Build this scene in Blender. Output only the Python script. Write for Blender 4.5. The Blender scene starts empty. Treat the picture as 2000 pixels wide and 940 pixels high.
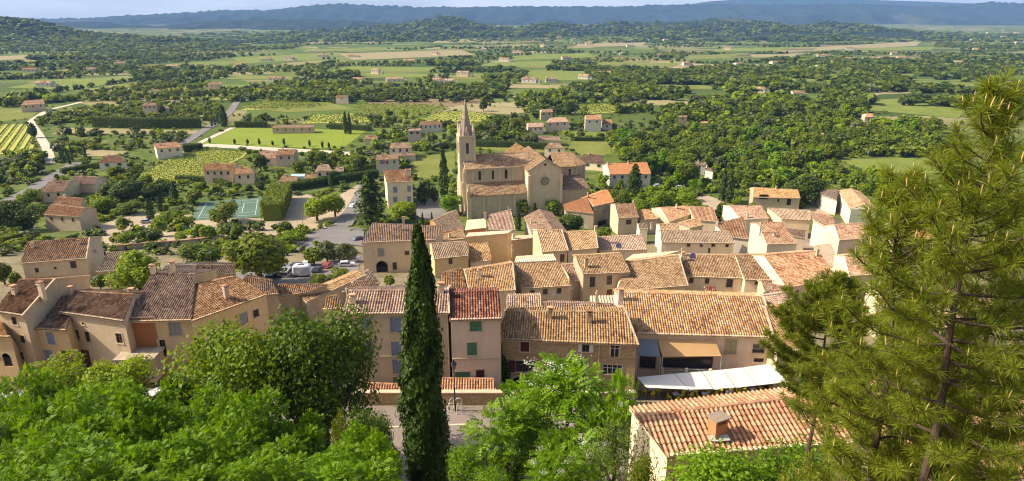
"""Provencal hill village above a wide plain"""
HAZE, HAZE_COL, SUN, SKY, EXPO, DENOISE = 6.5e-5, (.30, .54, 1, 1), 4.5, .14, 0.66, True
import bpy, math, random
import numpy as np
from mathutils import Vector
rnd = random.Random(11)
rng = np.random.default_rng(11)
sc = bpy.context.scene
COL = sc.collection
rad = math.radians

# ------------------------------------------------------------------ survey: camera and terrain profile
FPX, PITCH = 1300.0, rad(18.9)
CP, SP = math.cos(PITCH), math.sin(PITCH)
GY = [-60, 0, 6, 20, 33, 46, 50, 62.2, 62.8, 110, 160, 200, 235, 300, 460, 700, 1200, 2500, 12400]
GZ = [-1.8, -2.2, -8, -20, -30.5, -38, -39, -39.5, -43.5, -52, -62, -69.5, -74.5, -75, -76, -80, -90, -105, -118]

def gz(y):
    return float(np.interp(y, GY, GZ))

def ray(px, py):
    a, b = (px - 1000) / FPX, (470 - py) / FPX
    return np.array([a, CP + b * SP, -SP + b * CP])

def at_y(px, py, D):
    d = ray(px, py)
    return d * (D / d[1])

def at_z(px, py, z):
    d = ray(px, py)
    return d * (z / d[2])

def hit(px, py, h=0.0, y0=62.9):
    d = ray(px, py)
    s = d[2] / d[1]
    f = lambda y: s * y - gz(y) - h
    a = y0
    if f(a) < 0:
        return d * (a / d[1])
    while a < 12000:
        b = a * 1.02 + .3
        if f(b) < 0:
            for _ in range(40):
                m = (a + b) / 2
                if f(m) < 0: b = m
                else: a = m
            return d * (b / d[1])
        a = b
    return d * (12000 / d[1])

def on_plane(px, py, P, N):
    d = ray(px, py)
    return d * (np.dot(P, N) / np.dot(d, N))

def unit(v):
    v = np.asarray(v, float)
    return v / (np.linalg.norm(v) + 1e-12)

# ------------------------------------------------------------------ object helpers
def obj(name, me, parent=None, loc=None):
    o = bpy.data.objects.new(name, me)
    COL.objects.link(o)
    if parent is not None: o.parent = parent
    if loc is not None: o.location = loc
    return o

def empty(name, loc=(0, 0, 0), rz=0):
    o = bpy.data.objects.new(name, None)
    COL.objects.link(o)
    o.location = loc
    o.rotation_euler.z = rz
    o.empty_display_size = .3
    return o

def tag(o, label=None, cat=None, group=None, kind=None):
    if label: o['label'] = label
    if cat: o['category'] = cat
    if group: o['group'] = group
    if kind: o['kind'] = kind
    return o

def copy_tree(o, parent=None):
    c = o.copy()
    COL.objects.link(c)
    if parent is not None: c.parent = parent
    for ch in list(o.children):
        copy_tree(ch, c)
    return c

class MB:
    """collects polygons with a material index and optional uv, links them as one mesh"""
    def __init__(s): s.v, s.f, s.m, s.u = [], [], [], []
    def poly(s, pts, m=0, uv=None):
        n = len(s.v)
        s.v += [tuple(map(float, p)) for p in pts]
        s.f.append(tuple(range(n, n + len(pts))))
        s.m.append(m); s.u.append(uv or [(p[0] * .3, p[1] * .3) for p in pts])
    def box(s, c, size, ax=(1, 0, 0), ay=(0, 1, 0), m=0):
        c = np.array(c, float); ax = unit(ax); ay = unit(ay); az = unit(np.cross(ax, ay))
        X, Y, Z = ax * size[0] / 2, ay * size[1] / 2, az * size[2] / 2
        k = [c + i * X + j * Y + l * Z for l in (-1, 1) for j in (-1, 1) for i in (-1, 1)]
        for q in ((0, 2, 3, 1), (4, 5, 7, 6), (0, 1, 5, 4), (2, 6, 7, 3), (0, 4, 6, 2), (1, 3, 7, 5)):
            s.poly([k[i] for i in q], m)
    def bar(s, p, q, w, h=None, up=(0, 0, 1), m=0):
        p, q = np.array(p, float), np.array(q, float)
        L = np.linalg.norm(q - p)
        if L < 1e-6: return
        ax = (q - p) / L
        ay = np.cross(up, ax)
        if np.linalg.norm(ay) < 1e-4: ay = np.cross((1, 0, 0), ax)
        s.box((p + q) / 2, (L, w, h or w), ax, ay, m)
    def tube(s, pts, rads, n=6, m=0, cap=True):
        pts = [np.array(p, float) for p in pts]
        rings = []
        for i, p in enumerate(pts):
            t = unit(pts[min(i + 1, len(pts) - 1)] - pts[max(i - 1, 0)])
            a = np.cross(t, (0, 0, 1) if abs(t[2]) < .9 else (1, 0, 0)); a = unit(a); b = np.cross(t, a)
            r = rads[i]
            rings.append([p + r * (math.cos(k * 2 * math.pi / n) * a + math.sin(k * 2 * math.pi / n) * b) for k in range(n)])
        for i in range(len(rings) - 1):
            for k in range(n):
                k2 = (k + 1) % n
                s.poly([rings[i][k], rings[i + 1][k], rings[i + 1][k2], rings[i][k2]], m)
        if cap:
            s.poly(rings[0], m); s.poly(rings[-1][::-1], m)
    def prism(s, base, z0, z1, m=0):
        n = len(base)
        lo = [(p[0], p[1], z0) for p in base]; hi = [(p[0], p[1], z1) for p in base]
        for i in range(n):
            j = (i + 1) % n
            s.poly([lo[i], lo[j], hi[j], hi[i]], m)
        s.poly(hi, m); s.poly(lo[::-1], m)
    def cone(s, c, r0, r1, z0, z1, n=8, m=0, rot=0):
        a = [rot + k * 2 * math.pi / n for k in range(n)]
        lo = [(c[0] + r0 * math.cos(t), c[1] + r0 * math.sin(t), z0) for t in a]
        hi = [(c[0] + r1 * math.cos(t), c[1] + r1 * math.sin(t), z1) for t in a]
        for i in range(n):
            j = (i + 1) % n
            s.poly([lo[i], lo[j], hi[j], hi[i]], m)
        s.poly(hi, m); s.poly(lo[::-1], m)
    def mesh(s, name, mats):
        me = bpy.data.meshes.new(name)
        me.from_pydata(s.v, [], s.f)
        ul = me.uv_layers.new(name='UVMap')
        flat = [c for u in s.u for p in u for c in p]
        ul.data.foreach_set('uv', flat)
        for m in (mats if isinstance(mats, (list, tuple)) else [mats]): me.materials.append(m)
        me.polygons.foreach_set('material_index', s.m)
        me.update()
        return me
    def build(s, name, mats, parent=None, loc=None):
        return obj(name, s.mesh(name, mats), parent, loc)

def np_mesh(name, V, Fq, mats, mi=None, uv=None, smooth=False):
    """fast mesh from numpy verts (N,3) and faces (M,k)"""
    V = np.ascontiguousarray(V, np.float32); Fq = np.ascontiguousarray(Fq, np.int32)
    me = bpy.data.meshes.new(name)
    k = Fq.shape[1]
    me.vertices.add(len(V)); me.vertices.foreach_set('co', V.ravel())
    me.loops.add(Fq.size); me.loops.foreach_set('vertex_index', Fq.ravel())
    me.polygons.add(len(Fq)); me.polygons.foreach_set('loop_start', np.arange(0, Fq.size, k, dtype=np.int32))
    if uv is not None:
        ul = me.uv_layers.new(name='UVMap')
        ul.data.foreach_set('uv', np.ascontiguousarray(uv[Fq.ravel()], np.float32).ravel())
    for m in (mats if isinstance(mats, (list, tuple)) else [mats]): me.materials.append(m)
    if mi is not None: me.polygons.foreach_set('material_index', np.ascontiguousarray(mi, np.int32))
    me.polygons.foreach_set('use_smooth', np.full(len(Fq), smooth))
    me.update(calc_edges=True)
    return me

# ------------------------------------------------------------------ materials
class NT:
    def __init__(s, name):
        s.m = bpy.data.materials.new(name); s.m.use_nodes = True
        s.t = s.m.node_tree; s.t.nodes.clear()
        s.out = s.n('ShaderNodeOutputMaterial')
    def n(s, typ, **kw):
        nd = s.t.nodes.new(typ)
        for k, v in kw.items():
            if hasattr(nd, k): setattr(nd, k, v)
            else: nd.inputs[k.replace('_', ' ')].default_value = v
        return nd
    def l(s, a, b): s.t.links.new(a, b)
    def ramp(s, fac, stops, interp='LINEAR'):
        r = s.n('ShaderNodeValToRGB'); r.color_ramp.interpolation = interp
        e = r.color_ramp.elements
        while len(e) < len(stops): e.new(.5)
        for k, (p, c) in enumerate(stops):
            e[k].position = p; e[k].color = (*c, 1)
        s.l(fac, r.inputs[0]); return r.outputs[0]
    def mix(s, fac, a, b, typ='MIX'):
        x = s.n('ShaderNodeMix'); x.data_type = 'RGBA'; x.blend_type = typ
        for sock, v in ((0, fac), (6, a), (7, b)):
            if hasattr(v, 'is_linked'): s.l(v, x.inputs[sock])
            elif sock == 0: x.inputs[0].default_value = v
            else: x.inputs[sock].default_value = (*v, 1)
        return x.outputs[2]
    def math(s, op, a, b=0.0, c=0.0):
        x = s.n('ShaderNodeMath'); x.operation = op
        for i, v in enumerate((a, b, c)):
            if hasattr(v, 'is_linked'): s.l(v, x.inputs[i])
            else: x.inputs[i].default_value = v
        return x.outputs[0]
    def pos(s, scale=(1, 1, 1), rot=0, kind='Position'):
        if kind == 'Position': o = s.n('ShaderNodeNewGeometry').outputs['Position']
        else: o = s.n('ShaderNodeTexCoord').outputs[kind]
        mp = s.n('ShaderNodeMapping'); mp.inputs['Scale'].default_value = scale; mp.inputs['Rotation'].default_value = (0, 0, rot)
        s.l(o, mp.inputs[0]); return mp.outputs[0]
    def noise(s, vec, scale, detail=4, rough=.55):
        x = s.n('ShaderNodeTexNoise'); x.inputs['Scale'].default_value = scale; x.inputs['Detail'].default_value = detail; x.inputs['Roughness'].default_value = rough
        if vec is not None: s.l(vec, x.inputs['Vector'])
        return x.outputs[0]
    def bsdf(s, col, rough=.85, spec=.25, bump=None, bstr=.4, bdist=.05, metal=0):
        b = s.n('ShaderNodeBsdfPrincipled'); b.inputs['Roughness'].default_value = rough; b.inputs['Specular IOR Level'].default_value = spec; b.inputs['Metallic'].default_value = metal
        if hasattr(col, 'is_linked'): s.l(col, b.inputs['Base Color'])
        else: b.inputs['Base Color'].default_value = (*col, 1)
        if bump is not None:
            k = s.n('ShaderNodeBump'); k.inputs['Strength'].default_value = bstr; k.inputs['Distance'].default_value = bdist
            s.l(bump, k.inputs['Height']); s.l(k.outputs[0], b.inputs['Normal'])
        s.l(b.outputs[0], s.out.inputs[0]); return b

def m_plain(name, col, rough=.7, metal=0, spec=.3):
    t = NT(name)
    n = t.noise(t.pos(), 1.3, 4)
    c = t.mix(t.math('MULTIPLY', n, .45), col, tuple(x * .72 for x in col))
    t.bsdf(c, rough, spec, metal=metal); return t.m

def m_plaster(name, col, dirt=(.22, .16, .10), amt=.5, stone=0):
    t = NT(name)
    p = t.pos()
    n1 = t.noise(p, .35, 5, .6); n2 = t.noise(p, 2.2, 5, .65)
    st = t.noise(t.pos((1.6, 1.6, .18)), 1.0, 4, .6)          # streaks that run down the wall
    f = t.math('MULTIPLY', t.math('SUBTRACT', t.math('ADD', t.math('MULTIPLY', n1, .6), t.math('MULTIPLY', st, .6)), .42), amt * 2.2)
    f = t.math('MINIMUM', t.math('MAXIMUM', f, 0), .75)
    c = t.mix(f, col, dirt)
    c = t.mix(t.math('MULTIPLY', n2, .5), c, tuple(min(1, x * 1.25) for x in col), 'MIX')
    pt = t.math('GREATER_THAN', t.noise(p, .42, 3, .5), .57)          # patches of newer render
    c = t.mix(t.math('MULTIPLY', pt, .3), c, (.62, .50, .36))
    pd = t.math('GREATER_THAN', t.noise(t.pos((.7, .7, .45)), .8, 4, .6), .60)
    c = t.mix(t.math('MULTIPLY', pd, .22 * min(1, amt * 1.6)), c, (.26, .19, .12))
    ob = t.n('ShaderNodeObjectInfo').outputs['Random']
    hs = t.n('ShaderNodeHueSaturation'); t.l(c, hs.inputs['Color'])
    t.l(t.math('ADD', t.math('MULTIPLY', ob, .4), .8), hs.inputs['Value'])
    c = hs.outputs[0]
    b = n2
    if stone:
        v = t.n('ShaderNodeTexVoronoi'); v.inputs['Scale'].default_value = 1.0; t.l(t.pos((2.6, 2.6, 4.6)), v.inputs['Vector'])
        sepc = t.n('ShaderNodeSeparateColor'); t.l(v.outputs['Color'], sepc.inputs[0])
        c = t.mix(t.math('MULTIPLY', sepc.outputs[0], .6), c, tuple(x * .55 for x in col))
        d = t.n('ShaderNodeTexVoronoi'); d.feature = 'DISTANCE_TO_EDGE'; t.l(t.pos((2.6, 2.6, 4.6)), d.inputs['Vector']); d.inputs['Scale'].default_value = 1
        e = t.math('MINIMUM', t.math('MULTIPLY', d.outputs['Distance'], 6), 1)
        c = t.mix(e, tuple(min(1, x * 1.3) for x in col), c)
        b = e
    t.bsdf(c, .92, .15, b, .5, .03)
    return t.m

def m_tiles(name, stops, lichen=.35, dark=(.05, .04, .03)):
    t = NT(name); vary = name.split('_')[0] not in ('new', 'red', 'clay')
    uv = t.n('ShaderNodeTexCoord').outputs['UV']
    fl = t.n('ShaderNodeVectorMath'); fl.operation = 'FLOOR'; t.l(uv, fl.inputs[0])
    ob = t.n('ShaderNodeObjectInfo').outputs['Random']
    ad = t.n('ShaderNodeVectorMath'); ad.operation = 'ADD'; t.l(fl.outputs[0], ad.inputs[0])
    cmb = t.n('ShaderNodeCombineXYZ'); t.l(t.math('MULTIPLY', ob, 57), cmb.inputs[0]); t.l(cmb.outputs[0], ad.inputs[1])
    wn = t.n('ShaderNodeTexWhiteNoise'); wn.noise_dimensions = '2D'; t.l(ad.outputs[0], wn.inputs['Vector'])
    p = t.pos()
    big = t.noise(p, .28, 4, .6); fine = t.noise(p, 4.0, 4, .7)
    f = t.math('ADD', t.math('MULTIPLY', wn.outputs[0], .55), t.math('MULTIPLY', t.math('SUBTRACT', big, .26), 1.0))
    c = t.ramp(f, [(q, (r * .88, gg * .87, bb * .80)) for q, (r, gg, bb) in stops])
    g = t.math('MULTIPLY', t.math('MAXIMUM', t.math('SUBTRACT', t.math('ADD', t.math('MULTIPLY', fine, .6), t.math('MULTIPLY', big, .5)), .56), 0), lichen * 6)
    c = t.mix(t.math('MINIMUM', g, .8), c, dark)
    sx = t.n('ShaderNodeSeparateXYZ'); t.l(uv, sx.inputs[0])     # channels between cover tiles darkened: dirt plus painted-in shade for stronger stripes
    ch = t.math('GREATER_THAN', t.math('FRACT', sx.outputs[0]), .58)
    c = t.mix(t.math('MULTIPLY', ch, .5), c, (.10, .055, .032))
    hs = t.n('ShaderNodeHueSaturation'); t.l(c, hs.inputs['Color']); t.l(t.math('ADD', t.math('MULTIPLY', ob, .38 if vary else 0), .74 if vary else 1), hs.inputs['Value']); t.l(t.math('ADD', t.math('MULTIPLY', t.math('FRACT', t.math('MULTIPLY', ob, 7.3)), .35 if vary else 0), .78 if vary else 1), hs.inputs['Saturation'])
    c = hs.outputs[0]
    t.bsdf(c, .9, .12, fine, .4, .02)
    return t.m

def m_leaf(name, c1, c2, trans=.38, tcol=None):
    t = NT(name)
    isl = t.n('ShaderNodeNewGeometry').outputs['Random Per Island']
    ob = t.n('ShaderNodeObjectInfo').outputs['Random']
    n = t.noise(t.pos(), .55, 2)
    f = t.math('ADD', t.math('MULTIPLY', isl, .45), t.math('ADD', t.math('MULTIPLY', ob, .3), t.math('MULTIPLY', n, .35)))
    c = t.ramp(f, [(.1, c1), (.9, c2)])
    d = t.n('ShaderNodeBsdfPrincipled'); d.inputs['Roughness'].default_value = .55; d.inputs['Specular IOR Level'].default_value = .22
    t.l(c, d.inputs['Base Color'])
    tr = t.n('ShaderNodeBsdfTranslucent')
    t.l(t.mix(1.0, c, tcol or (1.6, 1.35, .4), 'MULTIPLY'), tr.inputs[0])
    mx = t.n('ShaderNodeMixShader'); mx.inputs[0].default_value = trans
    t.l(d.outputs[0], mx.inputs[1]); t.l(tr.outputs[0], mx.inputs[2]); t.l(mx.outputs[0], t.out.inputs[0])
    return t.m

def m_ground(name, stops, scale=.15, fine=2.0, rough=.95):
    t = NT(name)
    p = t.pos()
    f = t.math('ADD', t.math('MULTIPLY', t.noise(p, scale, 5, .6), .75), t.math('MULTIPLY', t.noise(p, fine, 3, .6), .25))
    c = t.ramp(f, stops)
    t.bsdf(c, rough, .1, t.noise(p, fine, 4), .5, .08); return t.m

M = {}
M['cream'] = m_plaster('cream_plaster', (.69, .54, .36), amt=.4)
M['cream2'] = m_plaster('pale_cream_plaster', (.72, .58, .38), amt=.35)
M['ochre'] = m_plaster('ochre_plaster', (.66, .47, .24), amt=.4)
M['pink'] = m_plaster('pinkish_plaster', (.65, .49, .37), amt=.4)
M['beige'] = m_plaster('beige_plaster', (.60, .46, .30), amt=.5)
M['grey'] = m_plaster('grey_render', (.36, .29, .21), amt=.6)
M['white'] = m_plaster('white_limewash', (.60, .54, .43), amt=.35)
M['orange'] = m_plaster('orange_plaster', (.60, .22, .07), amt=.4)
M['stone'] = m_plaster('rubble_stone', (.42, .29, .155), amt=.7, stone=1)
M['ashlar'] = m_plaster('pale_ashlar', (.50, .40, .26), amt=.5)
M['mortar'] = m_plaster('cream_mortar', (.58, .45, .30), amt=.5)
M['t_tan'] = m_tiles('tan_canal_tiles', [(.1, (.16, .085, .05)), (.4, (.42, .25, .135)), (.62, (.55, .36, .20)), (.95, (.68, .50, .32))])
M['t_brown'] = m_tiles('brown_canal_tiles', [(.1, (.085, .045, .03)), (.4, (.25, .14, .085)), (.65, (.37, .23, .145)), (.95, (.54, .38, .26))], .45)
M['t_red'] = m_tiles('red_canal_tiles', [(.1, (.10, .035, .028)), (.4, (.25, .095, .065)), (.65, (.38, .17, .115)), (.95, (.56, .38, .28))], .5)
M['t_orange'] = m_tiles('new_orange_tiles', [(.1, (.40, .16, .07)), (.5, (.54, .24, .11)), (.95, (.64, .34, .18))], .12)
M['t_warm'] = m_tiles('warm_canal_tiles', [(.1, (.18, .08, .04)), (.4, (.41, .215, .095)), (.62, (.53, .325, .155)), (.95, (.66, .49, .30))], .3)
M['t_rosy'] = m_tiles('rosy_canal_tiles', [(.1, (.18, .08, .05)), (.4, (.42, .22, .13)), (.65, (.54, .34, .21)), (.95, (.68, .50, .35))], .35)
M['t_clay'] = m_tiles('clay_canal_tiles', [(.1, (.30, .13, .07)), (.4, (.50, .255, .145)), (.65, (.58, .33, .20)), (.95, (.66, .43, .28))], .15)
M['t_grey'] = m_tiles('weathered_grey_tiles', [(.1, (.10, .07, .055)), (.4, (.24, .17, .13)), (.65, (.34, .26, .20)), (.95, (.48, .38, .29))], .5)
M['dark'] = m_plain('dark_interior', (.012, .010, .010), .5)
M['glass'] = m_plain('window_glass', (.03, .035, .04), .08, spec=.6)
M['s_blue'] = m_plain('blue_grey_paint', (.23, .26, .38), .6)
M['s_green'] = m_plain('green_paint', (.10, .23, .13), .6)
M['s_red'] = m_plain('dark_red_paint', (.09, .022, .022), .6)
M['s_white'] = m_plain('white_paint', (.72, .68, .62), .6)
M['s_brown'] = m_plain('brown_wood', (.13, .06, .035), .7)
M['s_grey'] = m_plain('grey_paint', (.30, .29, .28), .7)
M['s_orange'] = m_plain('orange_wood', (.42, .17, .06), .7)
M['iron'] = m_plain('black_iron', (.012, .012, .014), .45)
M['steel'] = m_plain('galvanised_steel', (.45, .44, .43), .4, .7)
M['asphalt'] = m_ground('asphalt', [(.3, (.17, .15, .14)), (.7, (.24, .22, .20))], .1, 6)
M['paving'] = m_ground('street_paving', [(.3, (.21, .165, .135)), (.7, (.30, .24, .20))], .25, 3)
M['gravel'] = m_ground('pale_gravel', [(.25, (.30, .225, .14)), (.7, (.46, .37, .255))], .12, 3)
M['track'] = m_ground('dusty_track', [(.25, (.44, .36, .26)), (.7, (.60, .52, .40))], .1, 2)
M['pitch'] = m_ground('mown_turf', [(.3, (.16, .21, .018)), (.7, (.235, .275, .035))], .04, 1)
M['meadow'] = m_ground('meadow_grass', [(.25, (.11, .135, .02)), (.5, (.17, .185, .035)), (.75, (.25, .23, .07))], .06, 1)
M['lawn'] = m_ground('green_grass', [(.25, (.11, .15, .022)), (.5, (.17, .20, .036)), (.75, (.24, .245, .06))], .06, 1)
M['dry'] = m_ground('dry_grass', [(.25, (.23, .19, .085)), (.75, (.36, .29, .15))], .06, 1)
M['vinesoil'] = m_ground('vineyard_soil', [(.25, (.34, .35, .05)), (.75, (.46, .42, .11))], .06, 1)
M['court'] = m_ground('green_court', [(.3, (.085, .145, .10)), (.7, (.13, .19, .135))], .1, 2)
M['line'] = m_plain('white_line_paint', (.7, .7, .68))
M['bark'] = m_plain('tree_bark', (.085, .062, .045), .95)
M['pinebark'] = m_plain('pine_bark', (.085, .055, .04), .95)
M['l_mid'] = m_leaf('mid_green_leaf', (.060, .108, .005), (.20, .24, .014))
M['l_dark'] = m_leaf('dark_green_leaf', (.030, .060, .005), (.105, .145, .012), .32)
M['l_bright'] = m_leaf('bright_leaf', (.085, .16, .004), (.28, .36, .010), .42)
M['l_olive'] = m_leaf('olive_leaf', (.07, .095, .03), (.15, .17, .065), .25)
M['l_fresh'] = m_leaf('fresh_leaf', (.040, .105, .002), (.22, .36, .006), .40, (1.45, 1.4, .25))
M['l_cyp'] = m_leaf('cypress_leaf', (.022, .052, .006), (.07, .115, .012), .22)
M['l_needle'] = m_leaf('pine_needle', (.050, .086, .006), (.255, .30, .022), .38)
M['l_vine'] = m_leaf('vine_leaf', (.055, .11, .005), (.13, .20, .010), .35)
M['l_ivy'] = m_leaf('ivy_leaf', (.02, .05, .008), (.05, .09, .012), .2)
M['flower'] = m_leaf('cream_blossom', (.6, .58, .45), (.8, .78, .66), .3, (1, 1, .9))
EXCL = []     # footprints (world xy polygons) where no tree may be scattered

def inside(x, y, poly):
    c = False
    n = len(poly)
    j = n - 1
    for i in range(n):
        xi, yi = poly[i]; xj, yj = poly[j]
        if (yi > y) != (yj > y) and x < (xj - xi) * (y - yi) / (yj - yi) + xi: c = not c
        j = i
    return c
# ------------------------------------------------------------------ canal-tile roofs
TP, TL = .30, .42          # tile pitch and course length
PHASE = [0, .14, .3, .46, .6, .8]
PROF = [0, .062, .085, .062, 0, -.025]

def tile_sheet(poly, e, det=2, seed=0, P=TP):
    """corrugated tile surface over a planar convex polygon; e runs along the eave"""
    poly = [np.array(p, float) for p in poly]
    n = unit(np.cross(poly[1] - poly[0], poly[-1] - poly[0]))
    if n[2] < 0: n = -n
    e = unit(e - n * np.dot(e, n))
    s = np.cross(n, e)
    if s[2] < 0: s = -s
    O = poly[0]
    q = [(np.dot(p - O, e), np.dot(p - O, s)) for p in poly]
    umin, umax = min(a for a, b in q), max(a for a, b in q)
    U, H = [umin], [0]
    k0 = int(math.floor(umin / P))
    ph, pr = (PHASE, PROF) if det else ([0, .3, .6], [0, .085, -.01])
    for k in range(k0, int(math.ceil(umax / P)) + 1):
        for a, b in zip(ph, pr):
            u = (k + a) * P
            if umin < u < umax: U.append(u); H.append(b)
    U.append(umax); H.append(0)
    U = np.array(U); H = np.array(H) * (P / TP)
    lo, hi = np.full(len(U), 1e9), np.full(len(U), -1e9)
    m = len(q)
    for i in range(m):
        (u1, v1), (u2, v2) = q[i], q[(i + 1) % m]
        if abs(u2 - u1) < 1e-9:
            mk = np.abs(U - u1) < 1e-6
            for v in (v1, v2):
                lo[mk] = np.minimum(lo[mk], v); hi[mk] = np.maximum(hi[mk], v)
            continue
        t = (U - u1) / (u2 - u1)
        mk = (t >= -1e-7) & (t <= 1 + 1e-7)
        v = v1 + t * (v2 - v1)
        lo[mk] = np.minimum(lo[mk], v[mk]); hi[mk] = np.maximum(hi[mk], v[mk])
    vmin, vmax = min(b for a, b in q), max(b for a, b in q)
    if det >= 2:
        nk = max(1, int(math.ceil((vmax - vmin) / TL)))
        rows = []
        for k in range(nk):
            rows += [(vmin + k * TL, .04, k + .04, k), (vmin + (k + 1) * TL, 0., k + .96, k)]
    else:
        rows = [(vmin, .0, 0, 0), (vmax, 0., (vmax - vmin) / TL, 0)]
    rv = np.array([r[0] for r in rows]); ro = np.array([r[1] for r in rows]); ru = np.array([r[2] for r in rows]); rk = np.array([r[3] for r in rows])
    g = np.random.default_rng(seed + 5)
    ti = (np.floor(U / P + 1e-6) - k0 + 1).astype(int)
    jit = g.normal(0, .011 if det >= 2 else 0, (ti.max() + 2, rk.max() + 2))
    V = np.minimum(np.maximum(rv[None, :], lo[:, None]), hi[:, None])
    off = H[:, None] + ro[None, :] + jit[ti[:, None], rk[None, :]]
    # the old roofs sag a little
    sag = -.05 * np.sin((U[:, None] - umin) / max(umax - umin, .1) * math.pi * 2.2 + seed) * np.sin((V - vmin) / max(vmax - vmin, .1) * math.pi)
    off = off + sag * (1 if det else 0)
    Pt = O + U[:, None, None] * e + V[:, :, None] * s + off[:, :, None] * n
    nu, nv = V.shape
    idx = np.arange(nu * nv).reshape(nu, nv)
    F = np.stack([idx[:-1, :-1], idx[1:, :-1], idx[1:, 1:], idx[:-1, 1:]], -1).reshape(-1, 4)
    uv = np.stack([np.broadcast_to((U / P)[:, None], V.shape), np.broadcast_to(ru[None, :], V.shape)], -1).reshape(-1, 2)
    Pf = Pt.reshape(-1, 3)
    if np.dot(np.cross(e, s), n) < 0: F = F[:, ::-1]
    return Pf, F, uv, n, s

def quad_arrays(mb):
    V = np.array(mb.v); F = []
    for f in mb.f:
        if len(f) == 4: F.append(f)
    return V, np.array(F)

def roof_mesh(name, planes, mats, det, seed=0, ridge=None, verge=(), under=True):
    """planes: list of (polygon, eave direction); ridge/verge: list of (p, q) capped with half-round tiles or mortar"""
    Vs, Fs, UVs, Ms = [], [], [], []
    base = 0
    def add(V, F, uv, mi):
        nonlocal base
        Vs.append(V); Fs.append(F + base); UVs.append(uv); Ms.append(np.full(len(F), mi)); base += len(V)
    for i, (poly, e) in enumerate(planes):
        V, F, uv, n, s = tile_sheet(poly, e, det, seed + i, TP if det >= 2 else .42)
        add(V, F, uv, 0)
        if under:
            b = MB()
            p = [np.array(x, float) for x in poly]
            if len(p) == 3: p = [p[0], p[1], p[2], (p[2] + p[0]) / 2]
            if len(p) == 4:
                t = [x - n * .03 for x in p]; d = [x - n * .17 for x in p]
                b.poly(d[::-1], 1)
                for k in range(4): b.poly([t[k], t[(k + 1) % 4], d[(k + 1) % 4], d[k]], 1)
                V, F = quad_arrays(b)
                add(V, F, np.zeros((len(V), 2)), 1)
    b = MB()
    for (p, q) in (ridge or []):
        p, q = np.array(p, float), np.array(q, float)
        L = np.linalg.norm(q - p)
        k = max(1, int(L / .45)) if det >= 1 else 1
        t = unit(q - p); a = unit(np.cross(t, (0, 0, 1))); up = np.cross(a, t)
        if up[2] < 0: up = -up
        for j in range(k):
            c0, c1 = p + t * L * j / k, p + t * L * (j + 1) / k
            r0, r1 = .15, .125
            for x in range(4):
                a0, a1 = math.pi * x / 4, math.pi * (x + 1) / 4
                w = lambda c, r, an: c + a * math.cos(an) * r * 1.15 + up * (math.sin(an) * r * .9 - .01)
                b.poly([w(c0, r0, a0), w(c1, r1, a0), w(c1, r1, a1), w(c0, r0, a1)], 0, [(j * 7 + .5 + seed, .5)] * 4)
    for (p, q) in verge:
        b.bar(np.array(p) + (0, 0, .05), np.array(q) + (0, 0, .05), .20, .16, m=1)
    if b.v:
        V, F = quad_arrays(b)
        uv = np.array([c for u in b.u for c in u])
        mi = np.array(b.m)
        Vs.append(V); Fs.append(F + base); UVs.append(uv); Ms.append(mi); base += len(V)
    return np_mesh(name, np.concatenate(Vs), np.concatenate(Fs), mats, np.concatenate(Ms), np.concatenate(UVs))

# ------------------------------------------------------------------ walls with real openings
WKIND = {  # w, h, shutter material, shutters closed over the opening
    'dark': (.8, 1.1, None, 0), 'small': (.55, .6, None, 0), 'wide': (1.7, 1.2, None, 0), 'blue': (1.15, 1.65, 's_blue', 1), 'green': (1.1, 1.5, 's_green', 1),
    'greenopen': (.9, 1.3, 's_green', 2), 'red': (1.1, 1.35, 's_red', 1), 'redopen': (1.3, 1.35, 's_red', 2), 'whiteopen': (.8, 1.35, 's_white', 2), 'greyshut': (1.2, 1.7, 's_grey', 1),
    'brownshut': (.9, 1.4, 's_brown', 1), 'door': (1.1, 2.2, 's_brown', 1), 'gdoor': (2.2, 1.9, 's_green', 1), 'reddoor': (1.0, 2.1, 's_red', 1), 'arch': (2.4, 2.6, None, 3),
    'bay': (1.4, 2.4, 's_grey', 1), 'whiteframe': (1.0, 1.6, None, 4), 'grille': (2.6, 1.3, None, 5), 'loggia': (3.2, 1.8, None, 0), 'orangebay': (3.4, 6.5, 's_orange', 1), 'round': (.7, .8, None, 0), 'lancet': (.9, 2.6, None, 3), 'blind': (1.3, 1.6, 's_beige', 1)}
M['s_beige'] = m_plain('beige_blind', (.38, .34, .18), .7)

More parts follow.
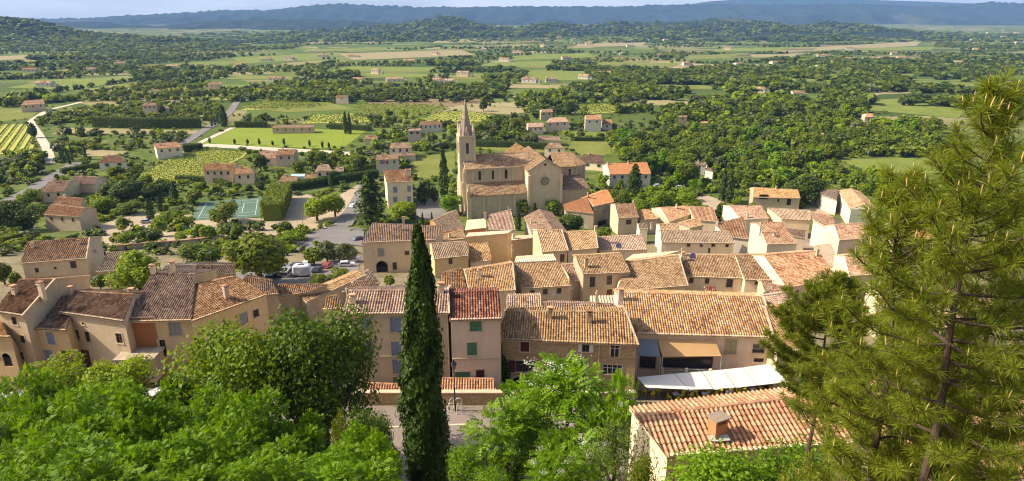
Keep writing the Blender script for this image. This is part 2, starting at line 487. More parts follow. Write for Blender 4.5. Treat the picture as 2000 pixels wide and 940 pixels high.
def wall_panel(mb, O, ux, width, z0, z1, openings, nrm, mi=0, depth=.2):
    """rect wall from O (at z 0 of the base line) along ux; openings are (u, z, w, h[, rows]) cut right through to `depth`"""
    cuts = []
    for (u, z, w, h, arch) in openings:
        if arch:
            hh = h - w / 2
            cuts.append((u - w / 2, u + w / 2, z - h / 2, z - h / 2 + hh))
            for k in range(6):
                t0, t1 = k / 6, (k + 1) / 6
                r = math.sqrt(max(0, 1 - ((t0 + t1) / 2) ** 2)) * w / 2
                cuts.append((u - r, u + r, z - h / 2 + hh + t0 * w / 2, z - h / 2 + hh + t1 * w / 2))
        else:
            cuts.append((u - w / 2, u + w / 2, z - h / 2, z + h / 2))
    cuts = [(max(.05, a), min(width - .05, b), max(z0 + .02, c), min(z1 - .05, d)) for a, b, c, d in cuts]
    cuts = [c for c in cuts if c[1] - c[0] > .05 and c[3] - c[2] > .02]
    zs = sorted({z0, z1, *[c[2] for c in cuts], *[c[3] for c in cuts]})
    P = lambda u, z, d=0: np.array([O[0], O[1], 0]) + np.array([ux[0], ux[1], 0]) * u - nrm * d + np.array([0, 0, z])
    for a, b in zip(zs[:-1], zs[1:]):
        if b - a < 1e-5: continue
        m = (a + b) / 2
        row = sorted((c[0], c[1]) for c in cuts if c[2] <= m <= c[3])
        u = 0.0
        for (l, r) in row:
            if l > u: mb.poly([P(u, a), P(l, a), P(l, b), P(u, b)], mi)
            u = max(u, r)
            mb.poly([P(l, a), P(l, a, depth), P(l, b, depth), P(l, b)], mi)
            mb.poly([P(r, a), P(r, b), P(r, b, depth), P(r, a, depth)], mi)
        if u < width: mb.poly([P(u, a), P(width, a), P(width, b), P(u, b)], mi)
    for (l, r, a, b) in cuts:
        mb.poly([P(l, a), P(r, a), P(r, a, depth), P(l, a, depth)], mi)
        mb.poly([P(l, b), P(l, b, depth), P(r, b, depth), P(r, b)], mi)
    return P

def fit_window(parent, P, ux, nrm, u, z, kind, w, h, detail):
    """a window or door as a part: surround, with pane and shutters below it as sub-parts"""
    _, _, smat, mode = WKIND[kind]
    name = 'door' if 'door' in kind else ('archway' if kind == 'arch' else 'window')
    pane = MB()
    d = .16
    pane.poly([P(u - w / 2 - .02, z - h / 2 - .02, d), P(u + w / 2 + .02, z - h / 2 - .02, d), P(u + w / 2 + .02, z + h / 2 + .02, d), P(u - w / 2 - .02, z + h / 2 + .02, d)], 0)
    if not detail:
        mt = M[smat] if (smat and mode == 1) else M['dark']
        return pane.build(name, [mt], parent)
    fr = MB()
    if mode != 3:                                   # pale surround, proud of the plaster, with a sill
        t = .13
        for (a, b, c, e) in ((u - w / 2 - t, u - w / 2, z - h / 2, z + h / 2), (u + w / 2, u + w / 2 + t, z - h / 2, z + h / 2), (u - w / 2 - t, u + w / 2 + t, z + h / 2, z + h / 2 + t), (u - w / 2 - t - .06, u + w / 2 + t + .06, z - h / 2 - t, z - h / 2)):
            x = (P((a + b) / 2, (c + e) / 2, -.012)); fr.box(x, (b - a, .05 if e - c > .2 or c >= z else .14, e - c), np.array([ux[0], ux[1], 0]), nrm)
    else:
        for k in range(9):
            a0, a1 = math.pi * k / 9, math.pi * (k + 1) / 9
            zc = z + h / 2 - w / 2
            q = lambda an, r: P(u + math.cos(an) * r, zc + math.sin(an) * r, -.03)
            fr.poly([q(a0, w / 2), q(a0, w / 2 + .22), q(a1, w / 2 + .22), q(a1, w / 2)], 0)
    f = fr.build(name, [M['mortar']], parent)
    g = pane.build('pane' if name != 'door' else 'door_panel', [M['glass'] if mode in (0, 2, 4, 5) else M['dark']], f)
    if mode in (0, 2, 4, 5) and w > .5:             # casement bars
        c = MB(); um = 's_white' if mode in (4, 5) else 's_brown'
        nb = 3 if mode == 5 else 1
        for k in range(nb): c.box(P(u + (k + 1) * w / (nb + 1) - w / 2, z, .12), (.07, .05, h), np.array([ux[0], ux[1], 0]), nrm)
        c.box(P(u, z + h * .12, .12), (w, .045, .05), np.array([ux[0], ux[1], 0]), nrm)
        for sgn in (-1, 1): c.box(P(u + sgn * (w / 2 - .03), z, .12), (.06, .055, h), np.array([ux[0], ux[1], 0]), nrm)
        c.build('casement', [M[um]], f)
    if smat and mode == 1:
        for sgn in (-1, 1):
            s = MB()
            s.box(P(u + sgn * w / 4, z, .07), (w / 2 - .025, .05, h - .03), np.array([ux[0], ux[1], 0]), nrm)
            for zz in (-.32, 0, .32): s.box(P(u + sgn * w / 4, z + zz * h, .035), (w / 2 - .06, .03, .07), np.array([ux[0], ux[1], 0]), nrm)
            s.build('shutter' if name == 'window' else 'door_leaf', [M[smat]], f)
    if smat and mode == 2:
        for sgn in (-1, 1):
            s = MB()
            s.box(P(u + sgn * (w / 2 + w * .27 + .03), z, -.07), (w * .54, .045, h), np.array([ux[0], ux[1], 0]), nrm)
            for zz in (-.3, .3): s.box(P(u + sgn * (w / 2 + w * .27 + .03), z + zz * h, -.105), (w * .5, .03, .08), np.array([ux[0], ux[1], 0]), nrm)
            s.build('shutter', [M[smat]], f)
    return f

HOUSES = []
AUTOK = ['greenopen', 'dark', 'whiteopen', 'brownshut']

def chimney(parent, p, wall='cream', ht=1.2, wd=.62, cap=1, yaw=0):
    b = MB(); ax = np.array([math.cos(yaw), math.sin(yaw), 0]); ay = np.array([-ax[1], ax[0], 0])
    p = np.array(p, float)
    b.box(p + (0, 0, ht / 2 - .35), (wd, wd * .8, ht + .7), ax, ay, 0)
    if cap == 1:
        b.box(p + (0, 0, ht + .04), (wd + .16, wd * .8 + .16, .09), ax, ay, 0)
        for sx in (-1, 1): b.box(p + (0, 0, ht + .2) + ax * sx * wd * .38, (.1, wd * .7, .24), ax, ay, 0)
        b.box(p + (0, 0, ht + .36), (wd + .2, wd * .8 + .2, .08), ax, ay, 1)
    else:
        b.tube([p + (0, 0, ht), p + (0, 0, ht + .35)], [.16, .13], 8, 1)
        b.box(p + (0, 0, ht - .03), (wd + .1, wd * .8 + .1, .08), ax, ay, 0)
    return b.build('chimney', [M[wall], M['t_clay']], parent)

def H(label, eave, ridge, h=6.0, D=None, pitch=17, back=1.0, roof='t_tan', wall='cream', win=(), chim=(), name='village_house', cat='house', group=None, verge='', det=None, ov=.38, side=.14, ridgecap=True, detail=None, autowin=0, sidewin=(), ze=None, low=None, gable=None):
    (ax_, ay_), (bx_, by_) = eave
    mx, my = (ax_ + bx_) / 2, (ay_ + by_) / 2
    if ze is not None: mid = at_z(mx, my, ze)
    elif D: mid = at_y(mx, my, D)
    else: mid = hit(mx, my, h)
    ze = mid[2]; D = mid[1]
    A, B = at_z(ax_, ay_, ze), at_z(bx_, by_, ze)
    e = unit(B - A)
    n = np.array([-e[1], e[0], 0.])
    t = math.tan(rad(pitch))
    rm = ((ridge[0][0] + ridge[1][0]) / 2, (ridge[0][1] + ridge[1][1]) / 2)
    best = None
    for sg in (1, -1):
        m = n * sg
        N = np.array([-m[0] * t, -m[1] * t, 1.])
        Cp = on_plane(*rm, A, N)
        run = np.dot(Cp - A, m)
        sc_ = run if Cp[1] > 0 else -1
        if best is None or (best[0] <= .5 and sc_ > .5): best = (sc_, m, N)
    _, n, N = best
    C, Dd = on_plane(*ridge[0], A, N), on_plane(*ridge[1], A, N)
    E, G = (C - n * 0), (Dd - n * 0)
    rc, rd = np.dot(C - A, n), np.dot(Dd - A, n)
    det = det if det is not None else (2 if D < 125 else (1 if D < 260 else 0))
    if name == 'villa':
        detail = D < 420; ridgecap = D < 400
        if not chim and D < 400: chim = [((ridge[0][0] * .7 + ridge[1][0] * .3), ridge[0][1] + 2, dict(ht=1.1))]
    detail = detail if detail is not None else D < 175
    seed = len(HOUSES) * 3
    planes = [([A, B, Dd, C], e)]
    if back > 0:
        E = C + n * rc * back - np.array([0, 0, rc * back * t]); G = Dd + n * rd * back - np.array([0, 0, rd * back * t])
        planes.append(([G, E, C, Dd], -e))
    root = empty(name, (float((A[0] + B[0]) / 2), float((A[1] + B[1]) / 2), gz(D)))
    off = np.array(root.location)
    tag(root, label, cat, group)
    vg = []
    if 'l' in verge:
        vg.append((A, C)); back and vg.append((C, E))
    if 'r' in verge:
        vg.append((B, Dd)); back and vg.append((Dd, G))
    # walls, set back below the eaves
    w = np.cross(n, (0, 0, 1)); w = w if np.dot(w, e) > 0 else -w
    a0, b0 = A + n * ov + e * side, B + n * ov - e * side
    c0, d0 = C + e * side, Dd - e * side
    e0, g0 = (E - n * ov * .6 + e * side, G - n * ov * .6 - e * side) if back > 0 else (c0, d0)
    drop = .14
    ztop = ze + ov * t - drop
    zb = min(gz(a0[1]), gz(b0[1]), gz(e0[1]), gz(g0[1])) - .6 if low is None else low
    fw = np.linalg.norm((b0 - a0)[:2])
    ux = unit((b0 - a0) * (1, 1, 0))
    wins = []
    pl = np.array([-n[0], -n[1], 0.])
    for k in range(autowin):
        u = fw * (k + .6) / (autowin + .2)
        wins.append((u, ze - 1.4, 1.0, 1.45, AUTOK[len(HOUSES) % 4]))
    for it in win:
        px, py, kind = it[:3]
        x = on_plane(px, py, a0, pl)
        ww, hh = WKIND[kind][:2]
        if len(it) > 3: ww, hh = it[3], it[4]
        u = np.dot(x - a0, ux)
        if -.2 < u < fw + .2: wins.append((u, x[2], ww, hh, kind))
    mb = MB()
    P = wall_panel(mb, a0, ux, fw, zb, ztop, [(u, z, ww, hh, WKIND[k][3] == 3) for u, z, ww, hh, k in wins], -n)
    lowp = lambda p, zz: np.array([p[0], p[1], zz])
    mb.poly([lowp(a0, zb), lowp(a0, ztop), lowp(c0, C[2] - drop), lowp(e0, e0[2] - drop), lowp(e0, zb)], 0)
    mb.poly([lowp(b0, zb), lowp(g0, zb), lowp(g0, g0[2] - drop), lowp(d0, Dd[2] - drop), lowp(b0, ztop)], 0)
    mb.poly([lowp(e0, zb), lowp(e0, e0[2] - drop), lowp(g0, g0[2] - drop), lowp(g0, zb)], 0)
    if det >= 1:      # corbelled cornice under the eave
        cm = ztop - .02
        mb.box((a0 + b0) / 2 * (1, 1, 0) + (0, 0, cm) - n * .09, (fw + .02, .2, .2), ux, n, 0)
        mb.box((a0 + b0) / 2 * (1, 1, 0) + (0, 0, cm + .12) - n * .17, (fw + .04, .3, .1), ux, n, 0)
    mb.v = [tuple(np.array(p) - off) for p in mb.v]
    wo = mb.build('wall', [M[wall]], root)
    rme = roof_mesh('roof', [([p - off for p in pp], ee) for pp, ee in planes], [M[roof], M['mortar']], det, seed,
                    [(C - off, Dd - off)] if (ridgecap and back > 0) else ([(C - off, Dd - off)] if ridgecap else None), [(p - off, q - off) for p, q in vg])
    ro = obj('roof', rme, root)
    PP = lambda u, z, d=0: P(u, z, d) - off
    for (u, z, ww, hh, k) in wins: fit_window(root, PP, ux, -n, u, z, k, ww, hh, detail)
    for (which, px, py, kind) in sidewin:
        p0, p1 = (a0, e0) if which == 'l' else (b0, g0)
        sx = unit((p1 - p0) * (1, 1, 0)); sn = np.array([sx[1], -sx[0], 0])
        if np.dot(sn, e) * (-1 if which == 'l' else 1) < 0: sn = -sn
        x = on_plane(px, py, p0, sn); u = np.dot(x - p0, sx); ww, hh = WKIND[kind][:2]
        q = lambda uu, zz, d=0: np.array([p0[0], p0[1], 0]) + sx * uu + sn * (.2 - d) * 1 + np.array([0, 0, zz]) - off
        fit_window(root, q, sx, sn, u, x[2], kind, ww, hh, detail)
    for cdef in chim:
        px, py = cdef[0], cdef[1]
        p = on_plane(px, py, A, N)
        kw = cdef[2] if len(cdef) > 2 else {}
        chimney(ro, p - off, kw.get('wall', 'cream' if wall in ('ochre', 'orange') else wall), kw.get('ht', 1.2), kw.get('wd', .62), kw.get('cap', 1), math.atan2(e[1], e[0]))
    EXCL.append([tuple(x[:2]) for x in (A - n * 9 - e * 1.5, B - n * 9 + e * 1.5, (G if back > 0 else Dd) + e * 2.5 + n * 2, (E if back > 0 else C) - e * 2.5 + n * 2)])
    rec = dict(root=root, A=A, B=B, C=C, D=Dd, E=E, G=G, e=e, n=n, ze=ze, off=off, P=PP, ux=ux, a0=a0, fw=fw, roof=ro, N=N, zb=zb, wall=wo)
    HOUSES.append(rec)
    return rec
# ------------------------------------------------------------------ front row, left
VG = 'village houses'
H('narrow ochre house with brown tiles at the far left edge of the front row', ((-60, 655), (17, 660)), ((-50, 610), (2, 618)), D=74, roof='t_warm', wall='ochre', win=[(14, 703, 'arch', 1.2, 1.9), (-10, 690, 'dark')])
H('tall beige house with brown tiled roof and long grey gable wall, left front row', ((-12, 610), (43, 618)), ((38, 546), (108, 545)), D=75.5, back=.75, roof='t_brown', wall='beige', win=[(28, 627, 'dark'), (44, 663, 'dark'), (42, 695, 'dark'), (2, 672, 'dark')], chim=[(84, 578, dict(ht=1.6)), (30, 575, dict(ht=.9))], verge='r')
H('low ochre house with two pale blue shuttered windows, left front row', ((53, 643), (129, 647)), ((106, 581), (152, 575)), D=76, back=.5, roof='t_brown', wall='ochre', win=[(99, 661, 'blue', 1.1, 1.7), (95, 694, 'blue', 1.1, 1.5), (133, 703, 'door', 1.6, 2.6)])
H('long beige house of four small dark windows under one brown roof, left front row', ((113, 611), (240, 629)), ((145, 569), (262, 575)), D=77, back=.6, roof='t_brown', wall='beige', win=[(150, 653, 'dark', .8, 1.4), (171, 658, 'dark', .8, 1.5), (233, 661, 'dark', 1.0, 1.4), (166, 700, 'door', 1.9, 2.6), (140, 626, 'small', .4, .4), (162, 632, 'small', .4, .4)], chim=[(140, 575, dict(ht=.8, wd=.45))])
LB = H('large house with tall brown roof, orange timber bay and ochre front, left front row', ((238, 630), (374, 627)), ((296, 534), (382, 535)), D=77.4, back=.8, roof='t_brown', wall='ochre', win=[(275, 657, 'orangebay', 4.2, 5.2), (342, 642, 'greyshut', 1.5, 1.9), (318, 680, 'dark', .9, 2.4)], chim=[(300, 535, dict(ht=1.0)), (338, 531, dict(ht=1.2)), (258, 579, dict(ht=.8))])
H('house with hipped brown roof turned to the dark round tree, pale brick chimney on it', ((375, 629), (524, 576)), ((388, 556), (462, 540)), ze=LB['ze'], back=.5, roof='t_brown', wall='ochre', chim=[(443, 582, dict(ht=1.5, wall='pink'))], win=[(476, 622, 'greyshut'), (500, 612, 'dark')])
H('brown stone block house with a low grey roof and two wall pipes', ((381, 540), (457, 536)), ((385, 517), (455, 518)), h=7.5, D=100, pitch=8, back=.5, roof='t_grey', wall='stone', win=[(403, 552, 'dark')])
H('low house with a shallow grey roof behind the tall brown roof', ((310, 535), (380, 538)), ((325, 519), (385, 517)), h=6, D=104, pitch=9, back=.5, roof='t_grey', wall='beige')
H('small roof with ragged brown tiles just right of the hipped house', ((462, 583), (545, 575)), ((478, 540), (530, 548)), h=7, back=.6, roof='t_brown', wall='beige')
H('low brown tiled shed roof above the round tree, beside the parked vans', ((535, 583), (600, 572)), ((545, 556), (640, 556)), h=6, back=.4, roof='t_brown', wall='beige')
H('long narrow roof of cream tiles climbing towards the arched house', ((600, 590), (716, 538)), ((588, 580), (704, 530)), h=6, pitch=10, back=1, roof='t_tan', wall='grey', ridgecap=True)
H('small brown lean-to roof left of the yellow house', ((628, 606), (672, 604)), ((638, 580), (660, 577)), h=8, D=78, back=.5, roof='t_brown', wall='cream')
H('low brown roof tucked between the cream roof and the arched house', ((668, 572), (712, 563)), ((690, 551), (735, 548)), h=5, D=98, back=.6, roof='t_brown', wall='grey', chim=[(680, 572, dict(ht=.8, cap=2))])
H('small walled roof of weathered tiles below the arched doorway', ((705, 560), (742, 554)), ((702, 540), (724, 527)), h=4, back=.6, roof='t_grey', wall='beige')
H('isolated cream farmhouse with brown roof left of the yellow-green tree', ((40, 516), (168, 506)), ((53, 473), (175, 464)), h=5.5, back=.9, roof='t_brown', wall='cream', verge='r', win=[(72, 528, 'dark'), (143, 517, 'dark', 1.2, 1.6), (108, 524, 'small')], sidewin=[('r', 185, 490, 'small')], chim=[(64, 484, dict(ht=.8)), (155, 477, dict(ht=.7))])
H('low annex with dark grey roof at the gable of the isolated farmhouse', ((186, 532), (228, 530)), ((210, 494), (247, 491)), h=3.2, back=.4, roof='t_grey', wall='beige')
# ------------------------------------------------------------------ front row, centre
YEL = H('yellow house with blue-grey shutters behind the tall cypress', ((668, 615), (877, 613)), ((681, 568), (875, 565)), D=66.5, back=.9, roof='t_rosy', wall='cream', verge='r', win=[(714, 634, 'blue', 1.5, 1.75), (773, 634, 'blue', 1.2, 1.75), (719, 679, 'blue', 1.3, 1.6), (774, 681, 'blue', 1.1, 1.75), (775, 716, 'blue', .95, 1.8), (776, 743, 'greyshut', 1.0, .9), (838, 640, 'blue', 1.2, 1.7), (840, 685, 'blue', 1.2, 1.7)], chim=[(690, 592, dict(ht=.7)), (862, 572, dict(ht=.9))])
RED = H('pinkish house with dark red tiled roof and green shutters', ((878, 627), (981, 624)), ((871, 571), (974, 568)), D=66.3, back=.8, roof='t_red', wall='pink', win=[(929, 637, 'green', 1.25, 1.15), (922, 682, 'green', 1.05, 1.6), (938, 735, 'reddoor', .9, 1.6), (904, 737, 'gdoor', 1.7, 1.4)])
STO = H('rubble stone house with dark red shutters and two chimneys', ((969, 664), (1247, 675)), ((988, 608), (1222, 609)), D=67.5, back=.75, roof='t_tan', wall='stone', verge='r', win=[(1025, 677, 'red', 1.0, 1.3), (1144, 678, 'whiteopen', .8, 1.25), (1201, 685, 'whiteframe', 1.0, 1.7), (1020, 716, 'redopen', 1.5, 1.5), (1131, 721, 'whiteopen', .95, 1.7), (1196, 722, 'grille', 2.2, 1.2), (1015, 757, 'arch', 2.8, 2.8)], chim=[(1074, 622, dict(ht=1.1, wd=.55)), (1150, 630, dict(ht=1.2, wd=.6))])
LON = H('long house with warm orange-brown roof above the white canopy', ((1243, 653), (1519, 661)), ((1204, 571), (1490, 580)), D=73, back=.55, roof='t_warm', wall='pink', verge='r', win=[(1427, 677, 'blind', 1.4, 1.9), (1482, 681, 'wide', 1.5, 1.3), (1340, 705, 'loggia', 6.5, 2.2), (1265, 706, 'loggia', 2.0, 2.0), (1482, 704, 'wide', 1.2, .6)], chim=[(1212, 586, dict(ht=1.2))])
H('low cream roof between the red roof and the stone house', ((985, 609), (1062, 609)), ((990, 578), (1056, 576)), D=80, back=.5, roof='t_tan', wall='cream')
H('old sagging roof strip behind the two chimneys of the stone house', ((1062, 608), (1218, 610)), ((1060, 590), (1200, 595)), D=80, pitch=14, back=.6, roof='t_rosy', wall='beige', chim=[(1165, 594, dict(ht=1.6, wd=.3, cap=2))])
H('flat cream roof with a thin steel flue behind the long house', ((1150, 595), (1206, 596)), ((1152, 578), (1200, 577)), D=88, pitch=4, back=0, roof='mortar', wall='cream', det=0, ridgecap=False)
H('narrow right-hand house with tan roof and a broad cream wall edge', ((1521, 690), (1575, 684)), ((1494, 600), (1540, 598)), D=70, back=.6, roof='t_tan', wall='cream', verge='l')
H('small ruined roof right of the long house beside a white dish', ((1497, 600), (1548, 590)), ((1490, 578), (1535, 572)), D=88, back=.5, roof='t_rosy', wall='cream')
# ------------------------------------------------------------------ second rows, centre
ARC = H('cream house with arched doorway and grey shuttered window', ((706, 475), (852, 469)), ((727, 436), (866, 442)), h=8, back=.7, roof='t_brown', wall='cream', win=[(744, 493, 'greyshut', 1.5, 2.0), (746, 521, 'arch', 2.8, 3.0), (771, 520, 'dark', 1.0, 1.9), (795, 494, 'wide', 1.1, 1.0), (830, 493, 'dark')], chim=[(782, 450, dict(ht=1.2)), (788, 434, dict(ht=1.0, wall='white'))])
H('low ochre house with tan roof and one brown window right of the cypress top', ((848, 507), (916, 500)), ((842, 476), (911, 472)), h=5, back=.6, roof='t_tan', wall='ochre', win=[(880, 510, 'brownshut', 1.0, 1.5)])
H('small shaded tan roof against the ochre party wall', ((919, 514), (961, 509)), ((914, 476), (953, 474)), h=3.4, back=.1, roof='t_tan', wall='cream')
H('tall blank ochre block with flat cream top', ((909, 463), (992, 456)), ((915, 455), (1000, 450)), h=9.5, D=158, pitch=4, back=0, roof='mortar', wall='ochre', det=0, ridgecap=False)
H('blank ochre terrace house with parapet walls', ((991, 471), (1048, 464)), ((993, 461), (1046, 459)), h=7, D=166, pitch=4, back=0, roof='mortar', wall='ochre', det=0, ridgecap=False, chim=[(1003, 466, dict(ht=.9))])
H('rosy roof with a bright white left edge below the church', ((950, 449), (1007, 450)), ((955, 420), (998, 409)), h=5.5, back=.4, roof='t_rosy', wall='white', chim=[(948, 424, dict(ht=1.0)), (993, 412, dict(ht=.9, wd=.4))])
H('house with its ridge end-on, rosy left slope and shaded right slope', ((1037, 456), (1023, 424)), ((1078, 447), (1053, 409)), h=6.5, pitch=16, back=.8, roof='t_rosy', wall='white', chim=[(1038, 437, dict(ht=1.2))])
H('weathered grey roof cluster left of the church forecourt', ((862, 455), (906, 448)), ((846, 431), (893, 411)), h=5, back=.5, roof='t_grey', wall='orange', chim=[(900, 410, dict(ht=1.4, wd=.5)), (908, 408, dict(ht=1.4, wd=.5))])
H('long low cream roof reaching from the cypress to the grey roofs', ((845, 474), (910, 466)), ((850, 462), (905, 450)), h=4, D=170, pitch=8, back=.3, roof='t_tan', wall='cream', chim=[(862, 470, dict(ht=.9)), (878, 464, dict(ht=1.0))])
H('small beige roof left of the grey roof cluster', ((840, 437), (862, 440)), ((848, 425), (880, 415)), h=4, back=.6, roof='t_tan', wall='beige')
H('orange wall house closing the yard under the church', ((908, 450), (950, 445)), ((912, 430), (948, 427)), h=4, D=192, pitch=5, back=0, roof='mortar', wall='orange', det=0, ridgecap=False)
H('brown roof directly right of the cypress, cream ridge line', ((858, 573), (914, 571)), ((861, 534), (902, 526)), h=6, back=.6, roof='t_brown', wall='cream')
H('broad tan roof with a single chimney and cream verges', ((917, 572), (1006, 568)), ((907, 529), (1001, 514)), h=6, back=.6, roof='t_tan', wall='cream', verge='lr', chim=[(937, 540, dict(ht=1.2, wall='cream2'))])
H('tan roofed house with two tiny square windows below a flat parapet', ((1019, 565), (1116, 559)), ((1005, 517), (1093, 513)), h=5.5, back=.1, roof='t_tan', wall='beige', win=[(1065, 570, 'small', .8, 1.0), (1092, 568, 'small', .8, 1.0), (1040, 572, 'small', .8, 1.0)])
H('flat cream parapet block over the roof with tiny windows', ((1005, 513), (1088, 509)), ((1008, 501), (1080, 496)), h=8, D=126, pitch=3, back=0, roof='mortar', wall='grey', det=0, ridgecap=False, chim=[(1001, 496, dict(ht=1.8, wd=.4, cap=2))])
H('narrow brown roof squeezed between two tan roofs', ((1119, 551), (1150, 549)), ((1098, 518), (1130, 516)), h=5.5, back=.6, roof='t_rosy', wall='beige')
H('tan roofed house with two tall dark windows in a shaded wall', ((1139, 537), (1232, 533)), ((1124, 500), (1213, 495)), h=7.5, back=.5, roof='t_tan', wall='beige', win=[(1157, 551, 'dark', 1.0, 2.0), (1190, 547, 'dark', 1.1, 1.9), (1190, 572, 'door', 1.1, 1.4)], chim=[(1145, 522, dict(ht=1.4))])
H('broad tan roof falling towards a leafy courtyard', ((1203, 571), (1344, 559)), ((1227, 512), (1326, 499)), h=5, back=.4, roof='t_tan', wall='beige', verge='r')
H('pale tan roof over an ochre wall, left of the pair', ((1059, 493), (1110, 490)), ((1048, 449), (1097, 449)), h=6.5, back=.6, roof='t_tan', wall='ochre', win=[(1098, 504, 'brownshut', 1.1, 1.9)], verge='lr')
H('pale tan roof over a cream wall, right of the pair', ((1110, 491), (1168, 485)), ((1099, 453), (1163, 451)), h=6.5, back=.6, roof='t_tan', wall='cream', verge='r', chim=[(1163, 452, dict(ht=1.0))])
H('shaded tan roof carrying a purple satellite dish', ((1172, 491), (1266, 488)), ((1166, 464), (1255, 459)), h=5.5, back=.5, roof='t_rosy', wall='cream')
H('white walled small house with greyish roof by the garden', ((1249, 448), (1266, 448)), ((1246, 437), (1264, 436)), h=5, back=.8, roof='t_grey', wall='white')
H('cream yard roof with bleached tiles before the long barn', ((1218, 510), (1275, 505)), ((1236, 497), (1330, 490)), h=4, D=140, pitch=7, back=0, roof='mortar', wall='cream2', det=0, ridgecap=False)
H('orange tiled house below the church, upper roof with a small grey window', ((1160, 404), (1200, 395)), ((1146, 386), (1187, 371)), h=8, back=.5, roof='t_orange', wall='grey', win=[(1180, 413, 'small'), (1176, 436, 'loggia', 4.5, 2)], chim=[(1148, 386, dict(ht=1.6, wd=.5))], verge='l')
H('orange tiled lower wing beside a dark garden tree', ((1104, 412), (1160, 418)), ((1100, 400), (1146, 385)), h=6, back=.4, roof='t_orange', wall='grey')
H('dark tiled house with one brown framed window next to the orange roofs', ((1208, 427), (1248, 425)), ((1201, 398), (1240, 398)), h=6, back=.6, roof='t_brown', wall='beige', win=[(1228, 434, 'brownshut', 2.0, 1.8)], chim=[(1238, 397, dict(ht=.9))])
H('rosy gabled roof just right of the dark tiled house', ((1250, 430), (1286, 428)), ((1250, 412), (1268, 409)), h=5, back=.7, roof='t_rosy', wall='beige')
H('long barn with four round dark windows and tan roof', ((1292, 474), (1435, 476)), ((1290, 450), (1427, 452)), h=5, back=.7, roof='t_tan', wall='cream', win=[(1345, 479, 'round', .9, .9), (1370, 479, 'round', .9, .9), (1393, 479, 'round', .9, .9), (1420, 480, 'round', .9, .9), (1385, 490, 'small', .5, 1.5)])
H('raised tan roof with a bright white gable at the left end of the long barn', ((1291, 460), (1330, 460)), ((1288, 438), (1325, 437)), h=9.5, D=186, back=.9, roof='t_tan', wall='white', chim=[(1272, 444, dict(ht=1))])
H('reddish old roof with blue-grey chimney, left of the rosy cluster', ((1308, 434), (1362, 414)), ((1290, 405), (1344, 402)), h=5, back=.5, roof='t_rosy', wall='cream', chim=[(1321, 407, dict(ht=1.2))])
H('reddish roof with a shaded right slope in the rosy cluster', ((1356, 430), (1404, 434)), ((1346, 403), (1392, 405)), h=4.5, back=.4, roof='t_rosy', wall='beige')
H('little warm roof with cream edge in the middle of the rosy cluster', ((1348, 446), (1375, 440)), ((1330, 436), (1362, 427)), h=4, back=.6, roof='t_warm', wall='cream')
H('large reddish roof sloping right, left of the white gabled house', ((1420, 463), (1463, 468)), ((1396, 437), (1452, 424)), h=5, back=.4, roof='t_rosy', wall='white', chim=[(1400, 438, dict(ht=1.1))])
H('roof with bright white left wall under the balcony house', ((1450, 430), (1503, 427)), ((1424, 401), (1486, 402)), h=6, back=.5, roof='t_rosy', wall='white', chim=[(1460, 425, dict(ht=.9))])
H('tan roofed house with a white gable and tall pipe chimney', ((1499, 478), (1558, 477)), ((1479, 436), (1527, 434)), h=6.5, back=.5, roof='t_rosy', wall='white', chim=[(1484, 455, dict(ht=2.6, wd=.4, wall='white')), (1512, 462, dict(ht=.5))])
H('mottled tan roof above a dark lane, below the balcony house', ((1526, 428), (1584, 431)), ((1502, 406), (1582, 411)), h=6.5, back=.5, roof='t_tan', wall='beige')
H('reddish roof with big cream gable wall above the lane', ((1586, 430), (1634, 456)), ((1583, 413), (1628, 424)), h=7, back=.6, roof='t_rosy', wall='cream2')
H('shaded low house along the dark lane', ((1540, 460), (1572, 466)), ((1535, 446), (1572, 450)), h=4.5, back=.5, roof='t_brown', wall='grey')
BAL = H('beige house with a recessed balcony and tan roof by the wood', ((1471, 386), (1564, 388)), ((1472, 366), (1559, 371)), h=5.5, back=.8, roof='t_tan', wall='beige', win=[(1492, 385, 'loggia', 3.6, 1.9), (1541, 394, 'dark', 1.6, 3.0), (1520, 392, 'dark')], chim=[(1516, 369, dict(ht=.7))])
H('white roofless annex wall left of the bright white house', ((1606, 382), (1634, 392)), ((1598, 369), (1637, 370)), h=6, back=0, roof='t_grey', wall='white')
H('bright white house seen along its windowed side wall', ((1660, 409), (1636, 373)), ((1690, 400), (1662, 368)), h=7, back=.8, roof='t_warm', wall='white', autowin=3)
H('tan roof crossed by a rosy patch, with a tiled wall of small windows', ((1340, 541), (1455, 545)), ((1329, 497), (1435, 499)), h=6, back=.5, roof='t_tan', wall='cream', win=[(1350, 547, 'small', .8, 1.2), (1381, 549, 'dark'), (1425, 553, 'dark', 1.2, 1.8)], chim=[(1333, 510, dict(ht=1.5)), (1332, 500, dict(ht=1.2, wd=.4))])
H('warm tan roof in the middle of the three-roof terrace', ((1455, 547), (1505, 549)), ((1437, 499), (1491, 498)), h=6, back=.5, roof='t_warm', wall='cream', verge='r', win=[(1478, 553, 'small')])
H('very large mottled roof at the right end of the terrace', ((1539, 563), (1634, 546)), ((1492, 499), (1600, 491)), h=6, back=.5, roof='t_rosy', wall='pink', win=[(1556, 574, 'dark', .8, 1.4), (1590, 566, 'dark', .8, 1.4)], chim=[(1603, 540, dict(ht=.7)), (1595, 500, dict(ht=1, wd=.4))])
H('low broken roof under the eave of the very large mottled roof', ((1502, 590), (1552, 588)), ((1487, 549), (1530, 560)), h=4, back=.3, roof='t_rosy', wall='beige')
H('small reddish courtyard roof with vines behind the long house', ((1375, 576), (1402, 577)), ((1377, 561), (1396, 560)), h=3, D=100, back=.5, roof='t_red', wall='beige')
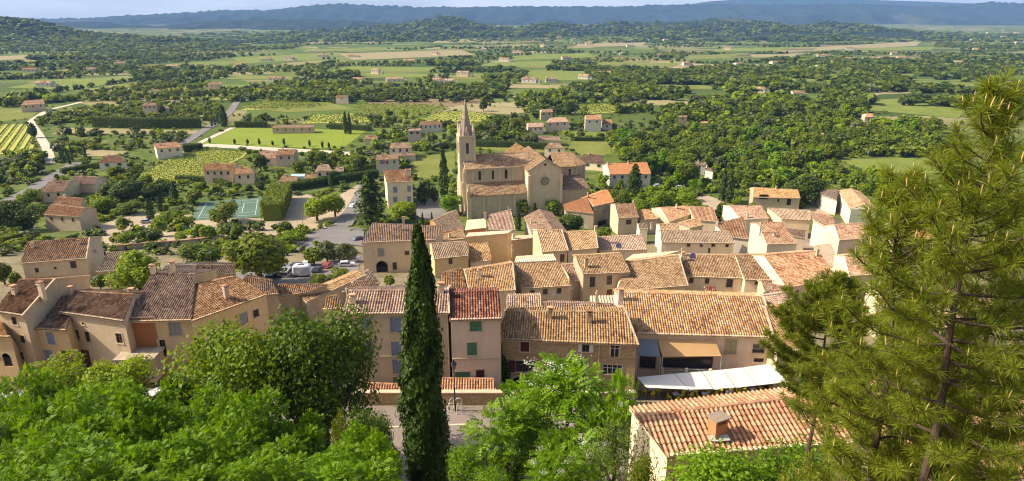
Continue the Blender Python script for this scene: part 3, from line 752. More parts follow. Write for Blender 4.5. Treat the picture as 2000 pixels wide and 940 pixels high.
H('pale sunlit walled yard right of the mottled roof', ((1600, 512), (1650, 530)), ((1590, 480), (1622, 476)), h=3, pitch=6, back=0, roof='mortar', wall='cream2', det=0, ridgecap=False)
for i, (e, r, rf, lb) in enumerate([
    (((1640, 470), (1700, 466)), ((1630, 440), (1690, 436)), 't_rosy', 'rosy roof glimpsed behind the near pine, above the lane'),
    (((1660, 540), (1740, 536)), ((1650, 500), (1720, 496)), 't_rosy', 'broad reddish roof half hidden by the near pine'),
    (((1760, 470), (1830, 466)), ((1750, 432), (1820, 430)), 't_orange', 'orange roof showing through the near pine branches'),
    (((1850, 640), (1960, 634)), ((1830, 590), (1940, 586)), 't_rosy', 'roof deep behind the near pine at the right edge'),
    (((1730, 600), (1840, 596)), ((1715, 556), (1815, 552)), 't_tan', 'tan roof behind the middle of the near pine')]):
    H(lb, e, r, h=6, back=.6, roof=rf, wall='cream')
# ------------------------------------------------------------------ lean-to roofs and the near house
LTL = H('tiled lean-to roof at the foot of the yellow house', ((703, 771), (792, 771)), ((712, 748), (790, 751)), D=64.4, back=0, roof='t_clay', wall='beige', name='lean_to', cat='lean-to', ov=.2, det=2)
LTR = H('tiled lean-to roof at the foot of the red roofed house', ((862, 764), (969, 762)), ((858, 739), (964, 740)), D=64.4, back=0, roof='t_clay', wall='beige', name='lean_to', cat='lean-to', ov=.2, det=2)
NEA = H('near house with big clay tiled roof at the bottom right', ((1303, 893), (1880, 850)), ((1243, 813), (1760, 752)), D=31.5, pitch=14, back=.5, roof='t_clay', wall='cream2', det=2, verge='', ov=.3)
p = on_plane(1400, 850, NEA['A'], NEA['N'])
cb = MB(); ya = math.atan2(NEA['e'][1], NEA['e'][0]) + .35
ax = np.array([math.cos(ya), math.sin(ya), 0]); ay = np.array([-ax[1], ax[0], 0]); q = p - NEA['off']
cb.box(q + (0, 0, .25), (.85, .6, 1.2), ax, ay, 0)
for sx in (-1, 1): cb.box(q + (0, 0, 1.02) + ax * sx * .38, (.2, .66, .24), ax, ay, 0)
cb.box(q + (0, 0, 1.2), (1.1, .85, .08), ax, ay, 1)
M['brick'] = m_plain('warm_brick', (.58, .24, .10), .9)
M['lead'] = m_plain('white_flashing', (.48, .46, .43), .7)
ch = cb.build('chimney', [M['brick'], M['t_grey']], NEA['roof'])
fl = MB(); fl.box(q + (0, 0, .10) - NEA['n'] * .42, (1.05, .45, .05), NEA['e'], unit(np.array([NEA['n'][0], NEA['n'][1], .25])))
fl.build('flashing', [M['lead']], NEA['roof'])
H('second near house at the bottom right, mostly under pine branches', ((1790, 965), (2150, 930)), ((1700, 880), (2080, 840)), D=25, pitch=14, back=.3, roof='t_clay', wall='cream2', det=2)
H('near house with a shaded black gable at the right edge under the pine', ((1880, 868), (2100, 850)), ((1850, 800), (2080, 780)), D=36, pitch=14, back=.4, roof='t_clay', wall='beige', det=2)
import bmesh
# ------------------------------------------------------------------ terrain
M['terrain'] = None
def m_terrain():
    t = NT('terrain_ground')
    p = t.pos()
    sep = t.n('ShaderNodeSeparateXYZ'); t.l(t.n('ShaderNodeNewGeometry').outputs['Position'], sep.inputs[0])
    big = t.noise(p, .018, 4, .6); mid = t.noise(p, .12, 4, .6); fine = t.noise(p, 1.5, 3, .6)
    near = t.ramp(t.math('ADD', t.math('MULTIPLY', mid, .7), t.math('MULTIPLY', fine, .3)), [(.3, (.045, .075, .012)), (.48, (.09, .125, .022)), (.60, (.16, .165, .045)), (.78, (.30, .23, .11))])
    # patchwork of fields on the plain
    warp = t.n('ShaderNodeTexNoise'); warp.inputs['Scale'].default_value = .004; t.l(p, warp.inputs['Vector'])
    va = t.n('ShaderNodeVectorMath'); va.operation = 'MULTIPLY_ADD'; t.l(warp.outputs['Color'], va.inputs[0]); va.inputs[1].default_value = (140, 140, 0); t.l(p, va.inputs[2])
    def cells(sx, sy, rot):
        mp = t.n('ShaderNodeMapping'); mp.inputs['Scale'].default_value = (1 / sx, 1 / sy, 0); mp.inputs['Rotation'].default_value = (0, 0, rot)
        t.l(va.outputs[0], mp.inputs[0])
        v = t.n('ShaderNodeTexVoronoi'); v.distance = 'CHEBYCHEV'; v.inputs['Scale'].default_value = 1; t.l(mp.outputs[0], v.inputs['Vector'])
        s = t.n('ShaderNodeSeparateColor'); t.l(v.outputs['Color'], s.inputs[0]); return s
    a, b = cells(130, 75, .3), cells(95, 120, -.15)
    pal = [(0, (.045, .075, .015)), (.18, (.09, .135, .022)), (.34, (.15, .18, .035)), (.48, (.11, .155, .025)), (.60, (.32, .25, .12)), (.66, (.07, .105, .018)), (.79, (.27, .18, .10)), (.85, (.20, .22, .05)), (.94, (.40, .32, .17))]
    f1 = t.ramp(a.outputs[0], pal, 'CONSTANT'); f2 = t.ramp(b.outputs[1], pal, 'CONSTANT')
    fld = t.mix(t.math('GREATER_THAN', b.outputs[0], .6), f1, f2)
    fld = t.mix(t.math('MULTIPLY', mid, .6), fld, (.085, .11, .025))
    k = t.math('MINIMUM', t.math('MAXIMUM', t.math('DIVIDE', t.math('SUBTRACT', sep.outputs[1], 430), 120), 0), 1)
    dust = t.ramp(t.math('ADD', t.math('MULTIPLY', mid, .6), t.math('MULTIPLY', fine, .4)), [(.3, (.13, .10, .06)), (.5, (.26, .20, .13)), (.7, (.36, .28, .18))])
    kd = t.math('MULTIPLY', t.math('MINIMUM', t.math('MAXIMUM', t.math('DIVIDE', t.math('SUBTRACT', 225, sep.outputs[1]), 40), 0), 1), .8)
    c = t.mix(kd, t.mix(k, near, fld), dust)
    t.bsdf(c, .95, .08, fine, .4, .1)
    return t.m
M['terrain'] = m_terrain()
xs = [-9000, -3000, -900, -300, -100, -40, 0, 40, 100, 300, 900, 3000, 9000]
mb = MB()
for j in range(len(GY) - 1):
    for i in range(len(xs) - 1):
        mb.poly([(xs[i], GY[j], GZ[j]), (xs[i + 1], GY[j], GZ[j]), (xs[i + 1], GY[j + 1], GZ[j + 1]), (xs[i], GY[j + 1], GZ[j + 1])])
tag(mb.build('terrain', [M['terrain']]), kind='structure')

def drape(name, pts, mat, lift=.12, label=None, excl=True, kind='structure', h=0):
    """a sheet over the terrain; pts are world (x, y)"""
    bm = bmesh.new()
    vs = [bm.verts.new((x, y, 0)) for x, y in pts]
    bm.faces.new(vs)
    ys = [y for x, y in pts]
    for k in GY:
        if min(ys) < k < max(ys):
            bmesh.ops.bisect_plane(bm, geom=bm.verts[:] + bm.edges[:] + bm.faces[:], plane_co=(0, k, 0), plane_no=(0, 1, 0))
    bmesh.ops.triangulate(bm, faces=bm.faces[:])
    for v in bm.verts: v.co.z = gz(v.co.y) + lift
    for f in bm.faces:
        f.normal_update()
        if f.normal.z < 0: f.normal_flip()
    me = bpy.data.meshes.new(name); bm.to_mesh(me); bm.free()
    me.materials.append(M[mat])
    o = obj(name, me); o['kind'] = kind
    if excl:
        EXCL.append(list(pts))
        if name == 'field': EXCL.append([(x, y - (38 if y < 800 else 90)) for x, y in pts])
    return o

def gpts(px): return [tuple(hit(x, y)[:2]) for x, y in px]

def road(name, px, width, mat, lift=.2, square=False):
    P = [np.array(hit(x, y)[:2]) if not square else np.array(at_z(x, y, -39.4)[:2]) for x, y in px]
    Q = []
    for a, b in zip(P[:-1], P[1:]):
        k = max(1, int(np.linalg.norm(b - a) / 12))
        Q += [a + (b - a) * i / k for i in range(k)]
    Q.append(P[-1])
    for _ in range(2): Q = [Q[0]] + [(Q[i - 1] + 2 * Q[i] + Q[i + 1]) / 4 for i in range(1, len(Q) - 1)] + [Q[-1]]
    L, Rr = [], []
    for i, q in enumerate(Q):
        d = unit(Q[min(i + 1, len(Q) - 1)] - Q[max(i - 1, 0)]); n = np.array([-d[1], d[0]])
        L.append(q + n * width / 2); Rr.append(q - n * width / 2)
    mb = MB()
    for i in range(len(Q) - 1):
        cs = [L[i], L[i + 1], Rr[i + 1], Rr[i]]
        mb.poly([(c[0], c[1], gz(c[1]) + lift) for c in cs])
        EXCL.append([tuple(c) for c in cs])
    o = mb.build(name, [M[mat]]); o['kind'] = 'structure'
    return Q

# square in front, streets, roads, tracks
drape('square', [(-60, 47.5), (60, 47.5), (60, 61.1), (-60, 61.1)], 'paving', .02, excl=False)
drape('lower_street', [(-75, 62.9), (30, 62.9), (30, 71), (-75, 78)], 'paving', .03, excl=False)
road('road', [(-60, 425), (40, 385), (105, 345), (150, 318)], 7, 'asphalt')
road('track', [(100, 320), (92, 290), (75, 262), (58, 238), (95, 215), (160, 200)], 5, 'track', .24)
road('lane', [(330, 300), (372, 272), (415, 245), (448, 222), (462, 200), (478, 188)], 6, 'asphalt', .22)
road('path', [(395, 284), (480, 289), (580, 295), (705, 302)], 9, 'track', .26)
road('road', [(690, 478), (640, 462), (655, 445), (690, 420), (705, 385), (722, 355)], 7, 'asphalt', .25)
road('lane', [(455, 250), (400, 275), (350, 300)], 4, 'track', .27)
drape('road_junction', gpts([(563, 470), (600, 458), (655, 440), (712, 450), (708, 482), (640, 478), (590, 495), (565, 488)]), 'asphalt', .3)
drape('gravel_yard', gpts([(205, 482), (195, 440), (270, 415), (380, 420), (520, 428), (600, 425), (640, 445), (560, 458), (430, 470)]), 'gravel', .1)
drape('gravel_yard', gpts([(548, 432), (560, 385), (600, 380), (640, 395), (700, 360), (715, 368), (660, 430), (600, 450)]), 'gravel', .14)
drape('church_forecourt', gpts([(812, 432), (815, 388), (850, 380), (900, 400), (885, 432)]), 'asphalt', .12)
drape('car_park', gpts([(450, 560), (470, 524), (560, 517), (640, 512), (705, 500), (700, 530), (600, 560)]), 'asphalt', .1)
drape('sunny_lane', gpts([(1355, 388), (1340, 402), (1400, 415), (1420, 395), (1375, 380)]), 'gravel', .1)
drape('gravel_yard', gpts([(1565, 420), (1570, 400), (1640, 412), (1660, 420)]), 'gravel', .1)
drape('dark_lane', gpts([(1560, 492), (1575, 455), (1640, 470), (1690, 520), (1640, 530)]), 'paving', .06, excl=False)

# fields near enough to be told apart
F = [('sports_pitch', [(388, 282), (458, 250), (716, 255), (668, 292)], 'pitch', .12),
     ('meadow', [(800, 345), (812, 308), (888, 296), (890, 340), (850, 350)], 'meadow', .12),
     ('meadow', [(930, 292), (935, 283), (1090, 296), (1090, 300)], 'meadow', .1),
     ('field', [(0, 238), (0, 215), (85, 210), (60, 232)], 'meadow', .14),
     ('field', [(12, 172), (110, 155), (262, 150), (262, 158), (140, 176)], 'lawn', .2), ('field', [(140, 178), (265, 160), (275, 168), (170, 180)], 'meadow', .2),
     ('field', [(1788, 158), (1905, 163), (1895, 178), (1800, 172)], 'meadow', .2), ('field', [(1700, 196), (1780, 192), (1890, 218), (1870, 232), (1700, 216)], 'lawn', .2),
     ('field', [(1636, 312), (1830, 308), (1850, 338), (1700, 340)], 'lawn', .12), ('field', [(1015, 158), (1035, 140), (1140, 139), (1148, 157)], 'lawn', .25),
     ('field', [(882, 156), (890, 145), (955, 144), (950, 156)], 'meadow', .25), ('field', [(1215, 205), (1255, 195), (1360, 198), (1340, 206)], 'dry', .2),
     ('garden_lawn', [(1112, 268), (1120, 258), (1180, 259), (1192, 268)], 'lawn', .14), ('field', [(1110, 290), (1120, 276), (1190, 278), (1195, 300), (1150, 310)], 'meadow', .1),
     ('field', [(860, 214), (950, 208), (1050, 215), (1000, 225)], 'dry', .2),
     ('field', [(100, 262), (140, 250), (400, 256), (390, 262)], 'dry', .14), ('field', [(160, 305), (170, 292), (250, 296), (240, 306)], 'dry', .12),
     ('field', [(450, 112), (620, 106), (640, 116), (470, 125)], 'lawn', .3), ('field', [(660, 105), (900, 98), (930, 108), (690, 118)], 'dry', .3),
     ('field', [(1540, 95), (1800, 80), (1790, 90), (1500, 104)], 'dry', .3), ('field', [(1260, 78), (1320, 64), (1340, 66), (1300, 80)], 'dry', .3),
     ('field', [(1000, 110), (1150, 103), (1160, 112), (1010, 118)], 'lawn', .3), ('field', [(1340, 110), (1460, 104), (1470, 112), (1330, 118)], 'meadow', .3),
     ('field', [(980, 172), (1000, 165), (1120, 168), (1100, 174)], 'dry', .22), ('field', [(640, 140), (680, 130), (860, 132), (840, 140)], 'lawn', .25), ('field', [(470, 210), (520, 195), (640, 200), (700, 215), (560, 220)], 'meadow', .2)]
FARF = [[(x, y - q) for x, y in gpts(f[1])] for f in F if f[1][0][1] < 180 for q in (0, 50, 100)]
for px, mt in [([(1120, 92), (1130, 86), (1262, 83), (1255, 90)], 'dry'), ([(1390, 102), (1410, 94), (1600, 92), (1590, 98)], 'lawn'), ([(1170, 77), (1190, 71), (1290, 69), (1280, 75)], 'meadow'), ([(845, 84), (860, 75), (990, 72), (985, 82)], 'dry'),
               ([(590, 102), (600, 96), (760, 93), (750, 99)], 'meadow'), ([(1640, 117), (1650, 112), (1765, 110), (1760, 114)], 'dry'), ([(1640, 100), (1670, 94), (1830, 92), (1820, 98)], 'lawn'), ([(0, 118), (0, 110), (90, 107), (85, 115)], 'dry'), ([(1740, 80), (1790, 75), (1990, 78), (1980, 84)], 'meadow'),
               ([(440, 155), (470, 148), (600, 150), (590, 157)], 'lawn'), ([(700, 150), (720, 143), (840, 145), (830, 152)], 'lawn'), ([(1150, 128), (1180, 121), (1330, 124), (1310, 132)], 'meadow'), ([(930, 130), (960, 122), (1080, 120), (1070, 130)], 'lawn'), ([(1420, 112), (1450, 107), (1560, 106), (1550, 111)], 'dry'), ([(1270, 172), (1290, 166), (1400, 168), (1390, 176)], 'meadow'), ([(1560, 208), (1570, 202), (1660, 204), (1650, 210)], 'meadow'), ([(1440, 222), (1460, 216), (1560, 219), (1540, 225)], 'dry'), ([(1090, 186), (1110, 180), (1190, 182), (1180, 188)], 'meadow'), ([(1320, 228), (1340, 222), (1420, 226), (1400, 231)], 'lawn'), ([(1480, 158), (1500, 153), (1600, 155), (1590, 160)], 'lawn'), ([(1690, 152), (1700, 146), (1790, 145), (1780, 151)], 'meadow')]:
    F.append(('field', px, mt, .3)); FARF.append(gpts(px)); FARF.append([(x, y - 55) for x, y in gpts(px)]); FARF.append([(x, y - 110) for x, y in gpts(px)])
for nm, px, mt, lf in F: drape(nm, gpts(px), mt, lf, excl=True)
# tennis court with its lines and net
ct = gpts([(370, 432), (392, 396), (516, 386), (512, 424)])
drape('tennis_court', ct, 'court', .16)
c4 = [np.array(c) for c in ct]
def cpt(u, v):
    a = c4[0] + (c4[3] - c4[0]) * u; b = c4[1] + (c4[2] - c4[1]) * u
    q = a + (b - a) * v; return np.array([q[0], q[1], gz(q[1]) + .2])
mb = MB()
for a, b in (((.1, .1), (.9, .1)), ((.1, .9), (.9, .9)), ((.1, .1), (.1, .9)), ((.9, .1), (.9, .9)), ((.1, .25), (.9, .25)), ((.1, .75), (.9, .75)), ((.3, .25), (.3, .75)), ((.7, .25), (.7, .75)), ((.3, .5), (.7, .5))):
    p, q = cpt(*a), cpt(*b); w = unit(np.cross(q - p, (0, 0, 1))) * .09
    mb.poly([p - w, p + w, q + w, q - w])
tag(mb.build('court_lines', [M['line']]), kind='structure')
nb = empty('tennis_net', cpt(.5, .5)); tag(nb, 'tennis net strung across the green court', 'net')
o0 = cpt(.5, .5)
for v in (.04, .96):
    m = MB(); q = cpt(.5, v) - o0; m.tube([q, q + (0, 0, 1.1)], [.06, .06], 6); m.build('post', [M['iron']], nb)
m = MB(); m.bar(cpt(.5, .04) - o0 + (0, 0, .55), cpt(.5, .96) - o0 + (0, 0, .55), .03, .9); m.build('mesh_band', [m_plain('net_cord', (.12, .14, .13))], nb)

# vineyards: soil sheet and rows of vines
def leaf_quads(Cn, N, size, asp, g):
    n = len(Cn)
    N = N / (np.linalg.norm(N, axis=1, keepdims=True) + 1e-9)
    r = g.normal(size=(n, 3)); T = np.cross(N, r); T /= np.linalg.norm(T, axis=1, keepdims=True) + 1e-9
    B = np.cross(N, T)
    s = np.asarray(size).reshape(-1, 1) if np.ndim(size) else np.full((n, 1), size)
    V = np.stack([Cn - T * s, Cn + B * s * asp, Cn + T * s, Cn - B * s * asp], 1)
    return V.reshape(-1, 3), np.arange(4 * n).reshape(n, 4)

def vineyard(px, ang, gap, name='vineyard', soil='vinesoil', mat='l_vine', ht=1.3, leaf=.42, step=.5, k=3, label=None):
    P = [np.array(p) for p in gpts(px)]
    drape(name, [tuple(p) for p in P], soil, .18)
    d = np.array([math.cos(ang), math.sin(ang)]); n = np.array([-d[1], d[0]])
    us = [p @ d for p in P]; vs = [p @ n for p in P]
    pts = []
    v = min(vs) + gap / 2
    while v < max(vs):
        xsn = []
        for i in range(len(P)):
            a, b = P[i], P[(i + 1) % len(P)]
            va, vb = a @ n, b @ n
            if (va > v) != (vb > v): xsn.append((a + (b - a) * (v - va) / (vb - va)) @ d)
        xsn.sort()
        for a, b in zip(xsn[::2], xsn[1::2]):
            for u in np.arange(a + .5, b - .5, step):
                if rng.random() < .04: continue
                for _ in range(k): pts.append(d * (u + rng.normal(0, .2)) + n * (v + rng.normal(0, .06)))
        v += gap
    pts = np.array(pts)
    z = np.interp(pts[:, 1], GY, GZ) + rng.uniform(.35, ht, len(pts)) + .15
    Cn = np.column_stack([pts, z])
    N = rng.normal(size=Cn.shape) * .7 + np.array([0, 0, .6])
    V, Fq = leaf_quads(Cn, N, rng.uniform(.6, 1.1, len(Cn)) * leaf, .8, rng)
    o = obj('vine_rows', np_mesh('vine_rows', V, Fq, M[mat])); tag(o, label or 'rows of green vines', 'vines', kind='stuff')
vineyard([(262, 347), (330, 312), (400, 293), (486, 297), (475, 308), (400, 345), (398, 352), (335, 357)], 1.17, 2.9, leaf=.27, step=.3, k=4, label='bright rows of vines between the pitch and the tennis court')
vineyard([(-60, 244), (52, 243), (72, 302), (-60, 302)], 2.1, 4.6, leaf=.42, step=.4, label='yellow-green vine rows at the left edge beside the dusty track')
vineyard([(262, 190), (300, 180), (385, 175), (472, 181), (455, 196), (350, 193)], 1.2, 5.0, leaf=.6, step=.9, k=2, label='striped vine rows beside the lane, beyond the groves')
vineyard([(818, 238), (852, 221), (908, 217), (960, 226), (940, 238)], 1.25, 4.2, leaf=.5, step=.8, k=2, label='vine rows behind the church spire')
vineyard([(470, 215), (500, 200), (600, 197), (640, 208), (560, 215)], .2, 5, leaf=.8, step=1.5, k=2, mat='l_mid', ht=2.2, label='rows of young orchard trees beyond the sports pitch')
vineyard([(590, 242), (610, 225), (690, 222), (760, 232), (700, 240)], .1, 3.6, leaf=.6, step=1, k=2, label='pale vine rows behind the club house')
vineyard([(690, 228), (700, 205), (820, 205), (880, 212), (800, 230)], 1.2, 5.5, leaf=.7, step=1.2, k=2, mat='l_mid', ht=2, soil='meadow', label='orchard rows on the slope between the pitch and the spire')
vineyard([(1120, 225), (1130, 205), (1215, 200), (1260, 210), (1200, 220)], .5, 3.5, leaf=.6, step=1, k=2, label='vine rows above the pink villas')

# ------------------------------------------------------------------ hills
def vnoise(x, y, seed=0):
    g = np.random.default_rng(seed); r = 0
    for k in range(5):
        f = 1.9 ** k
        for _ in range(3):
            a = g.uniform(0, 6.28); p = g.uniform(0, 6.28)
            r = r + np.sin((x * math.cos(a) + y * math.sin(a)) * f + p) / f ** .9
    return r / 3.2

def m_hill(name, wood, clear, s=1.0, amt=.52):
    t = NT(name)
    p = t.pos()
    v = t.n('ShaderNodeTexVoronoi'); v.inputs['Scale'].default_value = .09 * s; t.l(p, v.inputs['Vector'])
    n = t.noise(t.pos((1, .5, 1)), .0035 * s, 6, .62)
    f = t.ramp(n, [(amt, (0, 0, 0)), (amt + .06, (1, 1, 1))])
    w = t.mix(v.outputs['Distance'], tuple(x * 1.5 for x in wood), tuple(x * .6 for x in wood))
    c = t.mix(f, w, clear)
    t.bsdf(c, .95, .05, v.outputs['Distance'], 1.0 if s > .2 else .6, min(12.0 / s, 14.0)); return t.m

def ridge(name, D, crest, front, back, base, seed, mat, amp=8, nx=240, nt=40, spacing=1.0, sharp=1.2):
    cx = [at_y(x, y, D)[0] for x, y in crest]; cz = [at_y(x, y, D)[2] for x, y in crest]
    X = np.linspace(min(cx), max(cx), nx); Z = np.interp(X, cx, cz)
    Z = np.convolve(np.pad(Z, 3, 'edge'), np.ones(7) / 7, 'valid')
    T = np.concatenate([np.linspace(-1, 0, nt), np.linspace(0, 1, nt // 3)[1:]])
    Y = D + np.where(T < 0, T * front, T * back)
    XX, TT = np.meshgrid(X, T); YY = np.broadcast_to(Y[:, None], XX.shape)
    sh = (1 - np.abs(TT) ** sharp) * (1 - .18 * np.sin(np.pi * np.abs(TT)))
    nz = vnoise(XX * .006 * spacing, YY * .006 * spacing, seed); gul = np.abs(vnoise(XX * .009 * spacing, YY * .003 * spacing, seed + 1))
    env = np.minimum(1, np.abs(TT) * 3) * np.minimum(1, (1 - np.abs(TT)) * 4)
    HH = base + (Z[None, :] - base) * sh + (np.minimum(nz, .25) * amp * .6 - gul * amp * 1.2) * env
    HH = np.maximum(HH, base - 3)
    HH = HH + np.random.default_rng(seed).normal(0, amp * .035, HH.shape)
    V = np.stack([XX, YY, HH], -1).reshape(-1, 3)
    r, c = HH.shape
    I = np.arange(r * c).reshape(r, c)
    Fq = np.stack([I[:-1, :-1], I[:-1, 1:], I[1:, 1:], I[1:, :-1]], -1).reshape(-1, 4)
    o = obj(name, np_mesh(name, V, Fq, mat, smooth=True)); o['kind'] = 'structure'
    return V[np.repeat(TT.ravel() < .1, 1) & (env.ravel() > .08)]
mh1 = m_hill('wooded_hill', (.030, .052, .018), (.11, .11, .05), 1.2, .70)
mh2 = m_hill('distant_wooded_hill', (.028, .045, .022), (.15, .17, .07), .7, .6)
mh3 = m_hill('far_mountain', (.022, .034, .02), (.06, .065, .04), .13, .62)
HILL1 = ridge('wooded_hill', 2250, [(-260, 20), (-100, 26), (0, 32), (50, 36), (85, 46), (130, 58), (200, 67), (260, 70), (330, 76), (400, 80), (470, 88), (540, 97), (600, 104)], 430, 500, -103, 3, mh1, 9, 260, 40, 1.6)
HILL2 = ridge('hill', 3900, [(430, 80), (520, 72), (600, 57), (700, 51), (780, 46), (830, 41), (862, 32), (895, 33), (930, 45), (960, 51), (1010, 56), (1050, 48), (1085, 45), (1140, 53), (1190, 43), (1250, 46), (1330, 43), (1400, 38), (1440, 35), (1490, 43), (1550, 52), (1610, 41), (1660, 46), (1720, 57), (1800, 63), (1900, 68)], 1300, 900, -112, 8, mh2, 20, 420, 40, .8)
ridge('plateau', 5200, [(80, 44), (150, 43), (215, 43), (235, 50), (300, 52), (400, 42), (500, 38), (600, 38), (700, 40), (800, 52)], 700, 800, -114, 17, mh3, 40, 200, 26, .6)
ridge('mountain', 8200, [(-200, 37), (0, 36), (120, 36), (200, 34), (290, 28), (380, 24), (440, 20), (520, 21), (600, 11), (660, 7), (720, 10), (800, 13), (900, 14), (1000, 12), (1100, 12), (1200, 14), (1300, 9), (1400, 8), (1500, 9), (1600, 8), (1700, 8), (1800, 12), (1880, 10), (1940, 3), (2000, 7), (2200, 5)], 1900, 1500, -116, 29, mh3, 150, 420, 44, .3, 1.0)
ridge('mountain', 10800, [(1150, 20), (1330, 12), (1380, 3), (1450, -1), (1560, -2), (1700, 0), (1800, 3), (1900, 7), (2000, 9), (2300, 10)], 1500, 1200, -118, 41, mh3, 20, 160, 26, .25)
# ------------------------------------------------------------------ church
PHI = rad(13)
CX, CY = np.array([math.cos(PHI), math.sin(PHI), 0]), np.array([-math.sin(PHI), math.cos(PHI), 0])
tc = at_y(911, 313, 256)
CO = np.array([tc[0], 256.0, 0])
base_z = gz(252) - .5
church = empty('church', (float(CO[0]), 256.0, base_z)); tag(church, 'pale stone church with octagonal spire, rose window and tan roofs', 'church')
co = np.array(church.location)
Q = lambda s, t, z: CO + CX * s + CY * t + np.array([0, 0, z]) - co
M['chstone'] = m_plaster('church_stone', (.50, .41, .28), amt=.45)
M['chpale'] = m_plaster('church_pale_stone', (.56, .45, .30), amt=.4)
M['spire'] = m_plaster('spire_stone', (.30, .25, .20), amt=.6)
ZA, ZAT, ZE, ZR = -65.6, -62.2, -56.5, -52.3
def cwall(mb, s0, t0, s1, t1, z0, z1, ops=(), m=0):
    a, b = CO + CX * s0 + CY * t0, CO + CX * s1 + CY * t1
    ux = unit(b - a); nr = np.array([ux[1], -ux[0], 0]); w = np.linalg.norm(b - a)
    n0 = len(mb.v)
    P = wall_panel(mb, a, ux, w, z0, z1, [(u, z, ww, hh, ar) for u, z, ww, hh, ar in ops], nr, m, .35)
    mb.v[n0:] = [tuple(np.array(p) - co) for p in mb.v[n0:]]
    return lambda u, z, d=0: P(u, z, d) - co, ux, nr
def lancet(P, ux, nr, u, z, w, h, parent, name='window'):
    m = MB(); zc = z + h / 2 - w / 2
    for k in range(8):
        a0, a1 = math.pi * k / 8, math.pi * (k + 1) / 8
        q = lambda an, r: P(u + math.cos(an) * r, zc + math.sin(an) * r, -.05)
        m.poly([q(a0, w / 2), q(a0, w / 2 + .25), q(a1, w / 2 + .25), q(a1, w / 2)], 0)
    for sg in (-1, 1): m.box(P(u + sg * (w / 2 + .12), z - w / 4, -.03), (.24, .1, h - w / 2), ux, nr, 0)
    m.box(P(u, z - h / 2 - .1, -.06), (w + .6, .25, .2), ux, nr, 0)
    f = m.build(name, [M['chpale']], parent)
    g = MB(); g.poly([P(u - w / 2 - .05, z - h / 2 - .05, .3), P(u + w / 2 + .05, z - h / 2 - .05, .3), P(u + w / 2 + .05, z + h / 2 + .05, .3), P(u - w / 2 - .05, z + h / 2 + .05, .3)])
    g.build('pane', [M['glass']], f)
# nave
mb = MB(); W = []
ops = [(5.5, -59.3, 1.1, 3.6, 1), (10.7, -59.3, 1.1, 3.6, 1), (15.9, -59.3, 1.1, 3.6, 1)]
P, ux, nr = cwall(mb, -1.5, -6.5, 23, -6.5, base_z, ZE, ops)
cwall(mb, 23, 6.5, -1.5, 6.5, base_z, ZE)
for s in (-1.5,):
    mb.poly([Q(s, -6.5, base_z), Q(s, -6.5, ZE), Q(s, 0, ZR - .1), Q(s, 6.5, ZE), Q(s, 6.5, base_z)], 1)
for u in (2.9, 8.1, 13.3, 18.5): mb.box(P(u, (ZAT + ZE) / 2, -.12), (.7, .3, ZE - ZAT), ux, nr, 1)
mb.box(P(12, ZE - .1, -.15), (24.5, .4, .4), ux, nr, 1)
nave = mb.build('nave_wall', [M['chstone'], M['chpale']], church)
for u, z, w, h, a in ops: lancet(P, ux, nr, u, z, w, h, nave)
def croof(name, planes, ridge=None, verge=(), mat='t_tan'):
    return obj(name, roof_mesh(name, planes, [M[mat], M['chpale']], 1, 3, ridge, verge), church)
croof('nave_roof', [([Q(-1.7, -7, ZE - .25), Q(29, -7, ZE - .25), Q(29, 0, ZR), Q(-1.7, 0, ZR)], CX), ([Q(29, 7, ZE - .25), Q(-1.7, 7, ZE - .25), Q(-1.7, 0, ZR), Q(29, 0, ZR)], -CX)], [(Q(-1.7, 0, ZR), Q(29, 0, ZR))], [(Q(-1.6, -7, ZE - .2), Q(-1.6, 0, ZR))])
# aisles
for sg in (-1, 1):
    mb = MB()
    if sg < 0:
        P, ux, nr = cwall(mb, -1.2, -12.5, 22, -12.5, base_z - 3, ZA)
        for u in (0.4, 5.5, 11.6, 17.5): mb.box(P(u, (base_z + ZA) / 2 - 1, -.25), (.9, .5, ZA - base_z + 1), ux, nr, 1)
        mb.box(P(11.5, ZA - .15, -.12), (23.4, .35, .3), ux, nr, 1)
    else: cwall(mb, 22, 12.5, -1.2, 12.5, base_z - 3, ZA)
    for s in (-1.2, 22): mb.poly([Q(s, sg * 12.5, base_z - 3), Q(s, sg * 12.5, ZA), Q(s, sg * 6.5, ZAT), Q(s, sg * 6.5, base_z - 3)], 1)
    mb.build('aisle_wall', [M['chstone'], M['chpale']], church)
    pl = [Q(-1.5, sg * 13, ZA - .1), Q(22.2, sg * 13, ZA - .1), Q(22.2, sg * 6.4, ZAT + .1), Q(-1.5, sg * 6.4, ZAT + .1)]
    croof('aisle_roof', [(pl if sg < 0 else [pl[1], pl[0], pl[3], pl[2]], CX * -sg)], None, [(pl[0], pl[3])])
# transept with its gable and rose window
S0, S1, SM, TT = 21.6, 34.8, 28.2, 13.3
ZTE, ZTR = -56.9, -52.7
mb = MB()
P, ux, nr = cwall(mb, S0, -TT, S1, -TT, base_z - 2, ZTE)
mb.poly([Q(S0, -TT, ZTE), Q(S1, -TT, ZTE), Q(SM, -TT, ZTR - .1)], 0)
for a, b, c, d in ((S0, TT, S0, -TT), (S1, -TT, S1, TT), (S1, TT, S0, TT)): cwall(mb, a, b, c, d, base_z - 2, ZTE)
mb.poly([Q(S1, TT, ZTE), Q(S0, TT, ZTE), Q(SM, TT, ZTR - .1)], 0)
for u in (.25, S1 - S0 - .25): mb.box(P(u, (base_z + ZTE) / 2 - 1, -.35), (1.0, .8, ZTE - base_z - 1.5), ux, nr, 1)
tw = mb.build('transept_wall', [M['chstone'], M['chpale']], church)
rc = P((S1 - S0) / 2, -61.2, -.08)
up = np.array([0, 0, 1.])
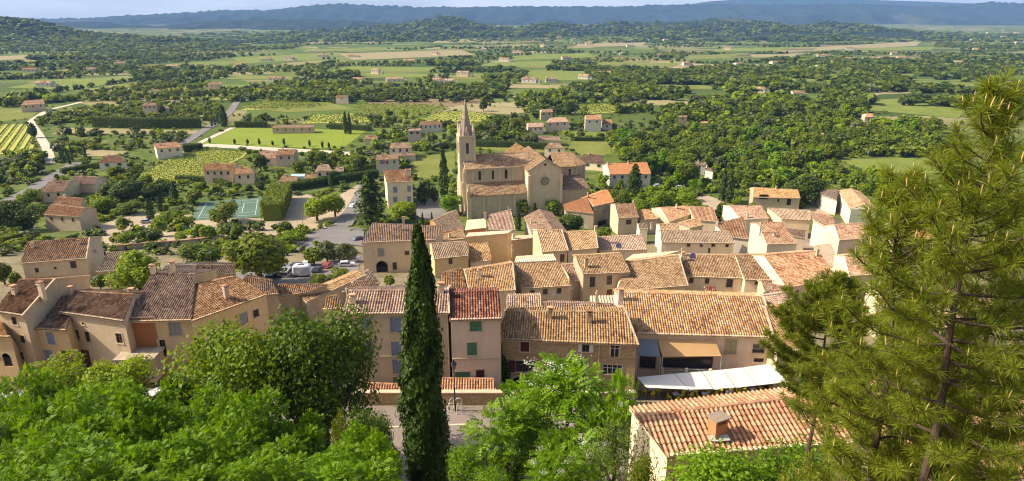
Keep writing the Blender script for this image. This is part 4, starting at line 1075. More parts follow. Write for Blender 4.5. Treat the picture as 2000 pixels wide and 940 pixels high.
def ring(mb, r0, r1, d, m=0, n=24, c=rc):
    for k in range(n):
        a0, a1 = 2 * math.pi * k / n, 2 * math.pi * (k + 1) / n
        w = lambda an, r, dd: c + ux * math.cos(an) * r + up * math.sin(an) * r + nr * dd
        mb.poly([w(a0, r0, d), w(a0, r1, d), w(a1, r1, d), w(a1, r0, d)], m)
        mb.poly([w(a0, r0, d), w(a1, r0, d), w(a1, r0, 0), w(a0, r0, 0)], m); mb.poly([w(a0, r1, 0), w(a1, r1, 0), w(a1, r1, d), w(a0, r1, d)], m)
m = MB(); ring(m, 1.75, 2.15, .12); ring(m, .35, .55, .08, n=12)
for k in range(8):
    an = 2 * math.pi * k / 8
    m.bar(rc + (ux * math.cos(an) + up * math.sin(an)) * .5 + nr * .04, rc + (ux * math.cos(an) + up * math.sin(an)) * 1.2 + nr * .04, .14, .1, nr)
    ring(m, .36, .46, .08, n=10, c=rc + (ux * math.cos(an + .39) + up * math.sin(an + .39)) * 1.28)
rw = m.build('rose_window', [M['chpale']], tw)
g = MB(); ring(g, 0.0, 1.76, .02); g.build('glass_disc', [M['glass']], tw)
g = MB(); ring(g, 0, .5, .03, n=12, c=P((S1 - S0) / 2, -54.8, -.02)); g.build('gable_opening', [M['dark']], tw)
croof('transept_roof', [([Q(S0 - .5, TT + .3, ZTE - .2), Q(S0 - .5, -TT - .4, ZTE - .2), Q(SM, -TT - .4, ZTR + .05), Q(SM, TT + .3, ZTR + .05)], CY), ([Q(S1 + .5, -TT - .4, ZTE - .2), Q(S1 + .5, TT + .3, ZTE - .2), Q(SM, TT + .3, ZTR + .05), Q(SM, -TT - .4, ZTR + .05)], CY)], [(Q(SM, -TT - .4, ZTR + .1), Q(SM, TT + .3, ZTR + .1))], [(Q(S0 - .5, -TT - .3, ZTE - .15), Q(SM, -TT - .3, ZTR + .1)), (Q(S1 + .5, -TT - .3, ZTE - .15), Q(SM, -TT - .3, ZTR + .1))], 't_warm' if False else 't_tan')
# choir and apse
mb = MB(); ZCE, ZCR = -57.3, -53.2
op = [(5.5, -60.2, 1.1, 3.4, 1)]
P, ux2, nr2 = cwall(mb, 34.8, -6.3, 43, -6.3, base_z, ZCE, op)
cwall(mb, 43, 6.3, 34.8, 6.3, base_z, ZCE)
ap = [(43, -6.3), (47, -4), (48.6, 0), (47, 4), (43, 6.3)]
for (a, b), (c, d) in zip(ap[:-1], ap[1:]): cwall(mb, a, b, c, d, base_z, ZCE)
for a, b in ap: mb.box(Q(a, b, (base_z + ZCE) / 2), (.6, .6, ZCE - base_z), CX, CY, 1)
cw = mb.build('choir_wall', [M['chstone'], M['chpale']], church)
lancet(P, ux2, nr2, 5.5, -60.2, 1.1, 3.4, cw)
sp = 1.07
planes = [([Q(34, -6.9, ZCE - .25), Q(43.2, -6.9, ZCE - .25), Q(43, 0, ZCR), Q(34, 0, ZCR)], CX), ([Q(43.2, 6.9, ZCE - .25), Q(34, 6.9, ZCE - .25), Q(34, 0, ZCR), Q(43, 0, ZCR)], -CX)]
for (a, b), (c, d) in zip(ap[:-1], ap[1:]):
    p, q = Q(43 + (a - 43) * 1.1 + .2, b * 1.08, ZCE - .25), Q(43 + (c - 43) * 1.1 + .2, d * 1.08, ZCE - .25)
    planes.append(([p, q, Q(43, 0, ZCR)], unit(q - p)))
croof('choir_roof', planes, [(Q(34, 0, ZCR), Q(43, 0, ZCR))])
# sacristy
mb = MB()
P, _, _ = cwall(mb, 35, -13, 46, -13, base_z - 2, -65.2); cwall(mb, 46, -13, 46, -4, base_z - 2, -65.2)
sw = mb.build('sacristy_wall', [M['chstone']], church)
croof('sacristy_roof', [([Q(34.8, -13.5, -65.2), Q(46.8, -13.5, -65.2), Q(44.5, -6.2, -61), Q(34.8, -6.2, -61)], CX), ([Q(46.8, -13.5, -65.2), Q(46.8, -4, -65.2), Q(44.5, -4, -61.6), Q(44.5, -6.2, -61)], CY)], None, [], 't_brown')
# tower
tz0, tz1, tz2 = base_z - 1, -55.2, -44.6
mb = MB(); hw = 3.05
sides = [(-hw, -hw, hw, -hw), (hw, -hw, hw, hw), (hw, hw, -hw, hw), (-hw, hw, -hw, -hw)]
belf = []
for a, b, c, d in sides:
    cwall(mb, a, b, c, d, tz0, tz1, (), 0)
    belf.append(cwall(mb, a * .96, b * .96, c * .96, d * .96, tz1, tz2, [(hw * .96, -49.3, 1.25, 4.2, 1)], 0))
for z, k in ((tz1, 1.06), (-46.2, 1.02), (tz2 - .1, 1.08)): mb.box(Q(0, 0, z), (2 * hw * k, 2 * hw * k, .4), CX, CY, 1)
for a, b in ((-1, -1), (1, -1), (1, 1), (-1, 1)): mb.box(Q(a * hw * .93, b * hw * .93, (tz1 + tz2) / 2), (.75, .75, tz2 - tz1), CX, CY, 1)
for t in (-5.8, -2.9, 2.9, 5.8):       # west front buttresses
    mb.box(Q(-2.1, t, (base_z - 62) / 2), (1.6, .9, -62 - base_z), CX, CY, 1); mb.box(Q(-1.9, t, -60.5), (1.0, .8, 5), CX, CY, 1)
    mb.cone(Q(-1.9, t, 0), .6, .05, -58 - co[2], -55.6 - co[2], 4, 1, PHI + math.pi / 4)
for t in (-12.3, 12.3):
    mb.box(Q(-1.4, t, (base_z - 64) / 2), (1.4, 1, -64 - base_z), CX, CY, 1); mb.cone(Q(-1.4, t, 0), .75, .05, -64 - co[2], -61.4 - co[2], 4, 1, PHI + math.pi / 4)
tower = mb.build('tower', [M['chstone'], M['chpale']], church)
for P, u_, n_ in belf: lancet(P, u_, n_, hw * .96, -49.3, 1.25, 4.2, tower, 'belfry_opening')
mb = MB()
mb.cone(Q(0, 0, 0), 2.75, 1.25, tz2 - co[2], -37.8 - co[2], 8, 0, PHI + math.pi / 8); mb.cone(Q(0, 0, 0), 1.38, 1.22, -37.9 - co[2], -37.5 - co[2], 8, 0, PHI + math.pi / 8)
mb.cone(Q(0, 0, 0), 1.22, .12, -37.5 - co[2], -30.9 - co[2], 8, 0, PHI + math.pi / 8)
for k in range(8):
    an = PHI + math.pi / 8 + k * math.pi / 4; d = np.array([math.cos(an), math.sin(an), 0])
    for j in range(9):
        f = j / 9; r = 2.75 + (1.25 - 2.75) * f
        mb.box(Q(0, 0, tz2 + (-37.8 - tz2) * f) + d * r, (.22, .22, .3), d, np.cross((0, 0, 1), d), 0)
spire = mb.build('spire', [M['spire']], tower)
mb = MB(); mb.tube([Q(0, 0, -31), Q(0, 0, -29.6)], [.05, .04], 5); mb.bar(Q(-.35, 0, -30), Q(.35, 0, -30), .06); mb.build('cross', [M['iron']], tower)
for a, b in ((-1, -1), (1, -1), (1, 1), (-1, 1)):
    mb = MB(); c = Q(a * hw * .82, b * hw * .82, 0)
    mb.cone(c, .5, .5, tz2 - co[2], tz2 + 2 - co[2], 6, 0); mb.cone(c, .62, .04, tz2 + 2 - co[2], tz2 + 5.2 - co[2], 6, 0)
    mb.build('pinnacle', [M['chpale']], tower)
for ax1, ay1 in ((CX, -CY), (CX, CY), (CY, CX), (CY, -CX)):
    mb = MB(); c = Q(0, 0, tz2) + ay1 * hw * .9
    mb.poly([c - ax1 * 1.1, c + ax1 * 1.1, c + up * 3.4]); mb.poly([c + ax1 * 1.1, c - ay1 * 1.6 + up * 3.2, c + up * 3.4]); mb.poly([c - ax1 * 1.1, c + up * 3.4, c - ay1 * 1.6 + up * 3.2])
    mb.build('gablet', [M['chpale']], tower)
EXCL.append([tuple((CO + CX * a + CY * b)[:2]) for a, b in ((-5, -28), (50, -28), (50, 16), (-5, 16))])

# ------------------------------------------------------------------ villas and farmhouses of the middle distance
V = dict(name='villa', cat='villa', detail=False, ridgecap=False)
H('tall cream town house with blue-grey shutters and a round gablet, left of the church', ((755, 357), (806, 355)), ((748, 333), (803, 331)), h=11, back=.8, roof='t_brown', wall='cream2', win=[(772, 371, 'blue', 1.6, 2.4), (799, 369, 'blue', 1.4, 2.4), (772, 390, 'blue', 1.5, 2.2), (799, 389, 'blue', 1.4, 2.2)], name='town_house', cat='house', detail=True, det=1, chim=[(797, 343, dict(ht=2.2, wd=2.2, wall='cream2'))])
H('white villa with pink roof behind the big clipped hedge', ((305, 291), (356, 287)), ((299, 281), (346, 277)), h=6, autowin=3, roof='t_rosy', wall='white', **V)
H('low pink roofed villa above the bright vineyard corner', ((192, 318), (247, 316)), ((205, 305), (232, 303)), h=4, autowin=2, roof='t_rosy', wall='white', **V)
H('beige villa with plain red roof, upper of the two by the left road', ((80, 376), (124, 374)), ((96, 354), (140, 353)), h=4.5, back=1, autowin=2, roof='t_rosy', wall='beige', **V)
H('long low red roof joined behind the upper beige villa', ((135, 359), (186, 360)), ((146, 344), (194, 346)), h=4, autowin=0, roof='t_rosy', wall='beige', **V)
H('beige villa with pink roof and blank gable, lower one by the left road', ((84, 420), (153, 424)), ((100, 399), (166, 407)), h=5.5, back=1, autowin=3, roof='t_rosy', wall='beige', **V)
H('flat pink terrace roof between the two beige villas', ((100, 405), (160, 405)), ((112, 385), (162, 388)), h=4, pitch=8, autowin=0, back=.2, roof='t_rosy', wall='cream', **V)
H('wide villa with orange-brown roof under the bright vineyard, left half', ((396, 333), (452, 333)), ((400, 319), (461, 320)), h=6, autowin=4, roof='t_warm', wall='cream', **V)
H('wide villa with orange-brown roof under the bright vineyard, right wing', ((456, 341), (494, 340)), ((460, 328), (491, 328)), h=5, autowin=2, roof='t_warm', wall='cream', **V)
H('pink roofed villa just below the long cream path', ((538, 304), (574, 303)), ((543, 292), (578, 292)), h=6, autowin=2, roof='t_rosy', wall='pink', **V)
H('small pink roof left of the villa below the cream path', ((505, 310), (540, 309)), ((508, 296), (540, 295)), h=4, autowin=1, roof='t_rosy', wall='pink', **V)
H('square villa with hipped tan roof among hedges', ((614, 336), (649, 334)), ((622, 323), (642, 321)), h=6, autowin=2, roof='t_tan', wall='cream', **V)
H('low tan roofed annex in front of the hipped villa', ((592, 350), (648, 346)), ((598, 342), (640, 340)), h=3.2, autowin=0, roof='t_tan', wall='cream', **V)
H('small tan roofed garage right of the hipped villa', ((653, 336), (672, 335)), ((656, 327), (672, 326)), h=3.4, autowin=1, roof='t_tan', wall='cream', **V)
H('pale shed with a low roof next to the turquoise greenhouse', ((543, 355), (577, 355)), ((550, 344), (574, 344)), h=3, autowin=0, roof='t_tan', wall='cream2', **V)
H('pink roofed villa on the slope left of the church, upper one', ((760, 290), (803, 289)), ((764, 280), (800, 279)), h=6, autowin=3, roof='t_warm', wall='white', **V)
H('low pink wing stepping down from the upper slope villa', ((776, 305), (812, 304)), ((776, 299), (808, 298)), h=3, autowin=0, roof='t_warm', wall='white', **V)
FLG = H('white villa with a rainbow painted patch on its upper wall', ((733, 313), (779, 311)), ((735, 303), (775, 302)), h=7, autowin=3, roof='t_warm', wall='white', **V)
H('brown box-shaped house among dark trees up the slope', ((796, 256), (823, 255)), ((799, 252), (822, 251)), h=7, autowin=2, roof='t_rosy', wall='pink', **V)
H('white arcaded villa with dark roof up the slope', ((817, 245), (864, 243)), ((822, 237), (858, 236)), h=5, autowin=5, roof='t_brown', wall='white', **V)
H('small pink house at the corner of the sports pitch', ((712, 272), (738, 272)), ((714, 265), (736, 265)), h=3.5, autowin=1, roof='t_rosy', wall='pink', **V)
H('pink house with a pink terrace wall right of the spire', ((1031, 249), (1062, 248)), ((1031, 240), (1061, 240)), h=5, autowin=3, roof='t_rosy', wall='pink', **V)
H('pink gabled house with hipped roof in the middle of the slope', ((1066, 240), (1112, 238)), ((1078, 230), (1104, 229)), h=6, autowin=3, roof='t_rosy', wall='pink', **V)
H('tall pale house with pink roof in front of the dark tree belt', ((1143, 234), (1175, 234)), ((1144, 225), (1174, 224)), h=8, autowin=2, roof='t_rosy', wall='white', **V)
H('low pink garage at the side of the tall pale house', ((1176, 243), (1196, 243)), ((1177, 234), (1195, 233)), h=4, autowin=1, roof='t_rosy', wall='pink', **V)
H('square tan tower house lit by the sun at the wood edge', ((1325, 229), (1343, 229)), ((1327, 226), (1342, 226)), h=9, autowin=1, roof='t_tan', wall='ochre', **V)
H('beige house half hidden by shrubs above the pink villas', ((1056, 220), (1080, 219)), ((1058, 214), (1079, 213)), h=6, autowin=2, roof='t_brown', wall='beige', **V)
H('cream garden building with a long low wall right of the spire', ((1050, 274), (1096, 275)), ((1052, 267), (1092, 267)), h=3.5, autowin=0, roof='t_tan', wall='cream', **V)
H('big hipped tan roof directly behind the church nave', ((980, 300), (1042, 299)), ((1006, 281), (1012, 281)), h=5, autowin=0, roof='t_tan', wall='cream', **V)
H('cream pavilion with hipped tan roof behind the choir', ((1063, 289), (1103, 290)), ((1072, 280), (1092, 280)), h=6, autowin=2, roof='t_tan', wall='cream2', **V)
H('long low house with brown roof to the right of the apse', ((1133, 316), (1184, 320)), ((1140, 301), (1172, 303)), h=4, autowin=2, roof='t_brown', wall='cream2', **V)
ORV = H('white villa with bright orange roof right of the church', ((1191, 341), (1272, 340)), ((1185, 320), (1264, 317)), h=6, autowin=5, roof='t_orange', wall='white', chim=[(1188, 322, dict(ht=1)), (1227, 320, dict(ht=1))], verge='l', **V)
H('small white ruin in the wood with an empty dark top window', ((1356, 322), (1378, 323)), ((1357, 316), (1379, 317)), h=5, autowin=1, roof='t_grey', wall='white', **V)
H('beige annex stepping down from the small white ruin', ((1376, 331), (1392, 335)), ((1376, 326), (1390, 329)), h=4, autowin=0, roof='t_grey', wall='white', **V)
H('lone orange roofed hut in the middle of the wood', ((1504, 240), (1522, 241)), ((1506, 237), (1520, 237)), h=3, autowin=0, roof='t_warm', wall='cream', **V)
H('pale hut at the wood edge near the tower house', ((1366, 241), (1384, 241)), ((1368, 237), (1382, 237)), h=3.4, autowin=1, roof='t_rosy', wall='cream', **V)
H('long cream roof peeping from the wood below the hut', ((1580, 262), (1610, 263)), ((1584, 259), (1608, 260)), h=3, autowin=0, roof='t_tan', wall='cream', **V)
H('pink barn in the right-hand wood beside a ploughed patch', ((1690, 229), (1706, 229)), ((1691, 222), (1705, 222)), h=5, autowin=1, roof='t_rosy', wall='pink', **V)
H('large pink farmhouse with a cypress at its front, left groves', ((277, 207), (306, 206)), ((281, 202), (304, 201)), h=8, autowin=3, roof='t_rosy', wall='pink', **V)
H('low annex on the right of the large pink farmhouse', ((306, 214), (330, 213)), ((308, 208), (328, 207)), h=5, autowin=1, roof='t_rosy', wall='pink', **V)
H('old farmhouse with rosy roof at the bend of the left track', ((40, 206), (88, 203)), ((48, 197), (84, 194)), h=6, autowin=3, roof='t_rosy', wall='beige', **V)
H('long low club house along the far side of the sports pitch', ((531, 250), (614, 249)), ((535, 245), (612, 244)), h=4, autowin=5, roof='t_rosy', wall='beige', **V)
H('cream house by the lane trees beyond the striped vines', ((405, 166), (434, 165)), ((408, 161), (432, 160)), h=6, autowin=2, roof='t_rosy', wall='cream', **V)
H('pale farm far behind the orchard rows', ((655, 190), (680, 190)), ((658, 186), (678, 186)), h=6, autowin=1, roof='t_rosy', wall='cream', **V)
# low wall of tiles along the car park
wl = MB()
for a, b in zip([(212, 492), (290, 484), (370, 478)], [(290, 484), (370, 478), (445, 470)]):
    p, q = hit(*a), hit(*b); wl.bar(p + (0, 0, .8), q + (0, 0, .8), .5, 1.8); wl.bar(p + (0, 0, 1.75), q + (0, 0, 1.75), 1.3, .16, m=1)
tag(wl.build('garden_wall', [M['pink'], M['t_rosy']]), 'long low wall with pink coping beyond the yellow-green tree', 'wall')
# painted patch on the white villa
r = FLG; mb = MB()
for k, c in enumerate(((.75, .6, .05), (.1, .25, .6), (.7, .2, .1))):
    a = on_plane(741 + k * 4.5, 317, r['a0'], -r['n']) - r['n'] * .03
    mb.box(a - r['off'], (1.5, .06, 2.2 - .3 * k), r['ux'], r['n'], k)
mb.build('painted_panel', [m_plain('yellow_panel', (.75, .6, .05)), m_plain('blue_panel', (.1, .25, .6)), m_plain('red_panel', (.7, .2, .1))], r['root'])
# greenhouse
gh = empty('greenhouse', hit(584, 352)); tag(gh, 'turquoise glazed greenhouse beside the pale shed', 'greenhouse')
mb = MB(); mb.box((0, 0, 1.1), (6.5, 3.5, 2.2)); mb.build('glazing', [m_plain('turquoise_glazing', (.30, .52, .55), .25)], gh)
mb = MB()
for k in range(6):
    x = -3.3 + k * 1.32; mb.bar((x, -1.8, 0), (x, -1.8, 2.25), .08); mb.bar((x, -1.8, 2.25), (x, 0, 3.0), .08); mb.bar((x, 0, 3), (x, 1.8, 2.25), .08)
mb.bar((-3.4, 0, 3), (3.4, 0, 3), .1); mb.build('frame', [M['s_white']], gh)
mb = MB(); mb.poly([(-3.3, -1.8, 2.25), (3.3, -1.8, 2.25), (3.3, 0, 2.97), (-3.3, 0, 2.97)]); mb.poly([(3.3, 1.8, 2.25), (-3.3, 1.8, 2.25), (-3.3, 0, 2.97), (3.3, 0, 2.97)]); mb.build('glass_roof', [m_plain('pale_glazing', (.45, .62, .62), .2)], gh)

# ------------------------------------------------------------------ tiny far houses on the plain
def far_mesh(k):
    g = random.Random(k); L, Wd, h = g.uniform(11, 22), g.uniform(7, 10), g.uniform(4, 7)
    mb = MB(); mb.box((0, 0, h / 2 - .5), (L, Wd, h + 1), m=0)
    for sg in (-1, 1):
        mb.poly([(-L / 2 - .4, sg * (Wd / 2 + .4), h - .1), (L / 2 + .4, sg * (Wd / 2 + .4), h - .1), (L / 2 + .4, 0, h + 2), (-L / 2 - .4, 0, h + 2)], 1)
        mb.poly([(sg * L / 2, -Wd / 2, h), (sg * L / 2, Wd / 2, h), (sg * L / 2, 0, h + 1.9)], 0)
        for x in (-.3, 0, .3): mb.box((x * L, sg * Wd / 2, h * .6), (1.1, .1, 1.5), m=2)
    mb.box((L * .5 + 2.5, 0, h * .3), (5, Wd * .7, h * .6 + 1), m=0); mb.box((L * .5 + 2.5, 0, h * .62 + .2), (5.4, Wd * .8, .3), m=1)
    return mb.mesh('farmhouse', [M[('white', 'cream2', 'cream')[k % 3]], M[('t_rosy', 't_tan', 't_warm')[k // 3 % 3]], M['dark']])
FM = [far_mesh(k) for k in range(7)]
FARH = {'far farmhouse among the plain fields left of the spire': ('farmhouses on the plain left of the spire', [(90, 170), (60, 140), (180, 142), (340, 136), (470, 132), (520, 120), (565, 118), (630, 112), (690, 112), (610, 104), (735, 145), (540, 160), (700, 162), (770, 160), (800, 122), (850, 108), (140, 110), (235, 130)]),
        'far white house on the plain behind the church': ('houses on the plain behind the church', [(855, 165), (870, 165), (905, 150), (1035, 162), (1075, 161), (1140, 155), (985, 120), (1010, 104), (1060, 92), (945, 100), (1180, 150), (1105, 118), (1150, 88), (1230, 92), (1215, 108), (1120, 80), (1090, 76)]),
        'far white house scattered over the right-hand plain': ('houses on the right-hand plain', [(1382, 147), (1440, 130), (1510, 128), (1540, 118), (1600, 135), (1605, 113), (1630, 128), (1650, 120), (1660, 98), (1730, 72), (1745, 108), (1760, 116), (1790, 63), (1810, 72), (1850, 64), (1880, 68), (1900, 80), (1930, 66), (1960, 74), (1985, 86), (1870, 126), (1905, 100), (1940, 118), (1555, 190), (1480, 182), (1420, 98), (1350, 86), (1300, 80), (1340, 128), (1290, 112), (1960, 60), (1985, 66)])}
for lb, (grp, pts) in FARH.items():
    for i, (x, y) in enumerate(pts):
        p = hit(x, y); o = obj('farmhouse', FM[(i * 5 + int(x)) % 7], loc=(p[0], p[1], gz(p[1]))); o.rotation_euler.z = rnd.uniform(-.4, .4)
        k = min(1.05, .85 + p[1] / 9000); o.scale = (k, k, k)
        tag(o, lb, 'farmhouse', grp)
        EXCL.append([(p[0] - 14, p[1] - 45), (p[0] + 14, p[1] - 45), (p[0] + 16, p[1] + 8), (p[0] - 16, p[1] + 8)])
# ------------------------------------------------------------------ vegetation
def sph(n, g, up=0.0):
    d = g.normal(size=(n, 3)); d[:, 2] += up
    return d / (np.linalg.norm(d, axis=1, keepdims=True) + 1e-9)

def crown_arrays(seed, n, rx, rz, zc, leaf, k=9, asp=.8, spread=.6):
    """leaf-sized faces on many overlapping clumps: uneven outline, gaps, light and dark sides"""
    g = np.random.default_rng(seed)
    c = sph(k, g, .15) * (g.uniform(.35, 1, (k, 1)) ** .5) * spread
    r = g.uniform(.26, .46, k)
    c[0] = 0; r[0] = .6
    w = r ** 2; w /= w.sum()
    i = g.choice(k, n, p=w)
    d = sph(n, g, .3)
    p = c[i] + d * (r[i] * g.uniform(.62, 1.08, n))[:, None]
    P = p * np.array([rx, rx, rz]) + np.array([0, 0, zc])
    N = d + g.normal(size=(n, 3)) * .55 + np.array([0, 0, .25])
    return leaf_quads(P, N, g.uniform(.6, 1.15, n) * leaf, asp, g)

def trunk_mesh(name, h, r, limbs=4, seed=0, crownr=2.5, mat='bark'):
    g = random.Random(seed); mb = MB()
    top = (g.uniform(-.2, .2), g.uniform(-.2, .2), h)
    mb.tube([(0, 0, -.6), (0, 0, .2), (top[0] * .5, top[1] * .5, h * .5), top], [r * 1.5, r * 1.1, r * .9, r * .6], 7)
    for k in range(limbs):
        a = 6.28 * k / limbs + g.uniform(-.4, .4); l = crownr * g.uniform(.55, .85)
        p0 = np.array(top) * g.uniform(.6, .95)
        mb.tube([p0, p0 + (math.cos(a) * l * .5, math.sin(a) * l * .5, l * .45), p0 + (math.cos(a) * l, math.sin(a) * l, l * .95)], [r * .55, r * .38, r * .1], 5)
    return mb.mesh(name, [M[mat]])

CM, TM = {}, {}
LEAFN = {'mid': 'l_mid', 'dark': 'l_dark', 'bright': 'l_bright', 'olive': 'l_olive', 'fresh': 'l_fresh'}
SHAPES = {'round': (3.4, 4.1, 3.85), 'tall': (2.6, 4.3, 3.8), 'broad': (3.9, 4.0, 3.6), 'loose': (3.4, 4.1, 3.9)}
def crown_mesh(shape, colr, hi=False):
    key = (shape, colr, hi)
    if key not in CM:
        rx, rz, zc = SHAPES[shape]
        sd = sum(map(ord, shape))
        V, Fq = crown_arrays(sd, 3600 if hi else 1100, rx, rz, zc, .23 if hi else .40, {'loose': 14, 'round': 10, 'tall': 9, 'broad': 12}[shape], spread=.72 if shape == 'loose' else .62)
        CM[key] = np_mesh('crown', V, Fq, M[LEAFN[colr]])
    return CM[key]
def joined_mesh(shape, colr):
    key = (shape, colr, 'joined')
    if key not in CM:
        rx, rz, zc = SHAPES[shape]
        V, Fq = crown_arrays(sum(map(ord, shape)) + 1, 760, rx, rz, zc, .48, 15, spread=.78)
        t = MB(); t.tube([(0, 0, -.8), (0, 0, 3.5)], [.28, .16], 4, cap=False)
        tv, tf = quad_arrays(t)
        CM[key] = np_mesh('tree', np.concatenate([V, tv]), np.concatenate([Fq, tf + len(V)]), [M[LEAFN[colr]], M['bark']], np.r_[np.zeros(len(Fq)), np.ones(len(tf))].astype(int))
    return CM[key]
def cyp_arrays(seed, n, R, Hh, leaf, low=.0):
    g = np.random.default_rng(seed)
    f = g.uniform(0, 1, n) ** .9
    prof = np.where(f < .3, .72 + .28 * (f / .3), np.cos(np.clip((f - .3) / .7, 0, 1) * math.pi / 2 * .97) ** .75)
    a = g.uniform(0, 6.283, n)
    lump = 1 + .15 * np.sin(a * 3 + f * 23 + seed) + .12 * np.sin(a * 5 - f * 41 + 2 * np.sin(f * 17))
    r = R * prof * lump * np.where(g.random(n) < .08, g.uniform(1.0, 1.2, n), g.uniform(.72, 1.04, n))
    P = np.column_stack([np.cos(a) * r, np.sin(a) * r, low + f * (Hh - low)])
    N = np.column_stack([np.cos(a), np.sin(a), np.full(n, .25)]) + g.normal(size=(n, 3)) * .5
    # upright flakes
    N /= np.linalg.norm(N, axis=1, keepdims=True)
    T = np.array([0, 0, 1.]) + g.normal(size=(n, 3)) * .35; T -= N * (T * N).sum(1, keepdims=True); T /= np.linalg.norm(T, axis=1, keepdims=True)
    B = np.cross(N, T); s = (g.uniform(.6, 1.2, n) * leaf)[:, None]
    V = np.stack([P - T * s, P + B * s * .5, P + T * s, P - B * s * .5], 1)
    return V.reshape(-1, 3), np.arange(4 * n).reshape(n, 4)

PROTO = {}
def place(proto, x, y, sx, sz, rz, z=None):
    o = copy_tree(proto) if proto.get('used') else proto
    proto['used'] = 1
    if 'used' in o and o is not proto: del o['used']
    o.location = (x, y, gz(y) - .1 if z is None else z); o.scale = (sx, sx, sz); o.rotation_euler.z = rz
    return o
def proto_tree(shape, colr, hi):
    k = (shape, colr, hi)
    if k not in PROTO:
        rx, rz, zc = SHAPES[shape]
        r = empty('leafy_tree'); obj('trunk', trunk_mesh('trunk', 3.4, .24, 5, 3, rx), r); obj('crown', crown_mesh(shape, colr, hi), r)
        PROTO[k] = r
    return PROTO[k]
def proto_cyp(kind='cyp'):
    if kind not in PROTO:
        r = empty('cypress_tree')
        obj('trunk', trunk_mesh('trunk', 2.0, .2, 0, 1), r)
        V, Fq = cyp_arrays(4, 900, 1.15, 10, .38, .4); obj('crown', np_mesh('crown', V, Fq, M['l_cyp']), r); PROTO[kind] = r
    return PROTO[kind]
def proto_conifer():
    if 'con' not in PROTO:
        r = empty('conifer_tree'); obj('trunk', trunk_mesh('trunk', 9, .3, 0, 2, mat='pinebark'), r)
        g = np.random.default_rng(9); n = 2600
        f = g.uniform(0, 1, n) ** .8; a = g.uniform(0, 6.28, n); tier = (f * 9) % 1
        rr = (3.6 * (1 - f) ** .7 + .25) * (1 - .5 * tier) * (1 + .22 * np.sin(a * 4 + np.floor(f * 9) * 2)) * g.uniform(.35, 1.05, n)
        P = np.column_stack([np.cos(a) * rr, np.sin(a) * rr, 1 + f * 11 - rr * .12])
        N = np.column_stack([np.cos(a) * .5, np.sin(a) * .5, np.ones(n)]) + g.normal(size=(n, 3)) * .5
        V, Fq = leaf_quads(P, N, g.uniform(.25, .5, n), .5, g)
        obj('crown', np_mesh('crown', V, Fq, M['l_dark']), r); PROTO['con'] = r
    return PROTO['con']

NT_IND = 0
def T(px, yt, yb, wpx, kind, label, group=None, D=None):
    """one tree: crown seen from yt to yb (photo rows), wpx wide; its foot stands on the terrain"""
    p = hit(px, yb) if D is None else at_y(px, yb, D)
    Dd = p[1]; z0 = gz(Dd)
    zt = at_y(px, yt, Dd)[2]; ht = max(1.2, zt - z0)
    wm = wpx / FPX * (Dd * CP - z0 * SP)
    if kind == 'cyp':
        o = place(proto_cyp(), p[0], Dd, wm / 2.3, ht / 10, rnd.uniform(0, 6))
        cat = 'cypress'
    elif kind == 'con':
        o = place(proto_conifer(), p[0], Dd, wm / 6.6, ht / 12, rnd.uniform(0, 6)); cat = 'conifer'
    else:
        shape, colr = kind.split('-'); hi = wpx > 45
        o = place(proto_tree(shape, colr, hi), p[0], Dd, wm / (2 * SHAPES[shape][0] * .95), ht / 8.1, rnd.uniform(0, 6)); cat = 'tree'
        if ht < 3.5: cat = 'bush'
    if 'group' in o: del o['group']
    tag(o, label, cat, group)
    return o
T(510, 428, 554, 150, 'round-mid', 'largest round tree of the car park, standing left of the white wrapped load')
T(395, 468, 525, 112, 'broad-mid', 'wide low green tree between the pink coped wall and the big car park tree')
T(276, 486, 570, 108, 'loose-bright', 'yellow-green loose tree behind the brown front row roofs')
T(197, 529, 566, 38, 'round-mid', 'small dense green bush at the end of the grey gable wall')
T(248, 444, 482, 46, 'round-bright', 'light green round tree in the gravel yard, left end of its row')
T(302, 445, 478, 34, 'tall-dark', 'dark egg-shaped clipped tree in the gravel yard')
T(355, 447, 474, 30, 'round-bright', 'small light green tree in front of the turquoise tent')
T(408, 432, 472, 42, 'tall-bright', 'upright yellow-green tree at the corner of the tennis court')
T(465, 430, 466, 34, 'round-mid', 'small round tree between the tennis court and the big car park tree')
T(560, 424, 458, 36, 'round-mid', 'small tree at the right end of the gravel yard row')
T(332, 402, 448, 66, 'round-bright', 'broad fresh green tree left of the tennis court')
T(442, 388, 436, 72, 'broad-mid', 'wide dark green tree standing in front of the green court')
T(620, 372, 432, 66, 'round-bright', 'bright green tree in the bend of the road, left of the bright pair')
T(655, 364, 424, 54, 'round-bright', 'bright green tree in the bend of the road, right of the bright pair')
T(726, 336, 447, 76, 'con', 'tall dark conifer left of the cream town house')
T(787, 382, 433, 66, 'round-bright', 'round light green tree under the windows of the cream town house')
T(880, 374, 418, 62, 'broad-fresh', 'broad green tree at the foot of the church tower')
T(868, 294, 388, 18, 'cyp', 'tallest slim cypress standing left of the church tower')
T(829, 342, 400, 40, 'tall-dark', 'dark upright tree between the town house and the slim cypress')
T(848, 356, 396, 24, 'tall-dark', 'narrow dark tree directly left of the slim cypress')
T(976, 390, 418, 36, 'round-bright', 'light green tree against the aisle wall of the church')
T(1022, 380, 420, 40, 'tall-mid', 'green tree in front of the left corner of the church transept')
T(1082, 382, 420, 42, 'round-bright', 'light green tree in front of the right corner of the church transept')
T(1112, 405, 462, 66, 'round-dark', 'dark bushy garden tree beside the orange tiled wing')
T(1044, 396, 424, 10, 'cyp', 'thin dark cypress right under the rose window')
T(1012, 412, 450, 12, 'cyp', 'dark cypress squeezed between two rosy roofs below the church')
T(826, 414, 445, 5, 'cyp', 'left one of two thin pencil cypresses on the church forecourt')
